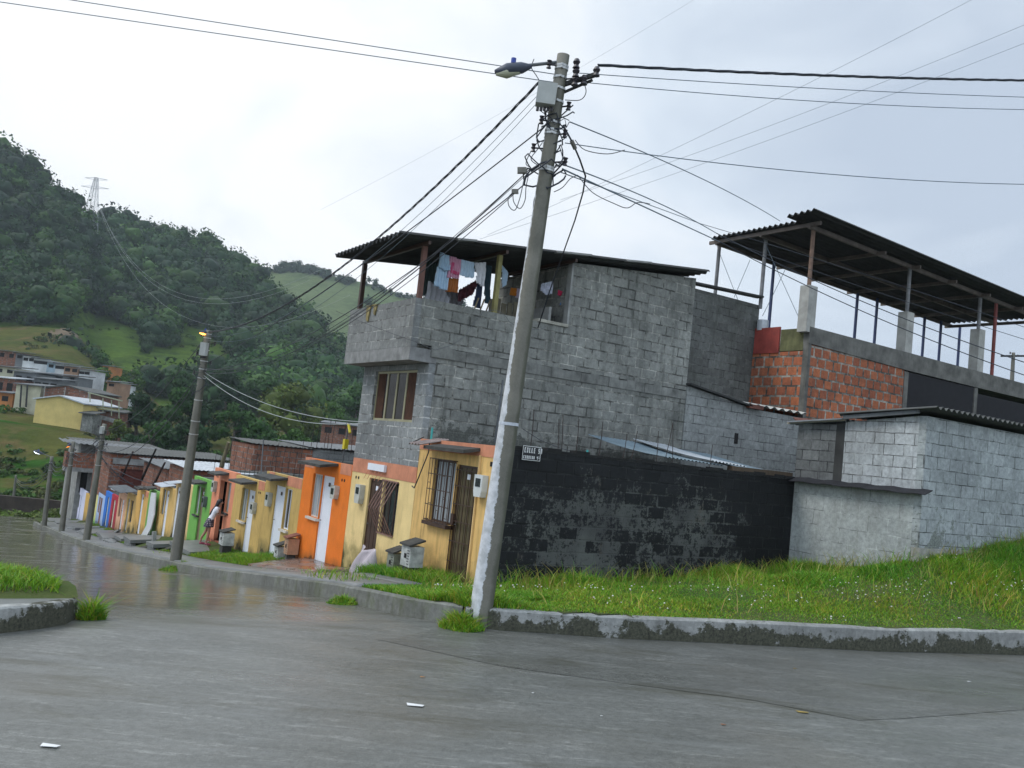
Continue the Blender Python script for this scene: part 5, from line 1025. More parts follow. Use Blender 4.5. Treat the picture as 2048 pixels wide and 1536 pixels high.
for (px, y0_, y1_) in ((180, 787, 812), (206, 796, 826), (223, 800, 832), (238, 803, 838)): a.obox(q(px, y1_), q(px, y0_), .12, .12)
a.obox(q(176, 785), q(245, 802), .14, .14); a.obox(q(176, 812), q(238, 822), .3, .16); a.build('terrace_railing', mat_plain('pale_green_steel', (.3, .31, .2), .6, .2), t)
a = MB(); a.obox(q(194, 832), q(232, 843), .1, .5); a.build('ribbon_window', M_conc_l, t)
far_house('little grey block lean-to against the warehouse corner', 172, 857, 828, 107, 22, M_greyblk, M_tin_m, 3, .1, 0, name='distant_shed', group=None)

# ================================================================ TOWN ON THE LEFT HILLSIDE
FW = lambda n, c: mat_plain(n, c, .85, .35, .6, 0, .1)
cream, whit, gry, bl, ochre, grn = FW('cream_far_render', (.52, .5, .36)), FW('white_far_render', (.6, .62, .62)), FW('grey_far_block', (.17, .18, .185)), FW('bluish_far_render', (.35, .45, .52)), FW('buff_far_render', (.36, .22, .14)), FW('orange_far_render', (.5, .2, .06))
TOWN = [('red brick house at the upper left end of the stepped row', 12, 722, 702, 165, 40, M_brick2, M_tin, 2),
 ('white house third from the top left of the stepped row', 56, 728, 712, 160, 24, whit, M_tin_d, 2), ('grey house beside the topmost brick house', 38, 722, 707, 161, 16, gry, M_tin_d, 1),
 ('spotted white house in the middle of the stepped row', 80, 734, 718, 158, 28, whit, M_tin_d, 3), ('bluish white house in the stepped row', 101, 741, 725, 156, 18, bl, M_tin, 1),
 ('bright white house with a grey awning in the stepped row', 119, 744, 728, 155, 20, whit, M_tin, 2), ('small buff brick house with two dark windows in the stepped row', 141, 750, 733, 153, 30, ochre, M_tin, 2),
 ('last small white house at the right end of the stepped row', 168, 754, 740, 152, 22, whit, M_tin, 2),
 ('long grey roofed house below the stepped row', 95, 766, 748, 138, 60, gry, M_tin, 4), ('dark roofed house right of centre below the stepped row', 134, 766, 752, 140, 34, gry, M_tin_m, 2),
 ('grey block house behind the cream wall', 45, 778, 744, 132, 46, gry, M_tin, 2), ('cream balcony house at the left edge of the town', 8, 752, 734, 134, 44, cream, M_tin_m, 2),
 ('brick and grey house at the left edge below the cream balcony', 6, 795, 756, 126, 42, M_brick2, M_tin_l, 2), ('cream warehouse with two vertical pipes', 52, 812, 770, 118, 52, cream, M_tin, 0),
 ('orange fronted shop at the left edge of the lower town', 8, 812, 786, 119, 32, grn, M_tin, 1), ('grey concrete house with a veranda behind the brick storey', 88, 790, 758, 128, 50, gry, M_tin, 3),
 ('small pale house peeping out of the trees above the brick annexe', 232, 782, 768, 165, 24, whit, M_tin, 1), ('tiny orange hut high up beside the trees', 212, 742, 732, 185, 16, grn, M_tin, 1),
 ('pinkish house among the trees right of the annexe', 222, 778, 764, 150, 18, ochre, M_tin, 1)]
for i, (lab, px, yb, yt, d, wp, wall, roof, wn) in enumerate(TOWN): far_house(lab, px, yb, yt, d, wp, wall, roof, 5, -.08, wn)
a = MB()
for px in (40, 52): a.tube([at(px, 814, 117.6), at(px + 3, 770, 117.6)], .12, 5)
tag(a.build('drain_pipe', M_tin_d), 'pair of dark vertical pipes on the cream warehouse wall', 'pipes')
# landslip scar and path are bare earth sheets following the hillside
def decal(name, pts, hill, mat, lift=.3):
    mb = MB(); P = []
    for px, py in pts:
        T = np.linspace(0, 1, 60); best = min(T, key=lambda t: abs(proj(hill.pt(px, t))[1] - py)); p = hill.pt(px, best); P.append(p + np.array([0, 0, lift]))
    xs_ = [q[0] for q in pts]; st_ = 5
    tt = np.linspace(0, 1, 400)
    def hp(px, py):
        k = np.linspace(0, 1, 60); b_ = min(k, key=lambda t: abs(proj(hill.pt(px, t))[1] - py)); return hill.pt(px, b_) + np.array([0, 0, lift])
    ys_ = [q[1] for q in pts]; cache = {}
    def hc(i, j):
        if (i, j) not in cache: cache[(i, j)] = hp(i, j)
        return cache[(i, j)]
    for i in range(int(min(xs_)), int(max(xs_)), st_):
        for j in range(int(min(ys_)), int(max(ys_)), st_):
            if inpoly(i + 2.5 + 2 * math.sin(j), j + 2.5 + 2 * math.sin(i * .7), pts): mb.face([hc(i, j), hc(i + st_, j), hc(i + st_, j + st_), hc(i, j + st_)])
    return tag(mb.build(name, mat), kind='structure')
M_scar = mat_plain('bare_brown_earth', (.14, .1, .055), .95, .6, .25, 0, .3)
decal('ground', [(95, 668), (130, 657), (160, 664), (180, 676), (188, 690), (170, 684), (150, 680), (120, 680)], H2, M_scar)
decal('ground', [(255, 745), (272, 748), (298, 765), (290, 766), (268, 758)], H3, M_scar, .5)
# retaining wall and bushes at the end of the street
t = tag(MB().obox(at(-160, 990, 69), at(124, 1017, 70), .5, 1.2).build('retaining_wall', mat_plain('dark_brown_stone', (.06, .045, .035), .95, .5, 1.5, 0, .4)), 'dark brown retaining wall across the far end of the street', 'wall')
xs = []; gg = np.random.default_rng(9); C = []; Rr = []; cl = []
for i in range(150):
    px = gg.uniform(-260, 125); py = gg.uniform(1028, 1047); d = 66 - (py - 1020) * .35; P = at(px, py, d); r = gg.uniform(.35, .8); C.append(P); Rr.append(r); cl.append(np.array([.075, .11, .02]) * gg.uniform(.6, 1.3))
tag(foliage('undergrowth', crowns(np.array(C), np.array(Rr), np.array(cl), 60, .28, .7, seed=12), M_leaf), 'low green and yellow undergrowth below the brown retaining wall', 'undergrowth', kind='stuff')

# ================================================================ UTILITY POLES, LAMPS AND CABLES
def mat_pole():
    m, nt, b = newmat('pole_concrete'); p = posn(nt); c = mix(nt, ramp(nt, noise(nt, p, 2.5, 6), .3, .7), (.13, .125, .1), (.2, .19, .155))
    c = mix(nt, .4, c, mix(nt, 1, c, mix(nt, noise(nt, p, 40, 4), (.5,) * 3, (1.4,) * 3), 'MULTIPLY'))
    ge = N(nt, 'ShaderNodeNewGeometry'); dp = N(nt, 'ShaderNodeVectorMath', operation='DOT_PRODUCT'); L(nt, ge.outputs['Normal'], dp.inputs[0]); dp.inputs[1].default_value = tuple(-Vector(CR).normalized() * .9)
    z = N(nt, 'ShaderNodeSeparateXYZ'); L(nt, p, z.inputs[0])
    s = math_(nt, 'ADD', dp.outputs['Value'], math_(nt, 'MULTIPLY', math_(nt, 'SUBTRACT', noise(nt, p, 6, 6, .7), .5), .8)); s = math_(nt, 'SUBTRACT', s, maprange(nt, z.outputs[2], 1.4, 4.6, 0, .75))
    at_ = N(nt, 'ShaderNodeAttribute'); at_.attribute_name = 'Col'
    wfac = math_(nt, 'MULTIPLY', ramp(nt, s, .04, .1), at_.outputs['Fac']); c = mix(nt, wfac, c, mix(nt, ramp(nt, noise(nt, p, 9, 5), .35, .6), (.42, .43, .43), (.62, .63, .64)))
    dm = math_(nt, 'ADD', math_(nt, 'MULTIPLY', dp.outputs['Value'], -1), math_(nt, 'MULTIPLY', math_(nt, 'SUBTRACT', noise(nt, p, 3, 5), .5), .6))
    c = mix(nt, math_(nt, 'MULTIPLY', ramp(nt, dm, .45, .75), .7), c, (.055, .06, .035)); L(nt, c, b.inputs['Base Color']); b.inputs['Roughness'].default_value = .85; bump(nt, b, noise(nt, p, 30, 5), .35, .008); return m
M_pole = mat_pole(); M_band = mat_plain('steel_band', (.5, .5, .48), .35, .2, 9, .6, 0); M_ins = mat_plain('dark_insulator', (.03, .025, .03), .3, .2, 9, 0, 0); M_boxg = mat_plain('grey_enclosure', (.42, .43, .4), .5, .2, 5, 0, .1)
class Pole: pass
def pole(label, a, b, vb, r0, r1, bands=(), n=16, white=0, lamp=None, box=None, coils=0, name='utility_pole', seed=1, hard=1):
    """a, b: foot and top on the photo; vb: distance of its foot from the crossing axis"""
    g = random.Random(seed); P = Pole(); A = vb if isinstance(vb, np.ndarray) else onx(*a, vb); D = proj(A)[2]; B = at(*b, D); P.A, P.B, P.D = A, B, D
    P.at = lambda y: A + (B - A) * ((a[1] - y) / (a[1] - b[1])); P.r = lambda y: r0 + (r1 - r0) * ((a[1] - y) / (a[1] - b[1]))
    t = empty(name, A, label, 'utility pole', 'utility poles'); P.t = t
    m_ = MB(); m_.tube([A - [0, 0, .4]] + [A + (B - A) * f for f in np.linspace(0, 1, 14)], [r0 * 1.02] + [r0 + (r1 - r0) * f for f in np.linspace(0, 1, 14)], n, c=(white,) * 3); m_.build('shaft', M_pole, t, True)
    ax = (B - A) / np.linalg.norm(B - A)
    for y in bands:
        c = P.at(y); m_ = MB(); m_.tube([c - ax * .014, c + ax * .014], P.r(y) + .008, 14); m_.tube([c - ax * .014 - CF * (P.r(y) + .01), c + ax * .014 - CF * (P.r(y) + .01)], .02, 5); m_.build('steel_band', M_band, t)
    if box:
        px, py, w_, h_ = box; c = at(px, py, D - P.r(py) - .1); m_ = MB(); s = D / FPX; m_.obox(c - ax * h_ * s / 2, c + ax * h_ * s / 2, w_ * s, .2, up=tuple(CF)); o = m_.build('terminal_box', M_boxg, t)
        m_ = MB()
        for k in range(5): q = c - ax * (h_ * s / 2 + .02) + CR * (k - 2) * w_ * s * .18; m_.tube([q, q - ax * .05], .02, 5)
        m_.build('cable_glands', M_ins, o)
    for k in range(coils):                                          # loose loops of slack cable round the pole
        y0_ = b[1] + (a[1] - b[1]) * g.uniform(.1, .26); c = P.at(y0_); R1 = P.r(y0_) + g.uniform(.03, .2); off = CR * g.uniform(-.12, .14)
        m_ = MB(); Q = []
        for i in range(13): th_ = i / 12 * 2 * math.pi * g.uniform(.8, 1.02); Q.append(c + off + CR * math.cos(th_) * R1 * .9 - CF * math.sin(th_) * R1 * .5 + ax * (math.sin(th_ + k) * g.uniform(.05, .22)))
        m_.tube(Q, g.choice([.006, .009, .012]), 5); m_.build('cable_loop', M_wire_d, t)
    for k in range(hard):                                           # insulator spools and clamps
        y0_ = b[1] + (a[1] - b[1]) * (.02 + .2 * k / max(hard, 1)); c = P.at(y0_); sd = 1 if k % 2 else -1; q = c + CR * sd * (P.r(y0_) + g.uniform(.05, .16)) - CF * .06
        m_ = MB(); m_.tube([c, q], .012, 5); m_.tube([q - ax * .05, q - ax * .02, q + ax * .0, q + ax * .02, q + ax * .05], [.035, .02, .035, .02, .035], 8); m_.build('insulator', M_ins, t)
    if lamp:
        lx, ly, col = lamp[:3]; end = at(lx, ly, D - .15); st = P.at(b[1] + (a[1] - b[1]) * .012); hd = (end - st) / np.linalg.norm(end - st); sc_ = lamp[3] if len(lamp) > 3 else 1.
        m_ = MB(); m_.tube([st, st + (end - st) * .6 + [0, 0, .02], end - hd * .3 * sc_], .022, 6); arm = m_.build('lamp_arm', M_tin, t)
        m_ = MB(); Q = [end - hd * .5 * sc_, end - hd * .35 * sc_, end - hd * .12 * sc_, end + hd * .08 * sc_]; m_.tube(Q, [.03 * sc_, .085 * sc_, .1 * sc_, .03 * sc_], 10); hdn = m_.build('lamp_head', mat_plain('lamp_housing', (.05, .06, .085), .5, .2, 6), t, True)
        m_ = MB(); dn = np.array([0, 0, -.045 * sc_]); m_.tube([q + dn for q in (end - hd * .32 * sc_, end - hd * .1 * sc_, end + hd * .06 * sc_)], [.05 * sc_, .085 * sc_, .02 * sc_], 10); m_.build('lamp_lens', col, hdn, True)
        m_ = MB(); q = end - hd * .2 * sc_ + np.array([0, 0, .09 * sc_]); m_.tube([q, q + [0, 0, .08 * sc_]], .04 * sc_, 8); m_.build('photocell', mat_plain('blue_photocell', (.03, .06, .3), .4, .1), hdn)
    return P
M_lens = mat_plain('milky_lamp_lens', (.4, .4, .28), .25, .1, 5, 0, 0)
def emis(name, col, s):
    m, nt, b = newmat(name); b.inputs['Emission Color'].default_value = (*col, 1); b.inputs['Emission Strength'].default_value = s; b.inputs['Base Color'].default_value = (*col, 1); return m
M_lit_o = emis('lit_sodium_lens', (1, .45, .08), 3.0); M_lit_w = emis('lit_white_lens', (.9, .95, 1), 1.5); M_lit_d = emis('dim_orange_lens', (1, .3, .03), .9)
A0 = at(981, 1226, 11.0); A0 = np.array([6.22, 9.85, .24])
P1 = pole('tall leaning concrete utility pole in the foreground with peeling whitewash on its left side', (978, 1216), (1127, 110), A0, .152, .082, bands=(133, 138, 156, 178, 204, 246, 262, 268, 336, 341), white=1, lamp=(1000, 142, M_lens, .85), box=(1093, 190, 38, 42), coils=11, seed=3, hard=8)
m_ = MB(); c = P1.at(848); m_.tube([c - [0, 0, .02], c + [0, 0, .02]], P1.r(848) + .004, 16); m_.build('painted_ring', mat_plain('white_blue_tag', (.55, .58, .62), .6, .35, 14), P1.t)
# bracket with spool insulators on the right of the pole head
m_ = MB(); a_, b_ = P1.at(172), at(1195, 148, P1.D - .1); m_.obox(a_, b_, .05, .05); m_.obox(P1.at(190), at(1185, 160, P1.D), .03, .03); br_ = m_.build('cross_bracket', M_tin_d, P1.t)
for (px, py) in ((1153, 127), (1152, 145), (1150, 162), (1168, 160), (1193, 143)):
    q = at(px, py, P1.D - .12); m_ = MB(); m_.tube([q - [0, 0, .06], q - [0, 0, .02], q + [0, 0, .02], q + [0, 0, .06]], [.05, .03, .05, .03], 8); m_.build('insulator', M_ins, br_)
M_splice = mat_plain('splice_enclosure', (.2, .19, .16), .7, .3, 9)
P2 = pole('second concrete utility pole standing on the kerb in front of the yellow and green houses', (350, 1128), (417, 660), 5.72, .15, .085, bands=(668, 676, 700, 722, 738, 756, 800, 842, 868), lamp=(402, 664, M_lit_o, .6), box=(408, 698, 12, 26), coils=7, seed=5, hard=5)
P3 = pole('third utility pole with a tangle of cables against the far brick house', (172, 1085), (209, 848), 5.72, .15, .09, bands=(880, 900, 930), box=(204, 860, 6, 14), coils=9, seed=6, hard=4)
P4 = pole('fourth utility pole with a dim orange lamp, right of the pole with the white lamp', (122, 1070), (147, 883), 5.72, .14, .09, bands=(905, 930), lamp=(134, 893, M_lit_d, .6), coils=4, seed=7, hard=3)
P5 = pole('fifth utility pole carrying a white lamp on a long arm', (88, 1052), (104, 913), 5.5, .14, .09, bands=(925, 940), lamp=(70, 902, M_lit_w, .9), coils=2, seed=8, hard=3)
P6 = pole('thin distant pole on the grass slope at the left', (25, 1016), (32, 950), at(25, 1016, 70), .12, .08, seed=9, hard=2)
# bare wooden pole far right beyond the canopy
P7 = pole('blue grey utility pole beyond the brick building at the far right', (2024, 760), (2027, 705), at(2024, 760, 40), .09, .07, hard=2, seed=10)
m_ = MB(); m_.obox(at(2002, 712, 40), at(2052, 712, 40), .08, .08); m_.build('cross_arm', M_tin_d, P7.t)
D1 = P1.D; GC = 'cables from the front pole'
def c1(name, lab, p, q, mid=None, **k): return cable(name, lab, p, q, mid, **k)
c1('power_cable', 'thick twisted cable running down the street from the front pole head to the second pole', at(1078, 165, D1), P2.at(664), (735, 490), r=.0095, twist=.013, group=GC)
c1('cable', 'upper thin wire of the pair leaving the box on the front pole', at(1076, 190, D1), P2.at(672), (850, 416), r=.004, mat=M_wire_m, group=GC)
c1('cable', 'lower thin wire of the pair leaving the box on the front pole', at(1074, 206, D1), P2.at(680), (850, 434), r=.004, mat=M_wire_m, group=GC)
c1('cable', 'single straight cable from the front pole above the balcony roof corner', at(1088, 254, D1), P2.at(730), (830, 455), r=.009, group=GC)
for i, (p, m2, e_) in enumerate((((1060, 338), (860, 520), 735), ((1045, 352), (800, 558), 738), ((1050, 368), (780, 575), 742), ((1035, 382), (860, 530), 744), ((1052, 350), (900, 486), 746))):
    c1('cable', ('first', 'second', 'third', 'fourth', 'fifth')[i] + ' from the top in the bundle of slack cables dropping to the second pole', at(*p, D1 + .02 * i), P2.at(e_), m2, r=(.007, .005, .008, .006, .004)[i], group=GC)
c1('cable', 'upper long wire crossing the sky above the lamp to the top left', at(1120, 150, D1), at(-260, -62, 12), (560, 66), r=.006, mat=M_wire_m, group=GC)
c1('cable', 'lower long wire crossing the sky through the lamp to the top left', at(1118, 166, D1), at(-260, -34, 12), (560, 86), r=.006, mat=M_wire_m, group=GC)
c1('power_cable', 'thick dark twisted cable running right from the pole head out of the picture', at(1196, 130, D1), at(2500, 158, 17), (1620, 153), r=.011, twist=.012, group=GC)
c1('cable', 'upper thin wire running right from the pole head', at(1155, 146, D1), at(2500, 200, 17), (1620, 180), r=.006, mat=M_wire_m, group=GC)
c1('cable', 'lower thin wire running right from the pole head', at(1150, 163, D1), at(2500, 210, 17), (1620, 200), r=.006, mat=M_wire_m, group=GC)
c1('cable', 'sagging cable running right at the height of the middle bands', at(1130, 286, D1), at(2500, 350, 18), (1560, 338), r=.007, mat=M_wire_m, group=GC)
c1('cable', 'cable from the front pole to the left corner of the canopy roof', at(1140, 244, D1), at(1560, 442, 24), (1340, 332), r=.009, mat=M_wire_m, group=GC)
for i, (p, q, m2, r_) in enumerate((((1115, 325), (1432, 466), (1262, 378), .01), ((1125, 338), (1440, 484), (1290, 416), .012), ((1120, 344), (1400, 447), (1275, 405), .008))):
    c1('cable', ('upper', 'lower', 'middle')[i] + ' cable of the group going from the front pole under the canopy', at(*p, D1), at(*q, 21), m2, r=r_, mat=M_wire_m, group=GC)
for i, (p, q, m2, r_) in enumerate((((1432, 466), (2300, 800), (1800, 632), .016), ((1440, 484), (2300, 830), (1800, 655), .016), ((1445, 478), (2300, 755), (1800, 600), .01), ((1400, 447), (2300, 742), (1850, 590), .01))):
    c1('cable', ('lowest but one', 'lowest', 'upper thin', 'uppermost thin')[i] + ' cable continuing across the posts of the canopy', at(*p, 21), at(*q, 19), m2, r=r_ * .7, mat=M_wire_d, group='cables crossing the canopy')
m_ = MB(); Q = [at(x, y, D1 + d) for x, y, d in ((1126, 250, 0), (1145, 285, 0), (1160, 320, .2), (1171, 352, .5), (1166, 385, 1), (1150, 440, 2), (1125, 510, 3.6), (1100, 580, 4.6), (1076, 655, 5.2))]; m_.tube(Q, .012, 6); tag(m_.build('cable', M_wire_d, None, True), 'black drop cable curving from the front pole down to the laundry terrace', 'cable', GC)
m_ = MB(); m_.tube([Q[1] + (Q[0] - Q[1]) * .1, Q[1] + (Q[2] - Q[1]) * .35], .03, 6); tag(m_.build('splice_box', M_splice), 'small black cable joint on the drop cable right of the front pole', 'cable joint', 'joints hanging on the cables')
for (x, y, s_, lab) in ((1044, 341, .06, 'square grey cable joint hanging left of the front pole'), (1030, 383, .045, 'lower grey cable joint hanging left of the front pole')):
    m_ = MB(); q = at(x, y, D1 - .05); m_.obox(q - CR * s_, q + CR * s_, s_ * 1.4, s_ * 1.2, tuple(CU)); tag(m_.build('splice_box', M_splice), lab, 'cable joint', 'joints hanging on the cables')
for k, (pts, lab) in enumerate((([(1055, 345), (1048, 360), (1040, 395), (1030, 420), (1018, 412), (1017, 395), (1026, 385)], 'outer drooping loop of slack wire left of the front pole'), ([(1057, 350), (1052, 375), (1050, 400), (1040, 417), (1028, 405), (1026, 390)], 'inner drooping loop of slack wire left of the front pole'), ([(1075, 330), (1062, 318), (1074, 300), (1085, 285)], 'slack wire bowing out left of the middle bands'), ([(1062, 335), (1052, 325), (1070, 290), (1088, 280)], 'longer slack wire bowing out left of the middle bands'), ([(1108, 384), (1125, 375), (1140, 358), (1152, 352)], 'slack wire rising right of the pole below the bands'), ([(1130, 200), (1160, 200), (1172, 185), (1168, 165)], 'thin looped wire under the bracket insulators'), ([(1118, 290), (1125, 320), (1110, 335), (1094, 330), (1090, 300), (1100, 290)], 'cable loop hugging the pole at the lower bands'), ([(1150, 280), (1170, 300), (1215, 308), (1250, 300)], 'short slack wire joining the right hand cable'), ([(1155, 350), (1185, 385), (1230, 408), (1255, 416), (1275, 405), (1300, 408)], 'wavy slack cable under the group on the right'), ([(1068, 118), (1063, 135), (1072, 150), (1078, 160)], 'curled wire under the lamp arm'), ([(1070, 372), (1078, 380), (1068, 400), (1066, 440)], 'wire hanging beside the pole below the lower bands'))):
    m_ = MB(); C_ = [at(x, y, D1 - .12 + .02 * k) for x, y in pts]
    S = []
    for i in range(len(C_) - 1):                                    # Catmull-Rom through the measured points
        p0, p1, p2, p3 = C_[max(i - 1, 0)], C_[i], C_[i + 1], C_[min(i + 2, len(C_) - 1)]
        for u_ in np.linspace(0, 1, 6)[:-1]: S.append(.5 * ((2 * p1) + (p2 - p0) * u_ + (2 * p0 - 5 * p1 + 4 * p2 - p3) * u_ ** 2 + (3 * p1 - p0 - 3 * p2 + p3) * u_ ** 3))
    S.append(C_[-1]); m_.tube(S, .006, 5); tag(m_.build('slack_wire', M_wire_d, None, True), lab, 'wire', 'slack wires around the front pole')
for i, (a_, b_, lab) in enumerate((((1400, -8), (640, 420), 'faintest high line slanting from the top centre down behind the twisted cable'), ((1965, -12), (975, 470), 'high line slanting from the top right towards the terrace roof'), ((2060, 45), (1120, 400), 'high line entering at the right edge, upper of two'), ((2060, 82), (960, 478), 'high line entering at the right edge, lower of two'))):
    c1('power_line', lab, at(*a_, 60), at(*b_, 70), sag=.4, r=.012 if i else .006, mat=M_wire_m, group='thin high lines crossing the sky')
c1('cable', 'upper cable from the second pole to the grey house window', P2.at(742), onx(735, 844, 7.7), (560, 818), r=.008, mat=M_wire_l, group='cables from the second pole')
c1('cable', 'lower cable from the second pole to the grey house window', P2.at(748), onx(733, 845, 7.7), (560, 832), r=.008, mat=M_wire_l, group='cables from the second pole')
for i, (y0_, y1_, md) in enumerate(((668, 862, (300, 775)), (740, 900, (300, 840)), (748, 906, (300, 860)))):
    c1('cable', ('highest', 'middle', 'lowest')[i] + ' cable between the second and the third pole', P2.at(y0_), P3.at(y1_), None, sag=.6 + .2 * i, r=.012, group='cables from the second pole')
for i in range(3): c1('cable', ('highest', 'middle', 'lowest')[i] + ' cable between the third and the fourth pole', P3.at(862 + 12 * i), P4.at(892 + 10 * i), sag=.5, r=.015, group='cables at the far poles')
for i in range(3): c1('cable', ('highest', 'middle', 'lowest')[i] + ' cable between the fourth and the fifth pole', P4.at(900 + 8 * i), P5.at(922 + 8 * i), sag=.6, r=.015, group='cables at the far poles')
for i in range(3): c1('cable', ('highest', 'middle', 'lowest')[i] + ' cable from the fifth pole to the thin distant pole', P5.at(930 + 9 * i), P6.at(955 + 3 * i), sag=.7, r=.02, group='cables at the far poles')
for i, (e_, lab) in enumerate((((266, 965), 'near'), ((300, 975), 'second'), ((330, 985), 'third'), ((370, 968), 'long'))):
    c1('cable', lab + ' service wire fanning from the third pole to the roofs on its right', P3.at(905 + i * 3), onx(*e_, 8.2), sag=.4, r=.012, group='service wires of the third pole')
c1('cable', 'wire crossing the terrace corner and ledge of the grey house', onx(672, 622, 7.2), onx(838, 686, 7.3), sag=.02, r=.005, group='wires on the grey house')
m_ = MB(); Q = [ony(x, y, 15.02) for x, y in ((838, 686), (870, 700), (905, 690), (930, 672), (952, 640), (968, 622), (990, 620), (1008, 628), (1020, 645), (1040, 655), (1080, 660), (1096, 650))]; m_.tube(Q, .005, 5); tag(m_.build('cable', M_tin, None, True), 'pale loop of cable hung over the terrace parapet of the grey house', 'cable', 'wires on the grey house')
m_ = MB(); Q = [ony(x, y, u_) for x, y, u_ in ((1046, 858, 14.4), (1080, 880, 13.8), (1120, 896, 13.0), (1165, 908, 12.4))]; m_.tube(Q, .006, 5); tag(m_.build('cable', M_wire_d, None, True), 'thin black wire sagging from the grey wall to the black wall top', 'cable', 'wires on the grey house')
t = tag(MB().tube([onx(818, 888, 7.6), onx(848, 874, 7.72)], .012, 5).build('rod', M_rust), 'short iron rod sticking out over the corner house parapet', 'rod')
t = tag(MB().tube([onx(860, 880, 7.7), onx(857, 905, 7.7), onx(833, 965, 7.68), onx(828, 976, 7.66), onx(824, 972, 7.66)], .012, 5).build('hooked_cable', M_wire_d), 'dark cable running down the corner house edge with a hook at its end', 'cable')

# ================================================================ LAUNDRY ON THE TERRACE
def cloth(name, label, cat, outline, y, mat, group='laundry on the terrace', fold=.025, nf=5, parent=None):
    """hanging garment: outline (column,row) measured on the photo in the plane of its clothes line; folded sheet with thickness"""
    P = [ony(px, py, y) for px, py in outline]; X = [p[0] for p in P]; Z = [p[2] for p in P]; x0_, x1_, z0_, z1_ = min(X), max(X), min(Z), max(Z)
    poly = [(p[0], p[2]) for p in P]; nx, nz_ = 22, 22; mb = MB(); idx = {}
    def vid(i, j):
        if (i, j) not in idx:
            x = x0_ + (x1_ - x0_) * i / nx; z = z0_ + (z1_ - z0_) * j / nz_; dep = fold * math.sin(i / nx * nf * 2 * math.pi + .6 * math.sin(j * .4)) * (1.1 - .6 * j / nz_); idx[(i, j)] = len(mb.v); mb.v.append((x, y + dep, z))
        return idx[(i, j)]
    for i in range(nx):
        for j in range(nz_):
            if inpoly(x0_ + (x1_ - x0_) * (i + .5) / nx, z0_ + (z1_ - z0_) * (j + .5) / nz_, poly): mb.f.append((vid(i, j), vid(i + 1, j), vid(i + 1, j + 1), vid(i, j + 1))); mb.c.append(None)
    o = mb.build(name, mat, parent, True); s_ = o.modifiers.new('thickness', 'SOLIDIFY'); s_.thickness = .006
    return tag(o, label, cat, group) if not parent else o
F_ = lambda n, c, v=.15: mat_plain(n, c, .9, v, 12, 0, .15, streak=False)
c1('clothesline', 'front clothesline tied between the two terrace posts', ony(845, 495, 15.6), ony(1003, 520, 15.6), sag=.09, r=.004, mat=M_wire_d, group='clotheslines on the terrace')
c1('clothesline', 'rear clothesline across the terrace', ony(850, 520, 16.8), ony(1140, 560, 16.4), sag=.09, r=.004, mat=M_wire_d, group='clotheslines on the terrace')
cloth('bathrobe', 'long light blue garment hanging first from the left on the line', 'garment', [(880, 504), (900, 513), (899, 543), (894, 581), (880, 577), (868, 570), (876, 530)], 15.62, F_('light_blue_cloth', (.46, .62, .76)))
cloth('shirt', 'light blue short sleeved shirt overlapping the long blue garment', 'garment', [(884, 506), (899, 512), (900, 541), (890, 542), (877, 533)], 15.57, F_('light_blue_cloth', (.46, .62, .76)))
s = cloth('shirt', 'pink blouse with a darker pink trim on the clothesline', 'garment', [(900, 512), (922, 519), (920, 541), (917, 557), (894, 555), (897, 540)], 15.6, F_('pink_cloth', (.68, .34, .45)))
cloth('trim', '', '', [(904, 524), (908, 525), (906, 540), (918, 545), (916, 550), (902, 546), (901, 538)], 15.57, F_('hot_pink_cloth', (.65, .1, .22)), parent=s)
cloth('towel', 'orange brown cloth hanging below the pink blouse', 'towel', [(894, 556), (917, 557), (915, 586), (892, 583)], 15.66, F_('orange_brown_cloth', (.38, .13, .03)))
cloth('shirt', 'pale blue shirt right of the pink blouse', 'garment', [(922, 519), (948, 525), (948, 556), (932, 555), (918, 549)], 15.6, F_('pale_blue_cloth', (.52, .66, .78)))
cloth('shirt', 'white rumpled shirt at the right end of the front line', 'garment', [(950, 526), (971, 525), (970, 545), (968, 572), (961, 572), (950, 560), (953, 548)], 15.6, F_('white_cloth', (.78, .78, .8)), fold=.04, nf=3)
cloth('jeans', 'dark blue trousers hanging below the white shirt', 'trousers', [(956, 562), (966, 565), (960, 617), (946, 612)], 15.75, F_('denim_cloth', (.04, .055, .1)))
cloth('trousers', 'dark teal trousers beside the white shirt', 'trousers', [(971, 530), (983, 532), (979, 612), (970, 605), (968, 575)], 15.75, F_('dark_teal_cloth', (.03, .06, .075)))
cloth('sheet', 'long pale grey sheet hanging at the left of the terrace', 'sheet', [(858, 562), (872, 570), (890, 578), (900, 600), (898, 612), (850, 602)], 16.3, F_('grey_sheet_cloth', (.55, .55, .58)))
cloth('sheet', 'dark curtain by the rusty corner post', 'curtain', [(846, 520), (875, 526), (868, 570), (850, 596), (845, 590)], 16.9, F_('dark_green_cloth', (.05, .075, .07)))
cloth('sheet', 'grey drape low behind the orange cloth', 'sheet', [(890, 580), (930, 588), (922, 618), (884, 608)], 16.9, F_('mid_grey_cloth', (.36, .35, .37)))
cloth('blanket', 'patterned dark red blanket with yellow marks draped between the lines', 'blanket', [(952, 560), (956, 570), (944, 590), (925, 600), (917, 605), (917, 580), (935, 570)], 16.6, F_('dark_red_cloth', (.18, .05, .06), .7))
cloth('towel', 'pale blue towel right of the mustard post', 'towel', [(1004, 530), (1016, 545), (1012, 570), (1004, 575)], 15.7, F_('pale_blue_cloth', (.52, .66, .78)))
cloth('towel', 'orange cloth in the shade left of the front pole', 'towel', [(1022, 575), (1034, 577), (1032, 592), (1020, 590)], 16.2, F_('orange_cloth', (.5, .18, .02)))
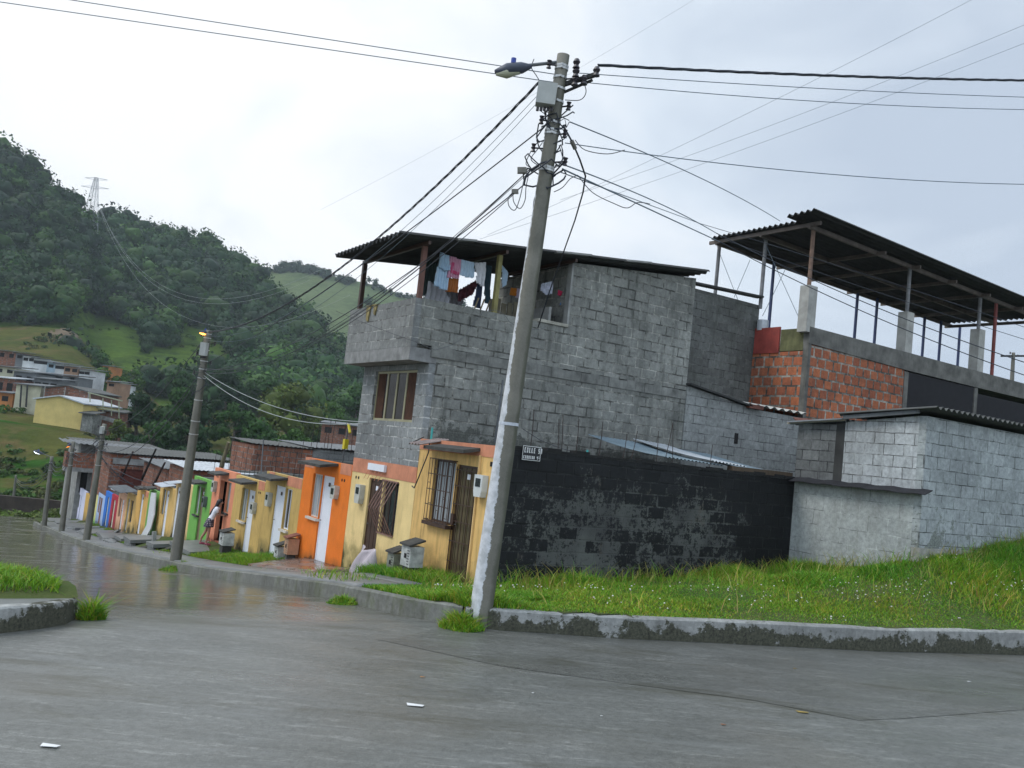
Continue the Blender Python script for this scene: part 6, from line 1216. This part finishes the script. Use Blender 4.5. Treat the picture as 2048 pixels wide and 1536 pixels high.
cloth('shirt', 'lilac cloth in the shade beside the orange one', 'garment', [(1033, 577), (1045, 578), (1044, 598), (1031, 595)], 16.2, F_('lilac_cloth', (.45, .38, .45)))
cloth('shirt', 'white patterned shirt right of the front pole', 'garment', [(1082, 568), (1106, 562), (1104, 588), (1092, 590), (1082, 582)], 15.6, F_('white_blue_cloth', (.5, .52, .6), .5))
cloth('underwear', 'small red garment near the right jamb of the terrace opening', 'garment', [(1117, 580), (1125, 583), (1121, 592), (1116, 590)], 15.5, F_('red_cloth', (.5, .02, .08)))
cloth('underwear', 'small bright blue garment near the right jamb of the terrace opening', 'garment', [(1124, 598), (1133, 598), (1130, 608), (1121, 610)], 15.5, F_('blue_cloth', (.05, .2, .55)))
m_ = MB(); p = onx(742, 612, 7.26)
for (du, dz, w_, h_) in ((0.12, .02, .22, .28), (-.2, .02, .16, .18)): m_.prism([(p[1] + du, 5.06), (p[1] + du + w_, 5.06), (p[1] + du + w_ * .75, 5.06 - h_), (p[1] + du + w_ * .35, 5.06 - h_ * 1.15)], 'x', 7.3, 7.328)
m_.box(7.3, 7.5, p[1] - .2, p[1] + .34, 5.072, 5.09); tag(m_.build('floor_mat', F_('ochre_mat', (.3, .24, .1), .6)), 'ochre patterned mat draped over the terrace parapet of the grey house', 'mat')

# ================================================================ METER CABINETS, BAG, SLABS
def cabinet(label, x, y, z, w_, d_, h, tilt=0, mat=None, legs=.18, cap=None):
    t = empty('gas_meter_cabinet', (x, y, z), label, 'meter cabinet', 'meter cabinets by the house fronts'); m = mat or mat_plain('grimy_white_cabinet', (.52, .53, .5), .6, .5, 7, 0, .1)
    a = MB(); a.box(x, x + d_, y, y + w_, z + legs, z + legs + h); a.build('box', m, t)
    a = MB(); a.add([(x - .04, y - .03, z + legs + h + .003), (x - .04, y + w_ + .03, z + legs + h + .003), (x + d_, y + w_ + .03, z + legs + h + .1), (x + d_, y - .03, z + legs + h + .1), (x - .04, y - .03, z + legs + h + .035), (x - .04, y + w_ + .03, z + legs + h + .035), (x + d_, y + w_ + .03, z + legs + h + .13), (x + d_, y - .03, z + legs + h + .13)], [(3, 2, 1, 0), (4, 5, 6, 7), (0, 1, 5, 4), (1, 2, 6, 5), (2, 3, 7, 6), (3, 0, 4, 7)]); a.build('sloping_cap', cap or M_slab, t)
    a = MB(); a.box(x + .03, x + d_ - .03, y + .06, y + w_ - .06, z - .25, z + legs - .002); a.build('pedestal', M_slab, t)
    a = MB(); a.box(x - .008, x + .004, y + w_ * .4, y + w_ * .62, z + legs + h * .4, z + legs + h * .62); a.build('lock_plate', M_black, t)
    a = MB()
    for k in range(6): a.box(x - .006, x + .002, y + .04, y + .12, z + legs + h * .12 + k * h * .13, z + legs + h * .15 + k * h * .13)
    a.build('vent_slots', M_tin_d, t); return t
cabinet('grimy white meter cabinet with a sloping cap left of the corner house window', 7.2, 13.92, -.0, .36, .27, .36, legs=.1)
cabinet('lower greenish meter cabinet left of the white one with the sloping cap', 7.3, 14.75, -.25, .28, .24, .34, mat=mat_plain('greenish_cabinet', (.24, .25, .2), .7, .5, 7, 0, .1), legs=.12)
cabinet('dirty white meter cabinet at the foot of the salmon pink house', 7.25, 25.75, -1.35, .42, .32, .36, legs=.1)
cabinet('orange sided meter cabinet with a clay coloured cap against the orange house', 7.46, 20.9, -.85, .26, .28, .38, mat=mat_plain('orange_splashed_cabinet', (.5, .3, .18), .7, .4, 5), cap=mat_plain('clay_cap', (.22, .09, .06), .9, .3, 5), legs=.1)
cabinet('small grey meter cabinet beside the orange sided one', 7.4, 21.4, -1.0, .28, .25, .28, legs=.08)
for k, (y_, lab) in enumerate(((33.4, 'concrete meter stump hidden behind the second pole'), (38.1, 'grey meter stump at the smaller green house'), (42.5, 'grey meter stump at the yellow house with the tin awning'))):
    if 0: cabinet(lab, 7.45, y_, zf(y_) - .05, .32, .25, .4, legs=.08, mat=M_conc_l)
# translucent plastic bag sheet leaning in the doorway
mb = MB(); rows = 9; cols = 12; g = random.Random(4)
for j in range(rows + 1):
    f = j / rows; zc = -.4 + .52 * f; w_ = 1.05 - .3 * f * f; y0_ = 15.7
    for i in range(cols + 1):
        a = i / cols; mb.v.append((7.36 + .06 * f + .05 * math.sin(a * 11 + j * .5) - .16 * math.sin(a * math.pi) * (1 - .6 * f), y0_ + w_ * a, zc + .04 * math.sin(a * 6 + 1) * f - .15 * (1 - f) * a))
for j in range(rows):
    for i in range(cols): q = j * (cols + 1) + i; mb.f.append((q, q + 1, q + cols + 2, q + cols + 1)); mb.c.append(None)
o = mb.build('plastic_sheet', mat_plain('milky_plastic', (.5, .44, .46), .35, .25, 5, 0, .2), None, True); s_ = o.modifiers.new('thickness', 'SOLIDIFY'); s_.thickness = .006
tag(o, 'milky plastic sheet propped across the brown doorway of the grey house', 'plastic sheet')
# white curtain hanging from the green house door
P_ = [(303, 985), (312, 986), (309, 1030), (302, 1058), (292, 1076), (282, 1072), (294, 1050)]
mb = MB(); pts = [onx(px, py, 7.6) for px, py in P_]; mb.prism([(p[1], p[2]) for p in pts], 'x', 7.58, 7.62); tag(mb.build('cloth', F_('white_sheet_cloth', (.62, .62, .62))), 'white sheet trailing from the door of the smaller green house', 'sheet')
# concrete pads and steps bridging the verge in front of the far houses
pads = [(26.9, 29.6, 6.65, -1.6, 'wide concrete platform the girl is standing on'), (31.2, 32.4, 6.5, None, 'grey concrete pad before the lime green house'), (34.9, 36.4, 6.45, None, 'concrete step slab behind the second pole'), (37.6, 39.2, 6.6, None, 'worn slab at the smaller green house'), (39.9, 41.2, 6.3, None, 'projecting slab at the house with orange trim'), (42.4, 43.9, 6.6, None, 'slab step under the tin awning'), (44.8, 46.2, 6.2, None, 'long raised slab before the pale peach house'), (47.0, 48.2, 6.5, None, 'slab before the crimson house'), (49.2, 50.2, 6.4, None, 'slab before the royal blue house'), (51.2, 52.3, 6.3, None, 'slab before the pale blue house'), (53.4, 54.4, 6.5, None, 'slab before the lemon house'), (56.0, 57.4, 6.3, None, 'slab before the last ochre house but one'), (58.8, 60.6, 6.2, None, 'slab before the lavender white house')]
for (a_, b_, x_, z_, lab) in pads:
    z = z_ if z_ is not None else zf((a_ + b_) / 2) - .06; tilt = random.uniform(-.03, .03)
    m_ = MB(); m_.add([(x_, a_, z - .04 + tilt), (7.765, a_, z + .06), (7.765, b_, z + .0), (x_, b_, z - .06 - tilt), (x_, a_, z - .16 + tilt), (7.765, a_, z - .06), (7.765, b_, z - .12), (x_, b_, z - .18 - tilt)], [(0, 1, 2, 3), (7, 6, 5, 4), (0, 4, 5, 1), (1, 5, 6, 2), (2, 6, 7, 3), (3, 7, 4, 0)])
    m_.box(x_ + .05, x_ + .2, a_ + .05, b_ - .05, z - .6, z - .18); tag(m_.build('step_slab', M_walk), lab, 'slab', 'slabs bridging the verge')
for k, (px, py, a_, l_, z, lab) in enumerate(((285, 1095, .4, 1.3, -2.45, 'broken plank lying on the verge left of the second pole'), (308, 1092, -1.3, .6, -2.3, 'upright stump of timber in the verge left of the second pole'), (268, 1108, .5, .9, -2.9, 'dark plank lying in the gutter'), (246, 1106, .3, .7, -3.0, 'shorter plank lying in the gutter further on'), (335, 1098, .5, .9, -2.0, 'plank leaning towards the foot of the second pole'), (222, 1068, 0, .8, -3.4, 'white stone block under the raised slab'))):
    t_ = (z - EYE) / ray(px, py)[2]; p = CAM + ray(px, py) * t_; m_ = MB()
    if a_ < -1: m_.obox(p - [0, 0, .1], p + np.array([-.05, .05, .5]), .2, .12)
    else: m_.obox(p, p + np.array([math.cos(a_) * l_ * .3, -l_ * .8, .28]), .16, .07)
    tag(m_.build('plank', M_conc_l if k in (1, 5) else mat_plain('wet_plank', (.13, .12, .1), .7, .4, 5)), lab, 'plank', 'debris along the verge')
g = random.Random(8)
V_ = []; nst = 0
for k in range(16):
    y = g.uniform(39, 60) if k > 5 else g.uniform(36.5, 42); x = g.uniform(6.35, 7.1); r = g.uniform(.14, .3); z = bank(x, y); m_ = MB(); vs = [Vector(v) for v in ICO1]; vs = [(x + v.x * r * g.uniform(.8, 1.2), y + v.y * r * 1.5 * g.uniform(.8, 1.2), z + .03 + v.z * r * .55 * g.uniform(.7, 1.2)) for v in vs]
    m_.add(vs, [tuple(f) for f in ICO1F.tolist()]); tag(m_.build('stone', M_walk), 'rough grey stone among the slabs on the far verge', 'stone', 'stones on the far verge')
# litter
for (px, py, l_, c_, lab) in ((830, 1410, .16, M_let, 'white paper scrap lying in the middle of the foreground road'), (100, 1491, .13, M_let, 'white paper scrap near the lower left corner of the road'), (1066, 1386, .025, M_let, 'tiny white crumb on the road below the front pole'), (1447, 1449, .05, F_('brown_litter', (.3, .12, .05)), 'small brown leaf on the right part of the road'), (1605, 1424, .12, F_('straw_litter', (.3, .22, .06)), 'straw coloured twig on the slab joint at the right'), (1938, 1363, .05, M_let, 'white scrap on the smooth slab at the far right'), (845, 1354, .05, F_('orange_litter', (.5, .25, .1)), 'pale orange crumb near the middle of the road'), (1203, 1432, .02, M_let, 'tiny white dot on the road right of the middle'), (1590, 1262 + 75, .04, F_('straw_litter', (.3, .22, .06)), 'yellow leaf on the slab below the right kerb'), (175, 1224, .05, F_('brown_litter', (.3, .12, .05)), 'dead leaf beside the weed at the island kerb')):
    t_ = (.008 - EYE) / ray(px, py)[2]; p = CAM + ray(px, py) * t_; m_ = MB(); d = Vector(CR) * l_ / 2; d.z = 0; e_ = Vector((d.y, -d.x, 0)) * .45; q = Vector(p)
    m_.add([q - d - e_, q + d - e_ * .6, q + d * .9 + e_ + Vector((0, 0, .004)), q - d * .8 + e_, q - d - e_ + Vector((0, 0, .003)), q + d - e_ * .6 + Vector((0, 0, .003)), q + d * .9 + e_ + Vector((0, 0, .008)), q - d * .8 + e_ + Vector((0, 0, .003))], [(3, 2, 1, 0), (4, 5, 6, 7), (0, 1, 5, 4), (1, 2, 6, 5), (2, 3, 7, 6), (3, 0, 4, 7)]); tag(m_.build('litter', c_), lab, 'litter', 'litter on the road')

# ================================================================ THE GIRL IN THE DOORWAY
def girl():
    H = 1.44; O = np.array([7.30, 27.9, -1.53]); f = np.array([.96, -.28, 0]); s = np.array([.28, .96, 0])
    P = lambda a, b, c: O + (f * a + s * b + np.array([0, 0, c])) * H
    t = empty('person', O, 'girl with long black hair in a white t-shirt and checked skirt leaning into the doorway', 'person')
    J = [('pel', (.06, 0, .53), .062), ('spi', (.10, 0, .63), .055), ('che', (.15, 0, .74), .06), ('nec', (.19, 0, .83), .024), ('hdb', (.205, 0, .87), .04), ('hdc', (.22, 0, .925), .052), ('hdt', (.225, 0, .965), .04), ('nos', (.282, 0, .915), .008)]
    E = [(0, 1), (1, 2), (2, 3), (3, 4), (4, 5), (5, 6), (5, 7)]
    def ch(par, lst):
        for (p, r) in lst: J.append(('', p, r)); E.append((par, len(J) - 1)); par = len(J) - 1
        return par
    for sd, ft in ((1, -.07), (-1, .05)):
        ch(0, [((.05, sd * .05, .49), .05), ((.03 + ft * .6, sd * .052, .27), .031), ((ft - .005, sd * .055, .15), .029), ((ft - .02, sd * .055, .035), .018), ((ft + .07, sd * .06, .018), .014)])
        h = ch(2, [((.155, sd * .1, .79), .026), ((.2, sd * .12, .66), .019), ((.31, sd * .09, .66), .014), ((.345, sd * .085, .665), .014)])
        for k in range(4): ch(h, [((.37, sd * (.07 + .012 * k), .668), .0055), ((.39 - .004 * k, sd * (.068 + .012 * k), .655), .0045)])
        ch(h - 1, [((.335, sd * .065, .68), .006), ((.35, sd * .055, .68), .005)])
    me = bpy.data.meshes.new('body'); me.from_pydata([tuple(P(*j[1])) for j in J], E, []); me.materials.append(mat_plain('skin', (.36, .19, .13), .55, .08, 5, 0, 0, streak=False))
    o = bpy.data.objects.new('body', me); COL.objects.link(o); o.parent = t; o.location = -Vector(O)
    sk = o.modifiers.new('skin', 'SKIN'); sk.use_smooth_shade = True
    if not me.skin_vertices:
        with bpy.context.temp_override(object=o, active_object=o): bpy.ops.mesh.customdata_skin_add()
    for i, j in enumerate(J): me.skin_vertices[0].data[i].radius = (j[2] * H, j[2] * H * (1.25 if j[0] in ('pel', 'spi', 'che') else 1))
    me.skin_vertices[0].data[0].use_root = True
    su = o.modifiers.new('sub', 'SUBSURF'); su.levels = 2; su.render_levels = 2
    def rings(name, mat, R, n=20, wav=0, par=t):
        m_ = MB()
        for k, (c, ra, rb) in enumerate(R):
            for i in range(n): th_ = 2 * math.pi * i / n; w_ = 1 + wav * (k / (len(R) - 1)) * math.sin(th_ * 9); q = P(c[0] + ra * math.cos(th_) * w_, c[1] + rb * math.sin(th_) * w_, c[2]); m_.v.append(tuple(q))
        for k in range(len(R) - 1):
            for i in range(n): m_.f.append((k * n + i, k * n + (i + 1) % n, (k + 1) * n + (i + 1) % n, (k + 1) * n + i)); m_.c.append(None)
        return m_.build(name, mat, par, True)
    sh = rings('t_shirt', F_('white_tshirt', (.75, .75, .8)), [((.185, 0, .815), .03, .045), ((.17, 0, .805), .055, .105), ((.15, 0, .77), .07, .112), ((.12, 0, .68), .068, .095), ((.08, 0, .58), .07, .09), ((.07, 0, .555), .074, .094)])
    for sd in (1, -1):
        m_ = MB(); m_.tube([P(.155, sd * .075, .79), P(.16, sd * .105, .775), P(.185, sd * .118, .70)], [.05 * H, .043 * H, .036 * H], 10); m_.build('sleeve', MATS['white_tshirt'], sh, True)
    m, nt, b = newmat('checked_skirt_cloth'); ck = N(nt, 'ShaderNodeTexBrick'); v, z, a = wallvec(nt); L(nt, v, ck.inputs['Vector']); ck.offset = 0
    for k, vv in (('Scale', 1), ('Brick Width', .055), ('Row Height', .055), ('Mortar Size', .012)): ck.inputs[k].default_value = vv
    ck.inputs['Color1'].default_value = (.45, .38, .38, 1); ck.inputs['Color2'].default_value = (.08, .06, .08, 1); ck.inputs['Mortar'].default_value = (.03, .03, .05, 1); L(nt, ck.outputs['Color'], b.inputs['Base Color']); b.inputs['Roughness'].default_value = .9
    rings('skirt', m, [((.068, 0, .575), .07, .088), ((.055, 0, .52), .085, .105), ((.04, 0, .43), .1, .12), ((.035, 0, .385), .105, .125)], 36, .07)
    hair = rings('hair', mat_plain('black_hair', (.012, .01, .012), .45, .3, 20, 0, 0, streak=False), [((.22, 0, 1.0), .005, .005), ((.212, 0, .99), .045, .042), ((.2, 0, .95), .062, .06), ((.178, 0, .9), .05, .062), ((.15, 0, .84), .042, .06), ((.1, 0, .76), .04, .062), ((.05, 0, .66), .03, .052), ((.035, 0, .61), .006, .02)], 18, .05)
    for sd, ft in ((1, -.07), (-1, .05)):
        m_ = MB(); m_.tube([P(ft - .04, sd * .055, .02), P(ft, sd * .057, .024), P(ft + .06, sd * .06, .016), P(ft + .085, sd * .06, .012)], [.022 * H, .027 * H, .025 * H, .01 * H], 8); m_.build('shoe', mat_plain('pink_shoe', (.3, .06, .09), .6, .2, 8), t, True)
        m_ = MB(); m_.tube([P(.268, sd * .02, .93), P(.272, sd * .02, .93)], .006 * H, 6); m_.build('eye', M_black, t)
    m_ = MB(); m_.tube([P(.266, -.014, .895), P(.27, 0, .893), P(.266, .014, .895)], .004 * H, 5); m_.build('mouth', mat_plain('lips', (.3, .09, .08), .6, .1), t)
    return t
girl()

# ================================================================ GRASS AND WEEDS
def blades(P, hgt, wid, lean, colr, g):
    n = len(P); th = g.uniform(0, 2 * math.pi, n); d = np.stack([np.cos(th), np.sin(th), np.zeros(n)], 1); la = g.uniform(0, 2 * math.pi, n); l = np.stack([np.cos(la), np.sin(la), np.zeros(n)], 1) * (lean * hgt)[:, None]
    w_ = d * wid[:, None] / 2; up = np.zeros((n, 3)); up[:, 2] = hgt; m_ = P + up * .55 + l * .35; tip = P + up * g.uniform(.8, 1, (n, 1)) + l
    V = np.stack([P - w_, P + w_, m_ + w_ * .8, m_ - w_ * .8, tip], 1).reshape(-1, 3); b = np.arange(n)[:, None] * 5; F = np.concatenate([b + [0, 1, 2], b + [0, 2, 3], b + [3, 2, 4]]); C = np.repeat(colr, 5, 0)
    return V, F, C
M_grass = mat_attr('grass_blades', .5, .3, .15, trans=.3)
GP = np.array([(.14, .33, .018), (.2, .37, .022), (.09, .25, .014), (.3, .33, .035), (.36, .3, .08), (.06, .16, .014)])
def grass_patch(name, label, n, sampler, zf2, hf, seed, tall=None, mixp=(.3, .25, .2, .15, .04, .06), wid=.011, cat='grass'):
    g = np.random.default_rng(seed); P = []; Hh = []; C = []
    while len(P) < n:
        x, y = sampler(g)
        if x is None: continue
        patch = vnoise(x, y, .9); h = hf(x, y, g, patch)
        if h <= 0: continue
        yl = min(1, max(0, (y - kerb_u(x) - .7) / 1.3 + .5 * vnoise(x + 4, y, 1.3))) if name == 'grass' and seed == 21 else 0
        if yl and any(math.hypot(x - a_, y - b_) < c_ * 1.1 for a_, b_, c_, _ in TUFT): yl = 0
        k = g.choice(6, p=mixp if not yl else [a_ * (1 - yl) + b_ * yl for a_, b_ in zip(mixp, (.26, .34, .08, .2, .08, .04))]); c = GP[k] * g.uniform(.7, 1.3) * (1 + .3 * patch * np.array([.8, .15, .2])) * (1 - .28 * max(0, min(1, vnoise(x + 9, y, 2.2))))
        P.append((x, y, zf2(x, y) - .01)); Hh.append(h); C.append(np.clip(c, .01, 1))
    P = np.array(P); Hh = np.array(Hh); V, F, Cc = blades(P, Hh, wid * g.uniform(.6, 1.5, len(P)) * (1 + Hh), g.uniform(.2, 1.3, len(P)), np.array(C), g)
    return tag(npmesh(name, V, F, Cc, M_grass), label, cat, kind='stuff')
def s_bank(g):
    x = 5.95 + g.random() ** 1.25 * 13.5; y = g.uniform(5.5, 12.2)
    if not inbank(x, y) or y < kerb_u(x) + .13: return None, None
    if x < 7.3 and y < 10 and x < 6: return None, None
    return x, y
TUFT = [(6.5, 9.95, .5, .2), (12.9, 11.6, .5, .3), (13.2, 10.1, .5, .26), (14.4, 9.6, .4, .22), (15.6, 8.75, .5, .28), (16.7, 8.4, .6, .25), (9.2, 11.7, .5, .22), (6.2, 10.4, .5, .16), (14.6, 11.6, .5, .3), (17.6, 8.9, .5, .35)]
def h_bank(x, y, g, patch):
    d = y - kerb_u(x); wall = min(12.25 - y, 3) if x < 15.17 else min(9.39 - y, 3)
    if x > 13.2 and x < 15.1: wall = min(wall, 15.17 - x)
    h = .024 + .015 * min(d, 1.6) + .045 * math.exp(-max(wall, 0) / .45) + .025 * patch
    for tx, ty, tr, th_ in TUFT:
        q = math.hypot(x - tx, y - ty); h += .7 * th_ * math.exp(-(q / tr) ** 2)
    if 12.5 < x < 14.2 and 8.9 < y < 9.6 and vnoise(x, y, .5) > -.2: return .0 if g.random() < .55 else .05
    return max(.03, h) * g.uniform(.5, 1.25)
grass_patch('grass', 'bright green unmown grass bank between the right kerb and the walls', 100000, s_bank, bank, h_bank, 21)
def s_tall(g):
    x = g.uniform(6.4, 20); y = g.uniform(6.2, 12.2)
    if not inbank(x, y) or y < kerb_u(x) + .5: return None, None
    wall = 12.25 - y if x < 15.17 else 9.39 - y
    if x > 13 and x < 15.17: wall = min(wall, 15.17 - x)
    if g.random() > math.exp(-max(wall - .1, 0) / .5) + .03: return None, None
    return x, y
grass_patch('grass_stalks', 'tall thin seeding grass stalks along the foot of the black and white walls', 2400, s_tall, bank, lambda x, y, g, p: g.uniform(.15, .42), 22, mixp=(.1, .1, .05, .3, .4, .05), wid=.008, cat='tall grass')
def s_strip(g):
    y = 10.4 + g.random() ** 1.6 * 47; x = g.uniform(5.72, 7.74)
    if y < 12.6:
        if x < 5.74 or not inbank(x, y): return None, None
        if 7.1 > x > 6.9 and y > 11: return None, None
        return x, y
    if x < 6.57: return (x, y) if (g.random() < .05 and vnoise(x, y, 1.2) > .5) else (None, None)
    if 16.9 < y < 21.2 or 26.8 < y < 29.7: return None, None
    if y < 16.9 and (x < 7.0 or y > 15.8): return None, None
    if y > 30 and vnoise(x, y, 1.8) < .1: return None, None
    return x, y
grass_patch('grass', 'rough grass growing along the verge in front of the terraced houses', 42000, s_strip, bank, lambda x, y, g, p: (.06 + .07 * max(p, 0) + (.12 * math.exp(-((y - 22.3) / 1.2) ** 2) if x > 6.7 else 0) + (.1 if 13 < y < 16 else 0)) * g.uniform(.5, 1.4), 23)
def s_isl(g):
    x = g.uniform(-3.5, 1.5); y = g.uniform(11.08, 15)
    return (x, y) if isl_in(x, y, .2) else (None, None)
grass_patch('grass', 'thick grass mound on the traffic island at the left edge', 26000, s_isl, islz, lambda x, y, g, p: (.1 + .05 * p) * g.uniform(.5, 1.3), 24, mixp=(.35, .25, .2, .08, .02, .1))
def tuftf(x0, y0, r, zz):
    def f(g): a = g.uniform(0, 2 * math.pi); q = r * g.random() ** .7; return x0 + math.cos(a) * q, y0 + math.sin(a) * q
    return f
for (x, y, r, h, n, lab, sd) in ((1.72, 10.95, .16, .3, 700, 'weed growing from the gutter at the tip of the traffic island', 31), (5.92, 9.8, .3, .24, 2200, 'grass tuft spilling over the kerb joint below the front pole', 32), (5.35, 12.3, .25, .14, 1500, 'small grass tuft in the gutter where the street kerb steps', 33), (5.45, 23.5, .35, .16, 900, 'weeds at the foot of the second pole', 34), (7.45, 14.1, .28, .22, 900, 'grass clump around the meter cabinets', 35)):
    grass_patch('weed_tuft', lab, n, tuftf(x, y, r, 0), (lambda x, y: max(bank(x, y), zr(y)) if x > 5.66 and (y > 10.7 or x > 5.98) and y > kerb_u(max(x, 5.98)) else zr(y)), lambda x_, y_, g, p, h=h, x=x, y=y, r=r: h * g.uniform(.3, 1.2) * (1.1 - .85 * (math.hypot(x_ - x, y_ - y) / r) ** 1.5), sd, cat='weeds')
# clover flowers
g = np.random.default_rng(40); V = []; F = []; n = 0
while n < 240:
    x = 6.2 + g.random() * 12; y = kerb_u(x) + .2 + g.random() ** 1.5 * 2.2
    if not inbank(x, y) or vnoise(x, y, .6) < .1: continue
    r = g.uniform(.008, .016); c = np.array([x, y, bank(x, y) + g.uniform(.07, .14)]); V.append(ICO1 * r * [1, 1, .7] + c); F.append(ICO1F + n * len(ICO1)); n += 1
for _ in range(60):
    x, y = s_isl(g)
    if x is None: continue
    c = np.array([x, y, islz(x, y) + g.uniform(.08, .13)]); V.append(ICO1 * g.uniform(.008, .014) + c); F.append(ICO1F + n * len(ICO1)); n += 1
tag(npmesh('clover_flowers', np.concatenate(V), np.concatenate(F), None, mat_plain('clover_white', (.7, .66, .62), .8, .1)), 'small white clover flowers dotted through the grass', 'flowers', kind='stuff')

# ================================================================ THE MISTY AIR
m = bpy.data.materials.new('humid_air'); m.use_nodes = True; nt = m.node_tree; nt.nodes.clear(); o_ = N(nt, 'ShaderNodeOutputMaterial'); v_ = N(nt, 'ShaderNodeVolumePrincipled')
v_.inputs['Color'].default_value = (.82, .92, 1, 1); v_.inputs['Density'].default_value = .00026; v_.inputs['Anisotropy'].default_value = .2; nt.links.new(v_.outputs[0], o_.inputs['Volume'])
mb = MB(); mb.box(-620, 560, -40, 760, -16.6, 165); hz = mb.build('haze', m); tag(hz, 'thin humid haze over the valley', 'haze', kind='stuff')
